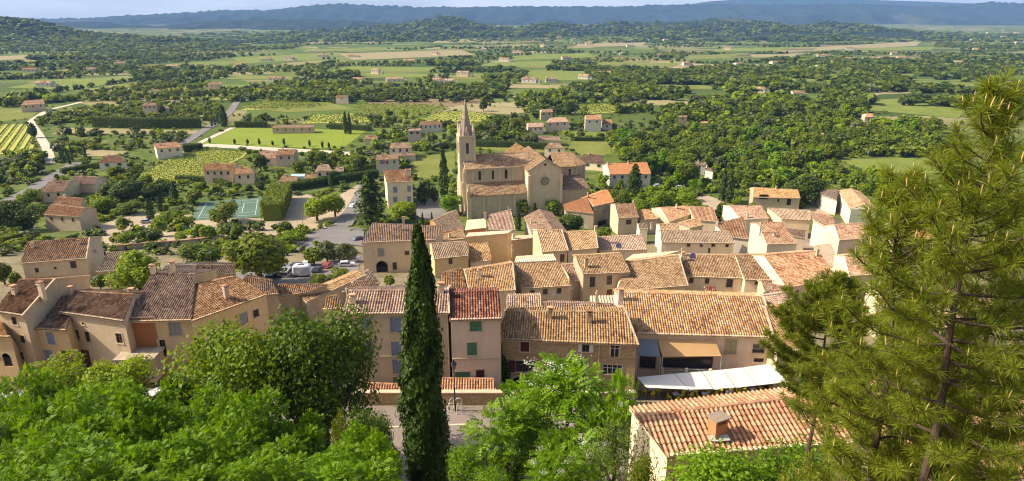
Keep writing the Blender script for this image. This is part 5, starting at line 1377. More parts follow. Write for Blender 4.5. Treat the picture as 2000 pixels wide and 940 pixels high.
T(844, 414, 445, 5, 'cyp', 'right one of two thin pencil cypresses on the church forecourt')
T(202, 380, 416, 56, 'broad-bright', 'yellow-green tree touching the gable of the lower beige villa')
T(258, 388, 418, 62, 'broad-mid', 'row of low green foliage right of the yellow-green villa tree')
T(250, 340, 395, 80, 'round-dark', 'dark dense tree between the red roofed villas and the bright vineyard')
T(215, 348, 388, 44, 'round-dark', 'dark tree standing beside the long low red roof')
T(300, 352, 392, 54, 'round-dark', 'dark spreading tree at the lower left corner of the bright vineyard')
T(380, 362, 400, 40, 'round-mid', 'mid green tree above the tennis court corner')
T(343, 356, 396, 14, 'cyp', 'leaning dark cypress under the bright vineyard')
T(295, 388, 432, 16, 'cyp', 'thick dark cypress left of the fresh green tree')
T(313, 384, 412, 11, 'cyp', 'short dark cypress right behind the thick one')
T(28, 384, 452, 100, 'broad-dark', 'big dark tree mass beside the left road, nearest the lower beige villa')
T(80, 392, 420, 44, 'round-mid', 'green tree on the road side of the pink terrace')
T(60, 365, 400, 50, 'broad-bright', 'bright green tree hanging over the left road')
T(640, 468, 512, 44, 'loose-olive', 'grey-green olive tree by the road junction, left one')
T(676, 474, 512, 46, 'loose-olive', 'grey-green olive tree by the road junction, right one')
T(614, 474, 518, 44, 'round-mid', 'dark green bush left of the olive trees')
T(622, 532, 562, 46, 'broad-mid', 'left half of the bushy hedge behind the cream tiled strip roof')
T(662, 520, 556, 60, 'broad-mid', 'right half of the bushy hedge behind the cream tiled strip roof')
T(762, 532, 560, 28, 'round-mid', 'small green courtyard bush below the arched doorway')
T(10, 500, 556, 50, 'round-dark', 'dark tree at the left frame edge below the farmhouse')
T(34, 522, 562, 30, 'round-mid', 'green bush between the farmhouse and the left frame edge')
T(1410, 332, 394, 15, 'cyp', 'left one of the twin cypresses behind the rosy roof cluster')
T(1423, 340, 396, 17, 'cyp', 'right one of the twin cypresses behind the rosy roof cluster')
T(1402, 398, 430, 12, 'cyp', 'low cypress at the edge of the shaded rosy roof')
T(1566, 328, 400, 92, 'round-dark', 'darkest big tree of the wood, behind the balcony house')
T(1238, 320, 384, 44, 'con', 'dark pine in front of the bright orange roofed villa')
T(1340, 300, 362, 66, 'round-mid', 'round tree just below the small white ruin')
T(1290, 372, 416, 60, 'loose-bright', 'brightest yellow-green garden tree right of the dark tiled house')
T(1340, 376, 416, 56, 'loose-bright', 'yellow-green garden tree next to the sunny lane')
T(1250, 382, 418, 46, 'round-bright', 'light green garden tree behind the dark tiled house')
T(1210, 366, 408, 56, 'broad-mid', 'broad garden tree right behind the upper orange roof')
T(1140, 360, 396, 30, 'round-mid', 'green tree under the apse of the church')
T(1374, 392, 432, 34, 'round-fresh', 'rounded green bush left of the low cypress')
T(1466, 386, 428, 22, 'round-bright', 'yellow-green bush at the left corner of the balcony house')
T(1180, 440, 472, 40, 'broad-mid', 'dark green shrub in the walled garden by the orange house')
T(1110, 440, 472, 50, 'broad-dark', 'dark shrub below the dark bushy garden tree')
T(1395, 555, 590, 34, 'loose-fresh', 'leafy vine in the courtyard left of the terrace wall')
T(1325, 552, 585, 34, 'round-mid', 'green plant in the courtyard beside the small red roof')
T(1090, 576, 592, 40, 'broad-bright', 'bright weeds growing on the wall above the sagging roof')
T(66, 232, 270, 22, 'tall-dark', 'dark tall tree at the bend of the dusty track')
T(438, 205, 248, 14, 'cyp', 'tall cypress pair end of the lane trees')
T(288, 204, 224, 8, 'cyp', 'cypress standing at the front of the large pink farmhouse')
T(318, 196, 226, 16, 'tall-dark', 'dark tree covering the corner of the large pink farmhouse')
T(510, 292, 334, 34, 'round-dark', 'dark round tree between the two pink villas under the path')
T(585, 305, 345, 30, 'round-mid', 'green tree right of the pink villa under the path')
T(676, 218, 262, 9, 'cyp', 'left one of two tall cypresses behind the pitch')
T(684, 222, 262, 8, 'cyp', 'right one of two tall cypresses behind the pitch')
T(648, 335, 366, 10, 'cyp', 'small dark cypress beside the hipped villa')
T(944, 188, 218, 22, 'round-dark', 'single dark round tree in the field right of the spire tip')
T(832, 270, 300, 28, 'round-bright', 'yellow-green tree on the slope left of the spire')
for i, (x, y0, y1) in enumerate([(410, 266, 281), (459, 268, 283), (484, 268, 283), (507, 266, 284), (533, 272, 285), (555, 266, 285), (605, 270, 287), (630, 272, 290), (643, 274, 292)]):
    T(x, y0, y1, 7, 'tall-dark', 'young slender tree in the row along the near edge of the sports pitch', 'young trees along the pitch')
for i, (x, y) in enumerate([(425, 240), (430, 239), (434, 238), (438, 237), (442, 235), (420, 243), (414, 245)]):
    T(x, y - 15, y + 2, 5, 'cyp', 'small cypress in the row along the lane to the pitch', 'cypresses along the lane')
for i, (x, y) in enumerate([(121, 312), (126, 314), (133, 312), (168, 308), (137, 318), (142, 310)]):
    T(x, y - 24, y + 4, 6, 'cyp', 'thin cypress in the group above the left villas', 'cypresses above the left villas')

# hedges
def hedge(px, w, h, label, mat='l_dark', pitch=.34):
    P = [hit(*q) for q in px]; pts, Ns = [], []
    o0 = P[0].copy(); core = MB()
    for a, b in zip(P[:-1], P[1:]):
        d = unit((b - a) * (1, 1, 0)); n = np.array([-d[1], d[0], 0]); L = np.linalg.norm((b - a)[:2])
        core.bar(a - o0 + (0, 0, h * .45), b - o0 + (0, 0, h * .45), w * .8, h * .9)
        k = int(L * (2 * h + w) / (pitch * pitch) * .8)
        u = rng.uniform(0, L, k); side = rng.random(k)
        top = side < w / (2 * h + w)
        v = np.where(top, rng.uniform(-.5, .5, k) * w, np.where(rng.random(k) < .5, -.5, .5) * w); z = np.where(top, h, rng.uniform(.1, 1, k) * h)
        q = a + d * u[:, None] + n * v[:, None]
        q[:, 2] = np.interp(q[:, 1], GY, GZ) + z + rng.normal(0, .1 * h ** .5, k)
        pts.append(q); Ns.append(np.where(top[:, None], [[0, 0, 1.]], n[None, :] * np.sign(v)[:, None]) + rng.normal(size=(k, 3)) * .5)
        EXCL.append([tuple((a + n * w)[:2]), tuple((b + n * w)[:2]), tuple((b - n * w)[:2]), tuple((a - n * w)[:2])])
    pts = np.concatenate(pts) - o0; Ns = np.concatenate(Ns)
    V, Fq = leaf_quads(pts, Ns, rng.uniform(.6, 1.2, len(pts)) * pitch, .8, rng)
    cv, cf = quad_arrays(core)
    o = obj('hedge', np_mesh('hedge', np.concatenate([V, cv]), np.concatenate([Fq, cf + len(V)]), [M[mat]]), loc=o0)
    tag(o, label, 'hedge'); return o
hedge([(533, 432), (552, 388)], 8, 7, 'tall dark clipped hedge block at the right end of the tennis court', 'l_mid', .45)
hedge([(562, 374), (620, 364), (690, 352), (738, 346)], 4, 3.5, 'long dark hedge curving above the road to the town house')
hedge([(185, 248), (300, 251), (392, 250)], 5, 7, 'tall dark windbreak hedge along the edge of the groves')
hedge([(460, 249), (522, 249)], 3, 4, 'dark clipped hedge at the far left end of the sports pitch')
hedge([(645, 252), (722, 256)], 3, 3.5, 'dark clipped hedge at the far right end of the sports pitch')
hedge([(930, 286), (1000, 288), (1080, 292)], 4, 3.5, 'dark hedge directly behind the church nave')
hedge([(358, 297), (396, 293)], 4, 4, 'dark clipped hedge right of the white villa')
hedge([(345, 352), (420, 356), (450, 366)], 2.5, 2.2, 'low hedge along the foot of the bright vineyard')
hedge([(1122, 275), (1188, 275)], 2.5, 2.2, 'dark clipped hedge under the green garden lawn')
hedge([(120, 340), (200, 326)], 2.5, 2.5, 'low hedge by the drive of the low pink villa')
hedge([(600, 352), (660, 350), (735, 330)], 3, 3, 'garden hedge between the hipped villa and the slope villas')
hedge([(820, 285), (890, 290)], 3, 3, 'dark hedge left of the church tower')
hedge([(40, 468), (0, 478)], 3, 2.5, 'ragged hedge left of the isolated farmhouse', 'l_mid')

# ------------------------------------------------------------------ woods and orchards: single trees first, the rest of them as one mass
ZT = []       # (x, y, h, w, colour, label, group)
def zone(px, area, hr, cols, label, group, jit=1):
    P = gpts(px)
    xs_, ys_ = [p[0] for p in P], [p[1] for p in P]
    A = (max(xs_) - min(xs_)) * (max(ys_) - min(ys_))
    n = int(A / (area * .75))
    for _ in range(n):
        x, y = rnd.uniform(min(xs_), max(xs_)), rnd.uniform(min(ys_), max(ys_))
        if not inside(x, y, P): continue
        if 'gravel yard' not in label and any(inside(x, y, e) for e in EXCL): continue
        h = rnd.uniform(*hr) * rnd.choice([.7, .9, 1, 1, 1.25]); ZT.append((x, y, h, h * rnd.uniform(.8, 1.5), rnd.choice(cols + ([br, br, ol] if rnd.random() < .3 else [])), label, group))
mg, dk, br, ol, fr = 'mid', 'dark', 'bright', 'olive', 'fresh'
zone([(1200, 335), (1185, 285), (1290, 258), (1420, 245), (1600, 250), (1830, 245), (1850, 305), (1640, 306), (1560, 330), (1480, 345), (1400, 342), (1290, 345)], 42, (5, 9), [mg, mg, mg, dk, fr], 'leafy tree in the wood right of the church', 'trees of the wood right of the church')
zone([(1420, 395), (1400, 345), (1500, 335), (1600, 320), (1650, 345), (1670, 368), (1600, 372), (1460, 372)], 48, (4, 7), [mg, br, mg, fr], 'light scrub tree in front of the wood, right side', 'scrub trees in front of the wood')
zone([(1280, 250), (1300, 205), (1420, 196), (1680, 192), (1700, 240), (1560, 248)], 70, (6, 10), [mg, dk, mg, dk], 'tree in the far half of the right-hand wood', 'trees of the far right-hand wood')
zone([(1000, 212), (1040, 178), (1200, 170), (1300, 182), (1330, 205), (1270, 222), (1190, 224), (1110, 228), (1040, 230)], 85, (6, 10), [mg, dk, dk], 'tree in the dark belt beyond the pink villas', 'trees of the dark belt')
zone([(928, 286), (935, 250), (985, 225), (1030, 240), (1040, 285)], 48, (4, 8), [dk, mg, dk, ol], 'tree in the dark grove right of the church spire', 'trees of the grove beside the spire')
zone([(712, 335), (735, 270), (790, 250), (800, 240), (880, 240), (888, 292), (812, 300), (800, 340)], 75, (4, 7), [mg, dk, ol, br], 'garden tree on the slope left of the spire', 'garden trees left of the spire')
zone([(70, 248), (85, 226), (260, 202), (430, 206), (430, 240), (190, 238)], 42, (3.5, 5), [mg, dk, mg], 'low tree in the grove around the pink farmhouse', 'trees of the groves')
zone([(100, 300), (110, 262), (190, 258), (395, 262), (380, 275), (300, 290), (200, 305)], 48, (3, 5.5), [mg, mg, dk, ol], 'low tree in the orchard above the white villa', 'trees of the orchard above the villas')
zone([(-20, 372), (-20, 305), (60, 298), (95, 318), (60, 352)], 45, (4, 7), [mg, dk, br], 'tree left of the road at the picture edge', 'trees left of the road')
zone([(200, 345), (280, 330), (300, 345), (330, 362), (320, 385), (220, 385)], 60, (3, 6), [dk, dk, mg], 'dark garden tree beside the red roofed villas', 'garden trees of the red roofed villas')
zone([(585, 335), (600, 305), (690, 300), (745, 320), (735, 345), (660, 345)], 70, (4, 7), [dk, mg, mg], 'garden tree around the hipped villa', 'garden trees of the hipped villa')
zone([(1155, 395), (1180, 360), (1280, 350), (1400, 372), (1380, 395), (1330, 405), (1250, 405)], 40, (3, 6), [br, mg, br, fr], 'garden tree between the orange villa and the village', 'garden trees right of the church')
zone([(1050, 262), (1110, 245), (1250, 245), (1320, 255), (1270, 275), (1200, 300), (1110, 275)], 110, (3, 6), [mg, dk, ol], 'garden tree around the pink villas', 'garden trees of the pink villas')
zone([(1380, 185), (1400, 145), (1700, 140), (1790, 160), (1690, 190)], 240, (7, 11), [mg, dk, dk], 'distant tree of the right-hand woods', 'distant trees on the right')
zone([(-20, 212), (-20, 186), (90, 180), (130, 196), (80, 206)], 110, (6, 10), [dk, mg], 'tree behind the old farmhouse at the left', 'trees behind the old farmhouse')
zone([(450, 178), (600, 162), (740, 185), (640, 206), (500, 196)], 170, (5, 9), [dk, mg, mg], 'tree beyond the orchard rows behind the pitch', 'trees beyond the orchard rows')
zone([(460, 248), (480, 222), (640, 215), (700, 235), (600, 242)], 150, (3.5, 6), [mg, ol, dk], 'scattered tree just behind the sports pitch', 'trees behind the sports pitch')
zone([(720, 256), (740, 215), (860, 210), (800, 240)], 110, (4, 7), [mg, dk], 'tree on the vine slope left of the spire', 'trees on the vine slope')
zone([(345, 345), (395, 352), (500, 350), (590, 362), (580, 378), (520, 380), (390, 385)], 60, (2.5, 4.5), [mg, dk, br], 'shrub along the upper side of the tennis court', 'shrubs above the tennis court')
zone([(215, 478), (225, 455), (330, 440), (420, 440), (425, 470), (330, 480)], 110, (3.5, 6), [br, mg, br, dk], 'small tree standing in the gravel yard', 'small trees of the gravel yard')
zone([(425, 470), (430, 450), (560, 445), (600, 470), (580, 500), (560, 470)], 45, (3, 6), [mg, br, dk], 'tree along the road side of the gravel yard', 'trees along the gravel yard')
zone([(30, 470), (0, 455), (0, 430), (60, 440), (120, 455), (60, 470)], 45, (2, 4), [mg, dk, ol], 'shrub behind the isolated farmhouse', 'shrubs behind the farmhouse')
zone([(560, 455), (600, 440), (650, 440), (620, 452)], 60, (1.2, 2.4), [mg, ol], 'low shrub on the road verge', 'shrubs on the road verge')
zone([(1640, 350), (1700, 340), (1900, 345), (1960, 420), (1700, 430)], 60, (4, 7), [mg, br, fr], 'tree on the slope behind the near pine', 'trees behind the near pine')
zone([(1320, 395), (1370, 408), (1420, 420), (1450, 395), (1420, 380)], 45, (2, 4), [br, mg], 'shrub along the sunny lane', 'shrubs along the sunny lane')
for _ in range(5200):      # low scrub and garden shrubs wherever nothing else stands
    px, py = rnd.uniform(-40, 1900), rnd.uniform(196, 500)
    if rnd.random() < .25 and py < 300: continue
    p = hit(px, py)
    if any(inside(p[0], p[1], e) for e in EXCL): continue
    if py > 440 and px > 690: continue
    h = rnd.uniform(1.0, 3.2); ZT.append((p[0], p[1], h, h * rnd.uniform(1, 1.7), rnd.choice([mg, mg, dk, ol, br]), None, None))
ZT.sort(key=lambda t: -t[2] / math.hypot(t[0], t[1]) * (t[5] is not None))
SH = list(SHAPES)
for t in ZT[:205]:
    x, y, h, w, c, lb, gr = t
    o = obj('leafy_tree', joined_mesh(rnd.choice(SH), c), loc=(x, y, gz(y) - .15))
    k = w / 6.8; o.scale = (k, k, h / 8.1); o.rotation_euler.z = rnd.uniform(0, 6.3)
    tag(o, lb, 'tree', gr)
MASS = [t[:5] for t in ZT[205:]]
# far plain: hedgerows and copses
g = random.Random(5)
def mass_ok(x, y): return not any(inside(x, y, e) for e in EXCL[-400:])
def far_line(x, y, L, an, hr, c, gap):
    n = int(L / gap * 1.3)
    for i in range(n):
        u = (i + g.random()) * gap - L / 2
        if g.random() < .12: continue
        xx, yy = x + math.cos(an) * u + g.gauss(0, 1.5), y + math.sin(an) * u + g.gauss(0, 1.5)
        h = g.uniform(*hr); MASS.append((xx, yy, h, h * g.uniform(.9, 1.6), c))
def far_copse(x, y, rx, ry, hr, cs, gap):
    n = int(math.pi * rx * ry / gap ** 2)
    for i in range(n):
        a, r = g.uniform(0, 6.28), math.sqrt(g.random())
        r *= 1 + .25 * math.sin(a * 3 + x)
        h = g.uniform(*hr); MASS.append((x + math.cos(a) * r * rx, y + math.sin(a) * r * ry, h, h * g.uniform(1.1, 1.8), g.choice(cs)))
for i in range(470):
    px, py = g.uniform(-60, 2060), 84 + 116 * g.random() ** 1.15
    if px > 1640 and g.random() < .4: py = g.uniform(62, 90)
    if px > 1250 and py > 150 or (380 < px < 760 and py > 205) or (px < 1200 and g.random() < .42): continue
    p = hit(px, py); k = 1 + p[1] / 1500
    far_line(p[0], p[1], g.uniform(50, 210) * k ** .5, g.choice([.05, .12, .12, .2, 1.4]) + g.gauss(0, .05), (4, 8), g.choice(['dark', 'dark', 'mid']), 6 * k ** .5)
for i in range(110):
    px, py = g.uniform(-60, 2060), 80 + 105 * g.random() ** 1.1
    if g.random() > (.14 if px < 1150 else (.45 if py < 130 else .9)) or (py > 160 and px > 700 and px < 1000): continue
    p = hit(px, py); k = 1 + p[1] / 1200
    far_copse(p[0], p[1], g.uniform(20, 80) * k ** .6 * (1.35 if px > 1150 else 1), g.uniform(10, 26) * k * (1.2 if px > 1150 else 1), (5, 10), ['dark', 'dark', 'mid'], 9 * k ** .6)
for px, py, rx, ry in [(885, 128, 45, 25), (930, 140, 50, 16), (1030, 155, 120, 22), (660, 150, 60, 25), (60, 130, 110, 24), (220, 138, 130, 18), (330, 150, 70, 20), (420, 140, 50, 20), (1450, 165, 150, 40), (1600, 150, 160, 45), (1700, 125, 200, 60), (1850, 140, 200, 60), (1950, 180, 120, 40), (1500, 140, 120, 40), (1850, 118, 200, 40), (1250, 138, 90, 18), (100, 115, 260, 60), (300, 112, 200, 60), (1900, 205, 90, 25)]:
    p = hit(px, py); k = 1 + p[1] / 1200
    far_copse(p[0], p[1], rx, ry, (7, 12), ['dark', 'dark', 'mid'], 8 * k ** .6)
MASS = [m for m in MASS if m[1] < 600 or not any(inside(m[0], m[1], q) for q in FARF)]
LP = {}
for q, (n, lf) in enumerate(((130, 1.05), (46, 1.7), (18, 2.6))):
    for s in range(4):
        V, Fq = crown_arrays(50 + s, n, 3.4, 3.9, 3.3, lf, 9, spread=.8); LP[q, s] = V
for HV, n, sz in ((HILL1, 4200, (8, 13)), (HILL2, 4200, (12, 20))):
    for i in g.sample(range(len(HV)), min(n, len(HV))):
        v = HV[i]
        if vnoise(np.array([v[0] * .008]), np.array([v[1] * .008]), 77)[0] > .45: continue
        h = g.uniform(*sz); MASS.append((v[0] + g.gauss(0, 4), v[1] + g.gauss(0, 5), h, h * g.uniform(1.2, 2), g.choice(['dark', 'dark', 'mid']), v[2] - 1.5))
ci = {'mid': 0, 'dark': 1, 'bright': 2, 'olive': 3, 'fresh': 0}
Vs, Ms = [], []
for (x, y, h, w, c, *zz) in MASS:
    d = math.hypot(x, y); q = 0 if d < 620 else (1 if d < 1300 else 2)
    V = LP[q, rnd.randrange(4)]; a = rnd.uniform(0, 6.28); ca, sa = math.cos(a), math.sin(a); k = w / 6.8
    Vs.append(np.column_stack([(V[:, 0] * ca - V[:, 1] * sa) * k + x, (V[:, 0] * sa + V[:, 1] * ca) * k + y, V[:, 2] * h / 8 + (zz[0] if zz else gz(y))])); Ms.append(np.full(len(V) // 4, ci[c]))
Vs = np.concatenate(Vs); Ms = np.concatenate(Ms)
o = obj('woodland', np_mesh('woodland', Vs, np.arange(len(Vs)).reshape(-1, 4), [M['l_mid'], M['l_dark'], M['l_bright'], M['l_olive']], Ms))
tag(o, 'distant woods and hedgerows spread over the plain', 'woodland', kind='stuff')
print('trees: zone', len(ZT), 'mass', len(MASS), 'mass faces', len(Ms))
# ------------------------------------------------------------------ near trees below the viewpoint
def spray_arrays(seed, n, rx, rz, zc, L, k, pairs=6, spread=.68, lw=.30):
    """compound leaves: a drooping rachis with pairs of leaflets"""
    g = np.random.default_rng(seed)
    c = sph(k, g, .25) * (g.uniform(.3, 1, (k, 1)) ** .5) * spread; r = g.uniform(.17, .36, k); c[0] = 0; r[0] = .5
    w = r ** 2; w /= w.sum(); i = g.choice(k, n, p=w); d = sph(n, g, .35)
    P = (c[i] + d * (r[i] * g.uniform(.6, 1.05, n))[:, None]) * np.array([rx, rx, rz]) + np.array([0, 0, zc])
    D = d + g.normal(size=(n, 3)) * .5; D[:, 2] -= .15; D /= np.linalg.norm(D, axis=1, keepdims=True)
    N = np.array([0, 0, 1.]) + d * .5 + g.normal(size=(n, 3)) * .35; N -= D * (N * D).sum(1, keepdims=True); N /= np.linalg.norm(N, axis=1, keepdims=True)
    S = np.cross(N, D); Ls = L * g.uniform(.7, 1.2, n)[:, None]
    out = []
    for j in range(pairs):
        f = (j + .6) / pairs
        b = P + D * Ls * f + np.array([0, 0, -1.]) * Ls * .22 * f * f
        l = Ls * .34 * (1 - .35 * abs(f - .45))
        for sg in (-1, 1):
            t = S * sg * .85 + D * .5 - N * .12; t /= np.linalg.norm(t, axis=1, keepdims=True); bb = np.cross(N, t)
            out.append(np.stack([b, b + t * l * .5 + bb * l * lw, b + t * l, b + t * l * .5 - bb * l * lw], 1))
    V = np.concatenate(out, 1).reshape(-1, 3)
    return V, np.arange(len(V)).reshape(-1, 4)

NEAR = {}
def near_crown(style, v=0):
    k = (style, v)
    if k in NEAR: return NEAR[k]
    if style == 'ail': V, Fq = spray_arrays(20 + v, 6200, 3.6, 3.8, 4.1, .44, 30, 6, .95); m = 'l_fresh'
    elif style == 'oak': V, Fq = crown_arrays(31 + v, 15000, 3.5, 3.3, 4.8, .105, 30, .7, .72); m = 'l_mid'
    elif style == 'plane': V, Fq = crown_arrays(41 + v, 4200, 3.6, 2.8, 5.2, .16, 18, .9, .75); m = 'l_bright'
    elif style == 'bush': V, Fq = crown_arrays(61 + v, 7000, 3.5, 3.4, 4.4, .11, 20, .7, .7); m = 'l_fresh'
    elif style == 'wispy': V, Fq = crown_arrays(71 + v, 2600, 3.4, 3.8, 4.2, .17, 40, .3, .9); m = 'l_olive'
    elif style == 'elder': V, Fq = spray_arrays(81 + v, 1250, 3.7, 3.4, 4.6, .70, 22, 5, .85); m = 'l_fresh'
    NEAR[k] = np_mesh('crown', V, Fq, M[m])
    return NEAR[k]
def near_tree(px, yt, D, wpx, style, label, v=0, mat=None, flowers=0, name='leafy_tree', hmin=2.0):
    z0 = gz(D); top = at_y(px, yt, D); ht = max(hmin, top[2] - z0)
    wm = wpx / FPX * (D * CP - (top[2] - 2) * SP)
    r = empty(name, (top[0], D, z0 - .1), rnd.uniform(0, 6.3)); tag(r, label, 'tree' if ht > 3.4 else 'bush')
    sx, sz = wm / 7.0, ht / 8.1
    tr = obj('trunk', trunk_mesh('trunk', 3.4, .26, 7, v + 3, 3.3), r); tr.scale = (sx, sx, sz)
    c = obj('crown', near_crown(style, v), r); c.scale = (sx, sx, sz)
    if mat: 
        c.data = c.data.copy(); c.data.materials[0] = M[mat]
    if flowers:
        gg = np.random.default_rng(3); Vc = np.empty(len(c.data.vertices) * 3, np.float32); c.data.vertices.foreach_get('co', Vc); Vc = Vc.reshape(-1, 3)
        cl = Vc[gg.choice(len(Vc), 46, replace=False)]; cl = cl[cl[:, 2] > 4.2]
        pts = np.repeat(cl, 60, 0) + gg.normal(size=(len(cl) * 60, 3)) * [.2, .2, .06] + [0, 0, .12]
        V, Fq = leaf_quads(pts, np.array([[0, 0, 1.]]) + gg.normal(size=pts.shape) * .5, .035, .9, gg)
        f = obj('blossom', np_mesh('blossom', V, Fq, M['flower']), r); f.scale = (sx, sx, sz)
    return r
near_tree(98, 704, 64.5, 150, 'plane', 'pollarded plane tree in front of the low ochre house', 0)
near_tree(228, 692, 64.5, 150, 'plane', 'pollarded plane tree in front of the long beige house', 1)
M['l_big'] = m_leaf('big_tree_leaf', (.05, .115, .004), (.21, .29, .008), .38)
M['l_bigdark'] = m_leaf('dark_round_tree_leaf', (.032, .078, .004), (.13, .20, .008), .28)
near_tree(425, 622, 47, 290, 'oak', 'lighter left one of the two big round trees in front of the village', 0, 'l_big')
near_tree(605, 578, 50, 305, 'oak', 'big dark round tree in front of the yellow house', 1, 'l_bigdark')
near_tree(655, 782, 40, 44, 'bush', 'small upright bush in front of the big dark round tree', 0, 'l_mid')
AIL = [(28, 738, 46, 190, 'green compound-leaved tree in the lower left mass, beside the parked white car'), (160, 748, 44, 210, 'green compound-leaved tree in the lower left mass, below the long beige house'), (285, 742, 43, 200, 'green compound-leaved tree touching the left foot of the lighter big tree'),
       (-30, 800, 35, 240, 'tree cut by the left frame edge in the lower left mass'), (92, 792, 35, 240, 'second-row tree of the lower left mass, under the pollarded plane'), (225, 785, 34, 240, 'second-row tree of the lower left mass, under the grey terrace slab'), (352, 765, 37, 230, 'tall fresh tree of the lower left mass, below the lighter big tree'),
       (468, 790, 36, 220, 'fresh tree directly below the gap between the two big trees'), (572, 798, 37, 200, 'fresh tree directly below the big dark round tree'), (700, 842, 36, 150, 'fresh tree between the small upright bush and the cypress foot'),
       (45, 858, 27, 280, 'front-row tree in the lower left corner of the picture'), (200, 868, 26, 290, 'front-row tree right of the lower left corner'), (365, 850, 28, 280, 'front-row tree with tall light sprays, a third along the lower edge'), (520, 862, 28, 270, 'front-row tree in the middle of the lower left mass'), (650, 868, 28, 230, 'front-row tree nearest the cypress, left of it'), (735, 850, 31, 130, 'narrow fresh tree touching the left flank of the cypress'),
       (118, 915, 22, 300, 'lowest tree at the bottom edge, far left'), (300, 905, 22, 300, 'lowest tree at the bottom edge, below the tall light sprays'), (470, 912, 22, 280, 'lowest tree at the bottom edge, below the big dark round tree'), (640, 910, 23, 260, 'lowest tree at the bottom edge, left of the cypress')]
for i, (x, yt, D, w, lb) in enumerate(AIL): near_tree(x + rnd.uniform(-15, 15), yt + rnd.uniform(-22, 14), D, w * rnd.uniform(.66, .86), 'ail', lb, i % 3, 'l_fresh')
near_tree(718, 786, 44, 110, 'oak', 'low dark tree between the big dark round tree and the cypress', 0, 'l_bigdark')
near_tree(905, 860, 41, 150, 'bush', 'rounded bright green bush right of the cypress foot', 1)
near_tree(960, 905, 38, 110, 'bush', 'low bush at the bottom edge between the cypress and the blossoming tree', 0)
near_tree(1095, 715, 44, 300, 'elder', 'airy light green tree with cream blossom in front of the stone house', 0, None, 1)
near_tree(1010, 790, 42, 150, 'elder', 'left lower bough tree of the airy blossoming group over the square', 1)
near_tree(1212, 738, 43, 120, 'elder', 'airy blossoming tree reaching to the white canopy', 2, None, 1)
near_tree(1110, 868, 37, 160, 'elder', 'lower airy shrub under the blossoming tree', 1, None, 1)
near_tree(1225, 812, 28.5, 150, 'wispy', 'thin wispy dry shrub against the near house wall', 0)
near_tree(1435, 870, 25.5, 310, 'bush', 'dense green bush under the brick chimney of the near house', 1, 'l_fresh')
near_tree(1600, 905, 23, 180, 'bush', 'green bush at the bottom edge under the pine', 0, 'l_mid')
near_tree(1985, 850, 22, 80, 'bush', 'ivy green bush at the lower right corner', 0, 'l_mid')

# the tall cypress
z0 = gz(33); tp = at_y(826, 441, 33); Hh = tp[2] - z0
r = empty('cypress_tree', (at_y(822, 700, 33)[0], 33, z0)); tag(r, 'tall dark cypress standing alone in front of the yellow house', 'cypress')
obj('trunk', trunk_mesh('trunk', 6, .28, 0, 5), r)
V, Fq = cyp_arrays(12, 34000, 1.17, Hh, .15, .8)
f = (V[:, 2] / Hh); V[:, 0] += .10 * np.sin(f * 9) + f * .12
V2, F2 = cyp_arrays(15, 1500, .62, Hh * .55, .15, Hh * .35); V2[:, 0] += .45
obj('crown', np_mesh('crown', np.concatenate([V, V2]), np.concatenate([Fq, F2 + len(V)]), M['l_cyp']), r)
core = MB(); core.tube([(0, 0, .8), (0, 0, Hh * .3), (0, 0, Hh * .7), (0, 0, Hh * .95)], [.8, 1.0, .55, .05], 8); core.build('inner_branches', [m_plain('cypress_inner', (.02, .025, .01), .95)], r)

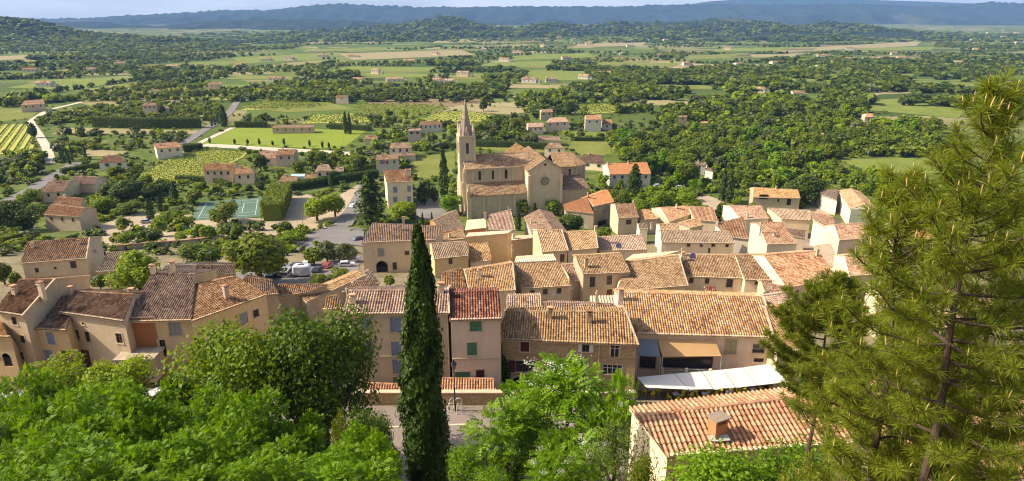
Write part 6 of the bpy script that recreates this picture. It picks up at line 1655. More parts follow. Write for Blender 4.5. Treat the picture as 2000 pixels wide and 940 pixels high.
# pines close to the camera
def pine(name, base, top, label, seed, lmax=2.6, step=.36, nl=.19, nn=34, wid=.0075, dens=.8, rate=.42, zlow=1.0):
    g = np.random.default_rng(seed); base, top = np.array(base, float), np.array(top, float)
    Ht = top[2] - base[2]; r = empty(name, base); tag(r, label, 'pine')
    lean = (top - base); lean[2] = 0
    axis = lambda z: np.array([lean[0] * (z / Ht) ** 1.2 + .12 * math.sin(z * 1.1 + seed), lean[1] * (z / Ht) + .1 * math.cos(z * .9 + seed), z])
    zs = np.linspace(-.5, Ht, 14)
    mb = MB(); mb.tube([axis(max(z, 0)) if z >= 0 else (0, 0, z) for z in zs], [.016 + .0095 * (Ht - z) for z in zs], 8)
    br = MB(); tp, td, tips = [], [], []
    def tuft(p, d): tp.append(p); td.append(d)
    z = Ht
    tuft(axis(Ht), np.array([0, 0, 1.])); tips.append((axis(Ht), np.array([0, 0, 1.])))
    k = 0
    while z > zlow:
        dep = Ht - z
        L0 = min(lmax, .22 + rate * dep)
        n = 5 if dep < 2.2 else 4
        for j in range(n):
            if g.random() > .9 * dens + .1: continue
            a = 2.4 * k + j * 2 * math.pi / n + g.normal(0, .3); L = L0 * g.uniform(.6, 1.12)
            up = 1.9 - 1.5 * min(1, dep / 3.5) + g.normal(0, .12)
            o = axis(z + g.normal(0, .08)); h = np.array([math.cos(a), math.sin(a), 0])
            P = [o]
            for s in range(1, 6):
                f = s / 5; P.append(o + h * L * f + np.array([0, 0, L * (up * .35 * f - .18 * f + .42 * f * f * f)]) + g.normal(0, .03, 3) * L * .5)
            br.tube(P, [.012 + .011 * L * (1 - s / 5.2) for s in range(6)], 5, cap=False)
            m = max(3, int(L / .14))
            for s in range(m):
                f = .14 + .86 * (s + g.random()) / m; i = min(4, int(f * 5)); q = P[i] + (P[i + 1] - P[i]) * (f * 5 - i); d = unit(P[i + 1] - P[i])
                sg = 1 if s % 2 else -1; sd = unit(np.cross(d, (0, 0, 1))) * sg
                td_ = unit(d * .8 + sd * .8 + np.array([0, 0, .35]) + g.normal(0, .2, 3)); tl = g.uniform(.16, .42) * min(1, .4 + L * .35)
                e = q + td_ * tl; br.tube([q, e], [.008, .005], 4, cap=False)
                tuft(e, unit(td_ + np.array([0, 0, .4]))); 
                if tl > .22: tuft(q + td_ * tl * .55, td_)
                if g.random() < .25: tips.append((e, unit(td_ * .4 + np.array([0, 0, 1.]))))
            tuft(P[5], unit(P[5] - P[4] + np.array([0, 0, .05]))); tips.append((P[5], np.array([0, 0, 1.])))
        z -= step * (.55 if dep < 2 else 1) * g.uniform(.8, 1.2); k += 1
    tp, td = np.array(tp), np.array(td); m = len(tp)
    d = np.repeat(td, nn, 0) * .75 + sph(m * nn, g); d /= np.linalg.norm(d, axis=1, keepdims=True)
    o = np.repeat(tp, nn, 0) - np.repeat(td, nn, 0) * g.uniform(0, .13, (m * nn, 1)); ln = nl * g.uniform(.7, 1.15, (m * nn, 1))
    w = np.cross(d, g.normal(size=d.shape)); w /= np.linalg.norm(w, axis=1, keepdims=True)
    mid = o + d * ln * .5; tipp = o + d * ln + np.array([0, 0, -.02]); V = np.stack([o, mid + w * wid, tipp, mid - w * wid], 1).reshape(-1, 3)
    mb.build('trunk', [M['pinebark']], r); br.build('branch', [M['pinebark']], r)
    obj('needles', np_mesh('needles', V, np.arange(len(V)).reshape(-1, 4), M['l_needle']), r)
    cd = MB()
    for p, dd in tips[::2]: cd.tube([p, p + dd * .1, p + dd * .17], [.011, .013, .004], 5)
    cd.build('candle', [M['candle']], r)
    print('pine tufts', m)
    return r
M['candle'] = m_plain('pale_shoot', (.50, .36, .14), .8)
def pine_at(px, yt, D, dx, label, seed, **kw):
    t = at_y(px, yt, D); pine('pine_tree', (t[0] + dx, D, gz(D) - .2), t, label, seed, **kw)
pine_at(1945, 196, 10.5, .4, 'nearest tall pine with long needles along the right edge', 3, rate=.42, lmax=2.0, nl=.25, wid=.0062, nn=42, step=.40, dens=.74)
pine_at(1765, 352, 12, .9, 'second near pine with pale shoots, left of the tallest one', 7, rate=.42, lmax=1.8, nl=.25, wid=.0062, nn=42, step=.40, dens=.74)
pine_at(1632, 548, 24, .2, 'rounded lighter pine in front of the mottled village roof', 11, rate=.8, lmax=2.6, nl=.26, wid=.011, step=.3, nn=40, zlow=7.6)
pine_at(1860, 520, 13, .3, 'third near pine with crossing dead twigs, lower right', 15, rate=.5, lmax=1.8, dens=.45, nl=.24, wid=.0062, nn=40, step=.42)
pine_at(1990, 420, 12.5, .0, 'pine at the right frame edge behind the nearest one', 23, rate=.45, lmax=1.8, nl=.24, wid=.0062, nn=38, dens=.7, step=.44)
pine_at(1800, 640, 15, .2, 'broad low pine between the nearest pine and the near roof', 27, rate=.55, lmax=1.9, nl=.24, wid=.007, nn=38, dens=.6, step=.5)
near_tree(1560, 846, 26, 230, 'bush', 'green bush under the eave of the near house, right of the chimney', 0, 'l_fresh')
near_tree(1262, 872, 27, 90, 'bush', 'small green bush against the gable of the near house', 1, 'l_mid')
# ------------------------------------------------------------------ parapet, lamp and hoops on the square
mb = MB()
mb.box((-3, 61.5, gz(61) + .62), (32, .45, 1.6)); mb.box((-3, 61.5, gz(61) + 1.47), (32.2, .62, .14), m=1)
tag(mb.build('parapet_wall', [M['stone'], M['mortar']]), 'low stone parapet with pale coping along the far side of the square', 'wall')
lp = at_z(889, 803, -39.45)
lamp = empty('street_lamp', lp); tag(lamp, 'black lantern street lamp standing between white hoops on the square', 'street lamp')
m = MB(); m.cone((0, 0, 0), .2, .12, 0, .5, 8); m.cone((0, 0, 0), .12, .1, .5, .9, 8); m.tube([(0, 0, .9), (0, 0, 4.9)], [.075, .05], 8); m.cone((0, 0, 0), .09, .09, 2.6, 2.75, 8); m.bar((-.35, 0, 4.55), (.35, 0, 4.55), .04); m.build('post', [M['iron']], lamp)
m = MB(); m.cone((0, 0, 0), .14, .27, 4.95, 5.55, 6); ln = m.build('lantern', [m_plain('lantern_glass', (.30, .27, .22), .2)], lamp)
m = MB(); m.cone((0, 0, 0), .34, .12, 5.55, 5.85, 6); m.cone((0, 0, 0), .1, .02, 5.85, 6.1, 6)
for k in range(6):
    a = k * math.pi / 3; m.bar((.14 * math.cos(a), .14 * math.sin(a), 4.95), (.27 * math.cos(a), .27 * math.sin(a), 5.55), .03)
m.build('cap', [M['iron']], ln)
for i, (dx, dy, rz) in enumerate(((-.35, -.45, 0), (.45, -.5, .9), (.35, .5, 0), (-.4, .45, .9))):
    m = MB(); pts = [(-.33, 0, 0), (-.33, 0, .95)] + [(-.33 * math.cos(a), 0, .95 + .3 * math.sin(a)) for a in (.5, 1.0, 1.57, 2.1, 2.6)] + [(.33, 0, .95), (.33, 0, 0)]
    m.tube(pts, [.035] * len(pts), 6); o = m.build('hoop', [M['s_white']], loc=(lp[0] + dx, lp[1] + dy, lp[2])); o.rotation_euler.z = rz
    tag(o, 'white metal hoop guarding the foot of the street lamp', 'hoop barrier', 'white hoops round the street lamp')
m = MB(); m.tube([(0, 0, 0), (0, 0, .9)], [.07, .06], 8); m.cone((0, 0, 0), .09, .02, .9, 1.02, 8)
p = at_z(940, 888, -39.3); tag(m.build('bollard', [M['iron']], loc=p), 'short black bollard on the square, beside the rounded green bush', 'bollard')
m = MB(); kx = at_z(880, 838, -39.4); m.bar(kx + (-8, 0, .1), kx + (2, .6, .1), .25, .14); k = m.build('kerb', [M['mortar']]); k['kind'] = 'structure'
# tall slim lamps of the roads
for x, yb, yt, lb in [(592, 448, 410, 'slim road lamp in the gravel yard'), (697, 392, 362, 'slim road lamp beside the road to the town house'), (265, 282, 262, 'slim pole by the dusty track'), (472, 400, 372, 'floodlight pole on the far side of the tennis court'), (404, 404, 378, 'floodlight pole at the left of the tennis court'), (674, 306, 268, 'tall dark pole at the right end of the cream path')]:
    p = hit(x, yb); h = at_y(x, yt, p[1])[2] - p[2]
    r = empty('road_lamp', p); tag(r, lb, 'road lamp')
    m = MB(); m.tube([(0, 0, -.2), (0, 0, h)], [.1, .06], 6); m.build('pole', [M['steel']], r)
    m = MB(); m.bar((0, 0, h), (.9, 0, h + .1), .06); m.box((1.05, 0, h + .08), (.6, .25, .12)); m.build('lamp_head', [M['steel']], r)

# ------------------------------------------------------------------ terrace: canopy, awnings, chairs
A_, B_ = (1250, 735), (1512, 711)
gT = -43.5
back = [at_z(x, y, gT + 3.3) for x, y in [(1243, 737), (1318, 730), (1371, 726), (1411, 722), (1450, 718), (1502, 711)]]
front = [at_z(x, y, gT + 2.75) for x, y in [(1262, 757), (1345, 761), (1393, 760), (1437, 757), (1478, 753), (1540, 746)]]
M['sail'] = m_plain('white_canvas', (.78, .71, .61), .8); M['post'] = m_plain('dark_post', (.03, .028, .035), .6)
cz = empty('shade_canopy', (float(front[2][0]), float(front[2][1]), gT)); off = np.array(cz.location); tag(cz, 'long white canvas canopy of five panels over the restaurant terrace', 'canopy')
for i in range(5):
    m = MB(); a, b, c, d = front[i], front[i + 1], back[i + 1], back[i]
    g0 = unit(b - a) * .04; n = 8; G = []
    for j in range(n + 1):
        for k in range(n + 1):
            u, v = j / n, k / n
            p = (a + g0) * (1 - u) * (1 - v) + (b - g0) * u * (1 - v) + (c - g0) * u * v + (d + g0) * (1 - u) * v
            G.append(p - off + np.array([0, 0, -.13 * math.sin(math.pi * u) * math.sin(math.pi * v)]))
    for j in range(n):
        for k in range(n):
            q = [G[j * (n + 1) + k], G[(j + 1) * (n + 1) + k], G[(j + 1) * (n + 1) + k + 1], G[j * (n + 1) + k + 1]]
            m.poly(q); m.poly([x - (0, 0, .02) for x in q[::-1]])
    m.build('canvas_panel', [M['sail']], cz)
for i in range(6):
    m = MB(); m.tube([front[i] - off - (0, 0, 2.75), front[i] - off], [.05, .05], 6); m.tube([back[i] - off - (0, 0, 3.3), back[i] - off], [.05, .05], 6); m.bar(front[i] - off - (0, 0, .06), back[i] - off - (0, 0, .06), .05); m.build('post', [M['post']], cz)
def chair_proto():
    r = empty('chair')
    m = MB(); m.box((0, 0, .45), (.44, .44, .04)); m.build('seat', [M['yel']], r)
    m = MB()
    for x in (-.13, 0, .13): m.box((x, .21, .68), (.1, .03, .4))
    m.box((0, .21, .9), (.44, .035, .1)); m.build('backrest', [M['yel']], r)
    for x, y in ((-.19, -.19), (.19, -.19), (-.19, .19), (.19, .19)):
        m = MB(); m.tube([(x * 1.1, y * 1.1, 0), (x, y, .45 if y < 0 else .9)], [.022, .022], 5); m.build('leg', [M['yel']], r)
    return r
M['yel'] = m_plain('yellow_lacquer', (.66, .60, .03), .5)
pc = chair_proto(); first = True
def table_proto():
    r = empty('table')
    m = MB(); m.box((0, 0, .735), (.75, .75, .03)); m.build('tabletop', [M['tabt']], r)
    m = MB(); m.tube([(0, 0, 0), (0, 0, .72)], [.04, .04], 6); m.box((0, 0, .02), (.45, .45, .03)); m.build('leg', [M['iron']], r)
    return r
M['tabt'] = m_plain('pale_table_top', (.55, .53, .56), .4)
pt = table_proto(); nT = 0
for i in range(9):
    f = (i + .5) / 9; u = min(4, int(f * 5)); q = front[u] * (1 - (f * 5 - u)) + front[u + 1] * (f * 5 - u)
    x, y = q[0], q[1] + (2.2 if i % 2 else 3.2)
    t = pt if i == 0 else copy_tree(pt); t.location = (x, y, gT + .03); t.rotation_euler.z = rnd.uniform(-.4, .4)
    tag(t, 'small pale topped table under the white canopy', 'table', 'tables under the white canopy')
    for dx, dy, rz in ((-.75, -.1, 1.57), (.75, .1, -1.57), (0, -.75, 3.14)):
        c = pc if first else copy_tree(pc); first = False
        c.location = (x + dx, y + dy, gT + .03); c.rotation_euler.z = rz + rnd.uniform(-.4, .4)
        tag(c, 'bright yellow chair under the white canopy', 'chair', 'yellow chairs under the white canopy')
hd = MB(); hq = at_z(1240, 795, -39.4); k = 900
o = obj('hedge', np_mesh('hedge', *leaf_quads(np.column_stack([rng.uniform(12, 28, 5200), rng.uniform(60.4, 61.5, 5200), rng.uniform(-39.6, -39.15, 5200)]), sph(5200, rng, .5), rng.uniform(.06, .13, 5200), .8, rng), M['l_olive']))
tag(o, 'brownish low hedge between the terrace tables and the near roof', 'hedge')
# awnings on the long house
def awning(parent, e1, e2, r1, r2, mat, name, drop):
    r = LON; top = [on_plane(x, y, r['a0'], -r['n']) - r['n'] * .05 for x, y in (r1, r2)]
    zb = min(t[2] for t in top) - drop
    bot = [at_z(x, y, zb) for x, y in (e1, e2)]
    m = MB(); n = 10
    L = lambda a, b, t: a + (b - a) * t
    for j in range(n):
        for k in range(6):
            q = [L(L(bot[0], bot[1], (j + a) / n), L(top[0], top[1], (j + a) / n), (k + b) / 6) + np.array([0, 0, -.07 * math.sin(math.pi * (k + b) / 6)]) - r['off'] for a, b in ((0, 0), (1, 0), (1, 1), (0, 1))]
            m.poly(q); m.poly([x - (0, 0, .03) for x in q[::-1]])
    m.bar(bot[0] - r['off'], bot[1] - r['off'], .1, .14)
    o = m.build(name, [mat], r['root'])
    for b in bot:
        k = MB(); k.tube([b - r['off'], (b[0] - r['off'][0], b[1] - r['off'][1], r['zb'] - r['off'][2] + .4)], [.06, .06], 6); k.build('post', [M['s_white']], o)
    return o
M['awn'] = m_plain('orange_reed_awning', (.62, .38, .17), .9); M['awn2'] = m_plain('blue_grey_sheet', (.22, .27, .31), .5)
awning(LON, (1294, 697), (1409, 696), (1286, 663), (1398, 664), M['awn'], 'orange_awning', 1.5)
awning(LON, (1245, 694), (1290, 697), (1248, 661), (1282, 663), M['awn2'], 'glass_awning', 1.5)
for i in range(4):
    r = LON; b = MB()
    x0 = 1294 + i * 47
    p = on_plane(x0, 722, r['a0'] - r['n'] * 2.6, -r['n']); q = on_plane(x0 + 46, 722, r['a0'] - r['n'] * 2.6, -r['n'])
    p[2] = q[2] = gT + 2.2
    b.box(p - r['off'] + (0, 0, -.9), (.32, .32, 3.2))
    for zz in (.0, .22, .44, .66): b.bar(p - r['off'] + (0, 0, zz - .1), q - r['off'] + (0, 0, zz - .1), .04)
    b.build('balcony_railing', [M['s_white'] if i % 2 else M['mortar']], r['root'])
b = MB(); p = on_plane(1290, 724, LON['a0'] - LON['n'] * 1.4, -LON['n']); q = on_plane(1520, 722, LON['a0'] - LON['n'] * 1.4, -LON['n']); p[2] = q[2] = gT + 1.2
b.bar(p - LON['off'], q - LON['off'], 2.7, .25); b.build('balcony_slab', [M['grey']], LON['root'])
# terrace slab at the orange bay of the left row
r = LB; p = on_plane(272, 692, r['a0'] - r['n'] * 1.6, -r['n'])
m = MB(); m.box(p - r['off'], (5, 3.4, .3), r['ux'], r['n']); m.box(p - r['off'] + (0, 0, -1.7), (4.6, 3.0, 3.2), r['ux'], r['n'], m=0); m.build('terrace_slab', [M['grey']], r['root'])
# downpipes
for r, xs_ in ((YEL, (860, 876)), (STO, (1170,)), (LB, (243,)), (RED, (978,))):
    for x in xs_:
        p = on_plane(x, 690, r['a0'], -r['n']) - r['n'] * .09; q = p.copy(); p[2] = r['ze'] - .2; q[2] = r['zb'] + .5
        m = MB(); m.tube([p - r['off'], q - r['off']], [.055, .055], 6); m.build('downpipe', [M['mortar']], r['root'])
m = MB()
for x in (402, 412, 418):
    p = on_plane(x, 545, HOUSES[6]['a0'], -HOUSES[6]['n']) - HOUSES[6]['n'] * .12 - HOUSES[6]['off']; m.tube([p - (0, 0, 1.6), p + (0, 0, 2.2)], [.11, .11], 6)
m.build('wall_pipe', [M['iron']], HOUSES[6]['root'])
# string course on the front row
for r, y in ((YEL, 696), (RED, 700), (STO, 694)):
    p = on_plane((r is YEL and 770) or (r is RED and 930) or 1100, y, r['a0'], -r['n']); m = MB()
    c = r['a0'] + r['ux'] * r['fw'] / 2 - r['n'] * .04; c[2] = p[2]; m.box(c - r['off'], (r['fw'] - .1, .1, .16), r['ux'], r['n']); m.build('string_course', [M['mortar'] if r is not STO else M['stone']], r['root'])
# ivy between the red-roofed house and the stone house
r = STO; n = 2600; px_ = rng.normal(0, 1, n)
zz = rng.uniform(0, 1, n); P0 = on_plane(979, 765, r['a0'], -r['n']); P1 = on_plane(975, 672, r['a0'], -r['n'])
wv = .25 + .9 * np.sin(np.clip(zz * 1.25, 0, 1) * math.pi) ** .8
C = P0 + (P1 - P0) * zz[:, None] + r['ux'] * (rng.uniform(-1, 1, n) * wv)[:, None] - r['n'] * rng.uniform(.05, .4, n)[:, None]
V, Fq = leaf_quads(C, -r['n'] + rng.normal(size=(n, 3)) * .5, rng.uniform(.1, .2, n), .9, rng)
tag(obj('ivy', np_mesh('ivy', V, Fq, M['l_ivy'])), 'dark ivy climbing the wall between the pinkish house and the stone house', 'climbing plant')
# satellite dishes
def dish(r, px, py, rad_, mat, label, onroof=True):
    p = on_plane(px, py, r['A'], r['N']); o = empty('satellite_dish', p); tag(o, label, 'satellite dish')
    m = MB(); m.tube([(0, 0, -.3), (0, 0, .5)], [.03, .03], 5); m.tube([(0, -.05, .5), (0, -.45, .45)], [.015, .015], 4); m.build('mast', [M['steel']], o)
    m = MB(); n = 14
    for k in range(n):
        a0, a1 = 6.283 * k / n, 6.283 * (k + 1) / n
        w = lambda a, f: (rad_ * f * math.cos(a), -.05 - .12 * f * f, .55 + rad_ * f * math.sin(a))
        m.poly([w(a0, 0), w(a0, .6), w(a1, .6)]); m.poly([w(a0, .6), w(a0, 1), w(a1, 1), w(a1, .6)])
        m.poly([w(a0, 1), (w(a0, 1)[0], .0, w(a0, 1)[2]), (w(a1, 1)[0], .0, w(a1, 1)[2]), w(a1, 1)])
    m.build('reflector', [mat], o); return o
find = lambda s: next(h for h in HOUSES if s in h['root']['label'])
M['purple'] = m_plain('violet_grey_paint', (.20, .19, .36), .5)
dish(find('purple satellite'), 1208, 484, .75, M['purple'], 'purple satellite dish low on the shaded tan roof')
dish(find('rosy patch'), 1352, 505, .65, M['purple'], 'violet satellite dish on the roof with the rosy patch')
dish(find('low broken roof'), 1496, 580, .6, M['steel'], 'pale satellite dish at the corner of the long house')

for hz_ in [h for h in HOUSES if h['root'].get('category') == 'house' and h['A'][1] < 190][::3]:
    q = hz_['C'] * .6 + hz_['D'] * .4 - hz_['off']; m = MB(); e_ = hz_['e']
    m.tube([q - (0, 0, .3), q + (0, 0, 2.3)], [.028, .022], 5)
    for k in range(5): m.bar(q + (0, 0, 2.2) + hz_['n'] * (.16 * k - .3) - e_ * (.42 - .05 * k), q + (0, 0, 2.2) + hz_['n'] * (.16 * k - .3) + e_ * (.42 - .05 * k), .022)
    m.bar(q + (0, 0, 2.2) - hz_['n'] * .35, q + (0, 0, 2.2) + hz_['n'] * .4, .025); m.build('antenna', [M['steel']], hz_['roof'])
# ------------------------------------------------------------------ vehicles
def car_mesh_parts(kind):
    van = kind == 'van'
    L, Wd, Hh = (4.9, 1.95, 2.1) if van else (4.2, 1.75, 1.45)
    body = [(-L / 2, .35), (-L / 2, .85), (-L / 2 + .08, 1.0 if not van else Hh - .2), (-L / 2 + .35, 1.0 if not van else Hh)] if van else [(-L / 2, .35), (-L / 2, .8), (-L / 2 + .1, .95)]
    if van: body += [(L / 2 - 1.5, Hh), (L / 2 - .75, 1.15), (L / 2 - .1, .95), (L / 2, .7), (L / 2, .35)]
    else: body += [(-L / 2 + .55, Hh - .08), (-L / 2 + .9, Hh), (L / 2 - 1.85, Hh), (L / 2 - 1.15, .98), (L / 2 - .2, .82), (L / 2, .65), (L / 2, .35)]
    def side(mb, pts, y, m):
        mb.poly([(x, y, z) for x, z in (pts if y > 0 else pts[::-1])], m)
    b = MB(); n = len(body)
    tap = lambda z: Wd / 2 * (1 - .16 * max(0, (z - .9) / (Hh - .85)))
    for i in range(n):
        (x0, z0), (x1, z1) = body[i], body[(i + 1) % n]
        b.poly([(x0, -tap(z0), z0), (x1, -tap(z1), z1), (x1, tap(z1), z1), (x0, tap(z0), z0)], 0)
    for sg in (-1, 1): b.poly([(x, sg * tap(z), z) for x, z in (body if sg < 0 else body[::-1])], 0)
    gl = MB(); e = .012
    zg0, zg1 = (1.2, Hh - .2) if van else (.98, Hh - .1)
    xs_ = (-L / 2 + .3, L / 2 - 1.35) if van else (-L / 2 + .5, L / 2 - 1.5)
    for sg in (-1, 1):
        q = [(xs_[0] - .12, sg * (tap(zg0) + e), zg0), (xs_[1] + .35, sg * (tap(zg0) + e), zg0), (xs_[1] - .15, sg * (tap(zg1) + e), zg1), (xs_[0] + .2, sg * (tap(zg1) + e), zg1)]
        gl.poly(q)
    if van: w0, w1, r0, r1 = (L / 2 - .86, 1.22), (L / 2 - 1.45, Hh - .08), (-L / 2 + .02, 1.2), (-L / 2 + .1, Hh - .3)
    else: w0, w1, r0, r1 = (L / 2 - 1.22, 1.0), (L / 2 - 1.8, Hh - .05), (-L / 2 + .15, .98), (-L / 2 + .5, Hh - .13)
    for (a, c), s in (((w0, w1), 1), ((r0, r1), -1)):
        d = .02 * s
        gl.poly([(a[0] + d, -tap(a[1]) + .1, a[1] + .015), (a[0] + d, tap(a[1]) - .1, a[1] + .015), (c[0] + d, tap(c[1]) - .1, c[1] + .015), (c[0] + d, -tap(c[1]) + .1, c[1] + .015)])
    return b, gl, L, Wd
def car(loc, rz, paint, label, kind='car', cat='car', group=None):
    r = empty('parked_van' if kind == 'van' else 'parked_car', loc, rz); tag(r, label, cat, group)
    b, gl, L, Wd = car_mesh_parts(kind)
    b.build('body', [m_plain('car_paint', paint, .25, .1, .6)], r); gl.build('windows', [M['glass']], r)
    for x in (-L * .31, L * .31):
        for sg in (-1, 1):
            m = MB(); m.tube([(x, sg * (Wd / 2 - .2), .32), (x, sg * (Wd / 2 + .01), .32)], [.32, .32], 12); w = m.build('wheel', [M['iron']], r)
            m = MB(); m.tube([(x, sg * (Wd / 2), .32), (x, sg * (Wd / 2 + .03), .32)], [.19, .17], 10); m.build('rim', [M['steel']], w)
    for sg in (-1, 1):
        m = MB(); m.box((L / 2 - .02, sg * Wd * .36, .66), (.1, .3, .16)); m.build('headlight', [M['s_white']], r)
        m = MB(); m.box((-L / 2 + .02, sg * Wd * .38, .78), (.08, .22, .18)); m.build('taillight', [M['s_red']], r)
    return r
def car_px(px, py, rz, paint, label, kind='car', cat='car', z=None):
    p = hit(px, py) if z is None else at_z(px, py, z); return car((p[0], p[1], gz(p[1]) + .1), rz, paint, label, kind, cat)
car_px(528, 546, 1.7, (.02, .02, .025), 'black car parked under the largest round tree')
car_px(546, 541, 1.6, (.03, .035, .04), 'dark grey car parked second from the largest round tree')
car_px(562, 540, 1.55, (.32, .34, .36), 'silver grey van facing the wall, beside the white wrapped load', 'van', 'van')
car_px(621, 532, 1.5, (.02, .02, .025), 'black car parked to the right of the white wrapped load')
car_px(578, 524, 1.5, (.03, .03, .035), 'dark car parked behind the silver grey van')
car_px(678, 521, .2, (.55, .56, .60), 'pale car parked behind the bushy hedge')
car_px(690, 512, .3, (.62, .60, .58), 'white car beside the corner of the arched house')
car_px(288, 436, .2, (.40, .42, .45), 'grey car standing in the road by the lower beige villa')
car_px(278, 449, .2, (.55, .50, .42), 'beige car in front of the grey car near the light green tree')
car_px(660, 506, .15, (.7, .7, .7), 'small white car behind the olive trees')
car_px(640, 524, 1.45, (.35, .04, .03), 'red car parked between the black car and the hedge')
car_px(505, 548, 1.7, (.5, .5, .52), 'silver car in the shade at the foot of the largest round tree')
car_px(600, 519, 1.5, (.6, .6, .62), 'pale car parked behind the white wrapped load')
car_px(700, 470, .9, (.10, .12, .2), 'dark blue car on the road junction')
car_px(692, 405, 1.1, (.65, .65, .66), 'white car on the road below the town house')
car_px(44, 462, .2, (.6, .6, .58), 'white car among the shrubs behind the farmhouse')
car_px(56, 452, .3, (.45, .45, .47), 'silver car among the shrubs near the left road')
car((at_y(133, 742, 69)[0], 69, gz(69) + .1), 1.2, (.30, .42, .62), 'pale blue car under the pollarded planes')
car((at_y(12, 752, 69)[0], 69, gz(69) + .1), .3, (.72, .70, .68), 'white car at the left edge in front of the narrow ochre house')
car((at_y(46, 752, 70)[0], 70, gz(70) + .1), .3, (.62, .60, .58), 'cream car beside the white car at the left edge')
car((at_y(292, 745, 70)[0], 70, gz(70) + .1), 1.4, (.7, .68, .66), 'white car in the shade below the grey terrace slab')
car_px(1286, 366, .1, (.65, .66, .68), 'white car parked behind the garden trees right of the orange villa')
car_px(1330, 369, .1, (.6, .6, .6), 'pale car parked beside the sunny lane')
car_px(464, 186, 1.5, (.7, .7, .72), 'white car driving on the lane beyond the pitch')
p = hit(591, 541); w = empty('wrapped_load', p); tag(w, 'bulky white wrapped load on a trailer in the car park', 'trailer load')
me = MB(); n, kk = 12, 7
for j in range(kk):
    for i in range(n):
        def S(a, b):
            t, f = 6.283 * a / n, -1.2 + 2.7 * b / kk; r_ = 1 + .04 * math.sin(a * 2.1 + b)
            sg_ = lambda v: math.copysign(abs(v) ** .45, v)
            return (2.2 * sg_(math.cos(t)) * max(0, math.cos(f)) ** .4 * r_, 1.25 * sg_(math.sin(t)) * max(0, math.cos(f)) ** .4 * r_, 1.9 + 1.3 * sg_(math.sin(f)) * r_)
        me.poly([S(i, j), S(i + 1, j), S(i + 1, j + 1), S(i, j + 1)])
me.build('wrapping', [m_plain('white_wrap', (.66, .64, .70), .5)], w)
m = MB(); m.box((0, 0, .55), (3.4, 1.9, .2))
for sg in (-1, 1): m.tube([(0, sg * .8, .35), (0, sg * 1.0, .35)], [.35, .35], 10)
m.bar((1.7, 0, .5), (3.0, 0, .5), .1); m.build('trailer', [M['iron']], w)
# turquoise tent in the gravel yard
p = hit(361, 450); t = empty('tent', p); tag(t, 'turquoise blue tent in the gravel yard', 'tent')
m = MB()
for k in range(6):
    a0, a1 = k * 1.047, (k + 1) * 1.047
    m.poly([(1.7 * math.cos(a0), 1.7 * math.sin(a0), 2.0), (1.7 * math.cos(a1), 1.7 * math.sin(a1), 2.0), (0, 0, 3.2)]); m.poly([(2.0 * math.cos(a0), 2.0 * math.sin(a0), 0), (2.0 * math.cos(a1), 2.0 * math.sin(a1), 0), (1.7 * math.cos(a1), 1.7 * math.sin(a1), 2.0), (1.7 * math.cos(a0), 1.7 * math.sin(a0), 2.0)])
m.build('canvas', [m_plain('turquoise_canvas', (.03, .30, .36), .7)], t)
m = MB(); m.tube([(0, 0, 3.1), (0, 0, 3.5)], [.04, .03], 5); m.build('pole', [M['steel']], t)

# ------------------------------------------------------------------ air, light, camera
hz = bpy.data.meshes.new('haze')
x0, x1, y0, y1, zl, zh = -9500, 9500, -100, 12800, -121.5, 330
hz.from_pydata([(x, y, z) for z in (zl, zh) for y in (y0, y1) for x in (x0, x1)], [], [(0, 2, 3, 1), (4, 5, 7, 6), (0, 1, 5, 4), (2, 6, 7, 3), (0, 4, 6, 2), (1, 3, 7, 5)])
hm = bpy.data.materials.new('haze_air'); hm.use_nodes = True; nt = hm.node_tree; nt.nodes.clear()
ou = nt.nodes.new('ShaderNodeOutputMaterial'); pv = nt.nodes.new('ShaderNodeVolumePrincipled')
pv.inputs['Color'].default_value = HAZE_COL; pv.inputs['Density'].default_value = HAZE; pv.inputs['Anisotropy'].default_value = .0
nt.links.new(pv.outputs[0], ou.inputs['Volume'])
hz.materials.append(hm); ho = obj('haze', hz); ho['kind'] = 'stuff'
try: hm.cycles.volume_sampling = 'DISTANCE'
except Exception: pass

SAZ, SEL = rad(-91), rad(39)      # azimuth from +Y (towards -X), elevation
sd = Vector((math.sin(SAZ) * math.cos(SEL), math.cos(SAZ) * math.cos(SEL), math.sin(SEL)))
sl = bpy.data.lights.new('sun', 'SUN'); sl.energy = SUN; sl.angle = rad(.53); sl.color = (1.0, .90, .73)
so = bpy.data.objects.new('sun', sl); COL.objects.link(so); so.rotation_euler = (-sd).to_track_quat('-Z', 'Y').to_euler()
wd = bpy.data.worlds.new('World'); sc.world = wd; wd.use_nodes = True
nt = wd.node_tree; bg = nt.nodes['Background']
sk = nt.nodes.new('ShaderNodeTexSky'); sk.sky_type = 'NISHITA'; sk.sun_disc = False; sk.sun_elevation = SEL; sk.sun_rotation = SAZ; sk.altitude = 300; sk.dust_density = 4.0; sk.air_density = .9
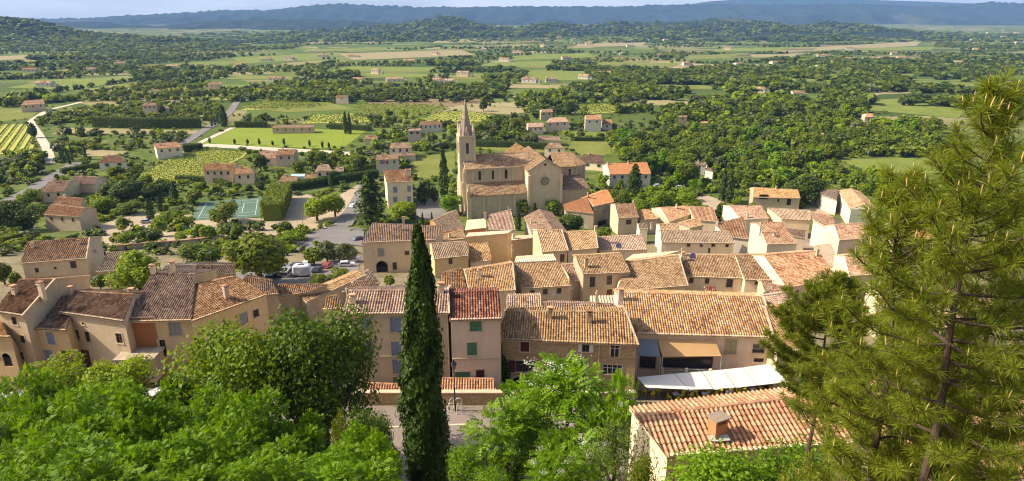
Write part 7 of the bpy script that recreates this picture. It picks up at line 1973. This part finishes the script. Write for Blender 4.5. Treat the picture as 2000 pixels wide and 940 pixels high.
# thin bright cloud veil low over the horizon
tcn = nt.nodes.new('ShaderNodeTexCoord'); sxyz = nt.nodes.new('ShaderNodeSeparateXYZ'); nt.links.new(tcn.outputs['Generated'], sxyz.inputs[0])
mpn = nt.nodes.new('ShaderNodeMapping'); mpn.inputs['Scale'].default_value = (3, 3, 22); nt.links.new(tcn.outputs['Generated'], mpn.inputs[0])
nz_ = nt.nodes.new('ShaderNodeTexNoise'); nz_.inputs['Scale'].default_value = 1.6; nz_.inputs['Detail'].default_value = 5; nt.links.new(mpn.outputs[0], nz_.inputs['Vector'])
rg = nt.nodes.new('ShaderNodeMapRange'); rg.inputs['From Min'].default_value = .42; rg.inputs['From Max'].default_value = .06; nt.links.new(sxyz.outputs[2], rg.inputs[0])
rn = nt.nodes.new('ShaderNodeMapRange'); rn.inputs['From Min'].default_value = .3; rn.inputs['From Max'].default_value = .6; rn.inputs['To Min'].default_value = .55; nt.links.new(nz_.outputs[0], rn.inputs[0])
mu = nt.nodes.new('ShaderNodeMath'); mu.operation = 'MULTIPLY'; nt.links.new(rg.outputs[0], mu.inputs[0]); nt.links.new(rn.outputs[0], mu.inputs[1])
mxs = nt.nodes.new('ShaderNodeMix'); mxs.data_type = 'RGBA'; nt.links.new(mu.outputs[0], mxs.inputs[0]); nt.links.new(sk.outputs[0], mxs.inputs[6]); mxs.inputs[7].default_value = (5.0, 4.9, 5.0, 1)
nt.links.new(mxs.outputs[2], bg.inputs[0]); bg.inputs[1].default_value = SKY
cd = bpy.data.cameras.new('camera'); co_ = bpy.data.objects.new('camera', cd); COL.objects.link(co_)
cd.sensor_width = 36; cd.lens = 36 * FPX / 2000; co_.rotation_euler = (math.pi / 2 - PITCH, 0, 0); cd.clip_start = .1; cd.clip_end = 40000
sc.camera = co_
sc.view_settings.view_transform = 'Standard'; sc.view_settings.look = 'None'; sc.view_settings.exposure = EXPO; sc.view_settings.gamma = 1
sc.cycles.max_bounces = 6; sc.cycles.diffuse_bounces = 3; sc.cycles.transmission_bounces = 4; sc.cycles.volume_bounces = 0; sc.cycles.transparent_max_bounces = 4
sc.cycles.filter_width = 1.15; sc.cycles.use_adaptive_sampling = False; sc.cycles.caustics_reflective = False; sc.cycles.caustics_refractive = False; sc.cycles.use_denoising = DENOISE; sc.cycles.sample_clamp_indirect = 6
try: sc.cycles.denoiser = 'OPENIMAGEDENOISE'; sc.cycles.denoising_input_passes = 'RGB_ALBEDO_NORMAL'; sc.cycles.denoising_prefilter = 'NONE'
except Exception: pass
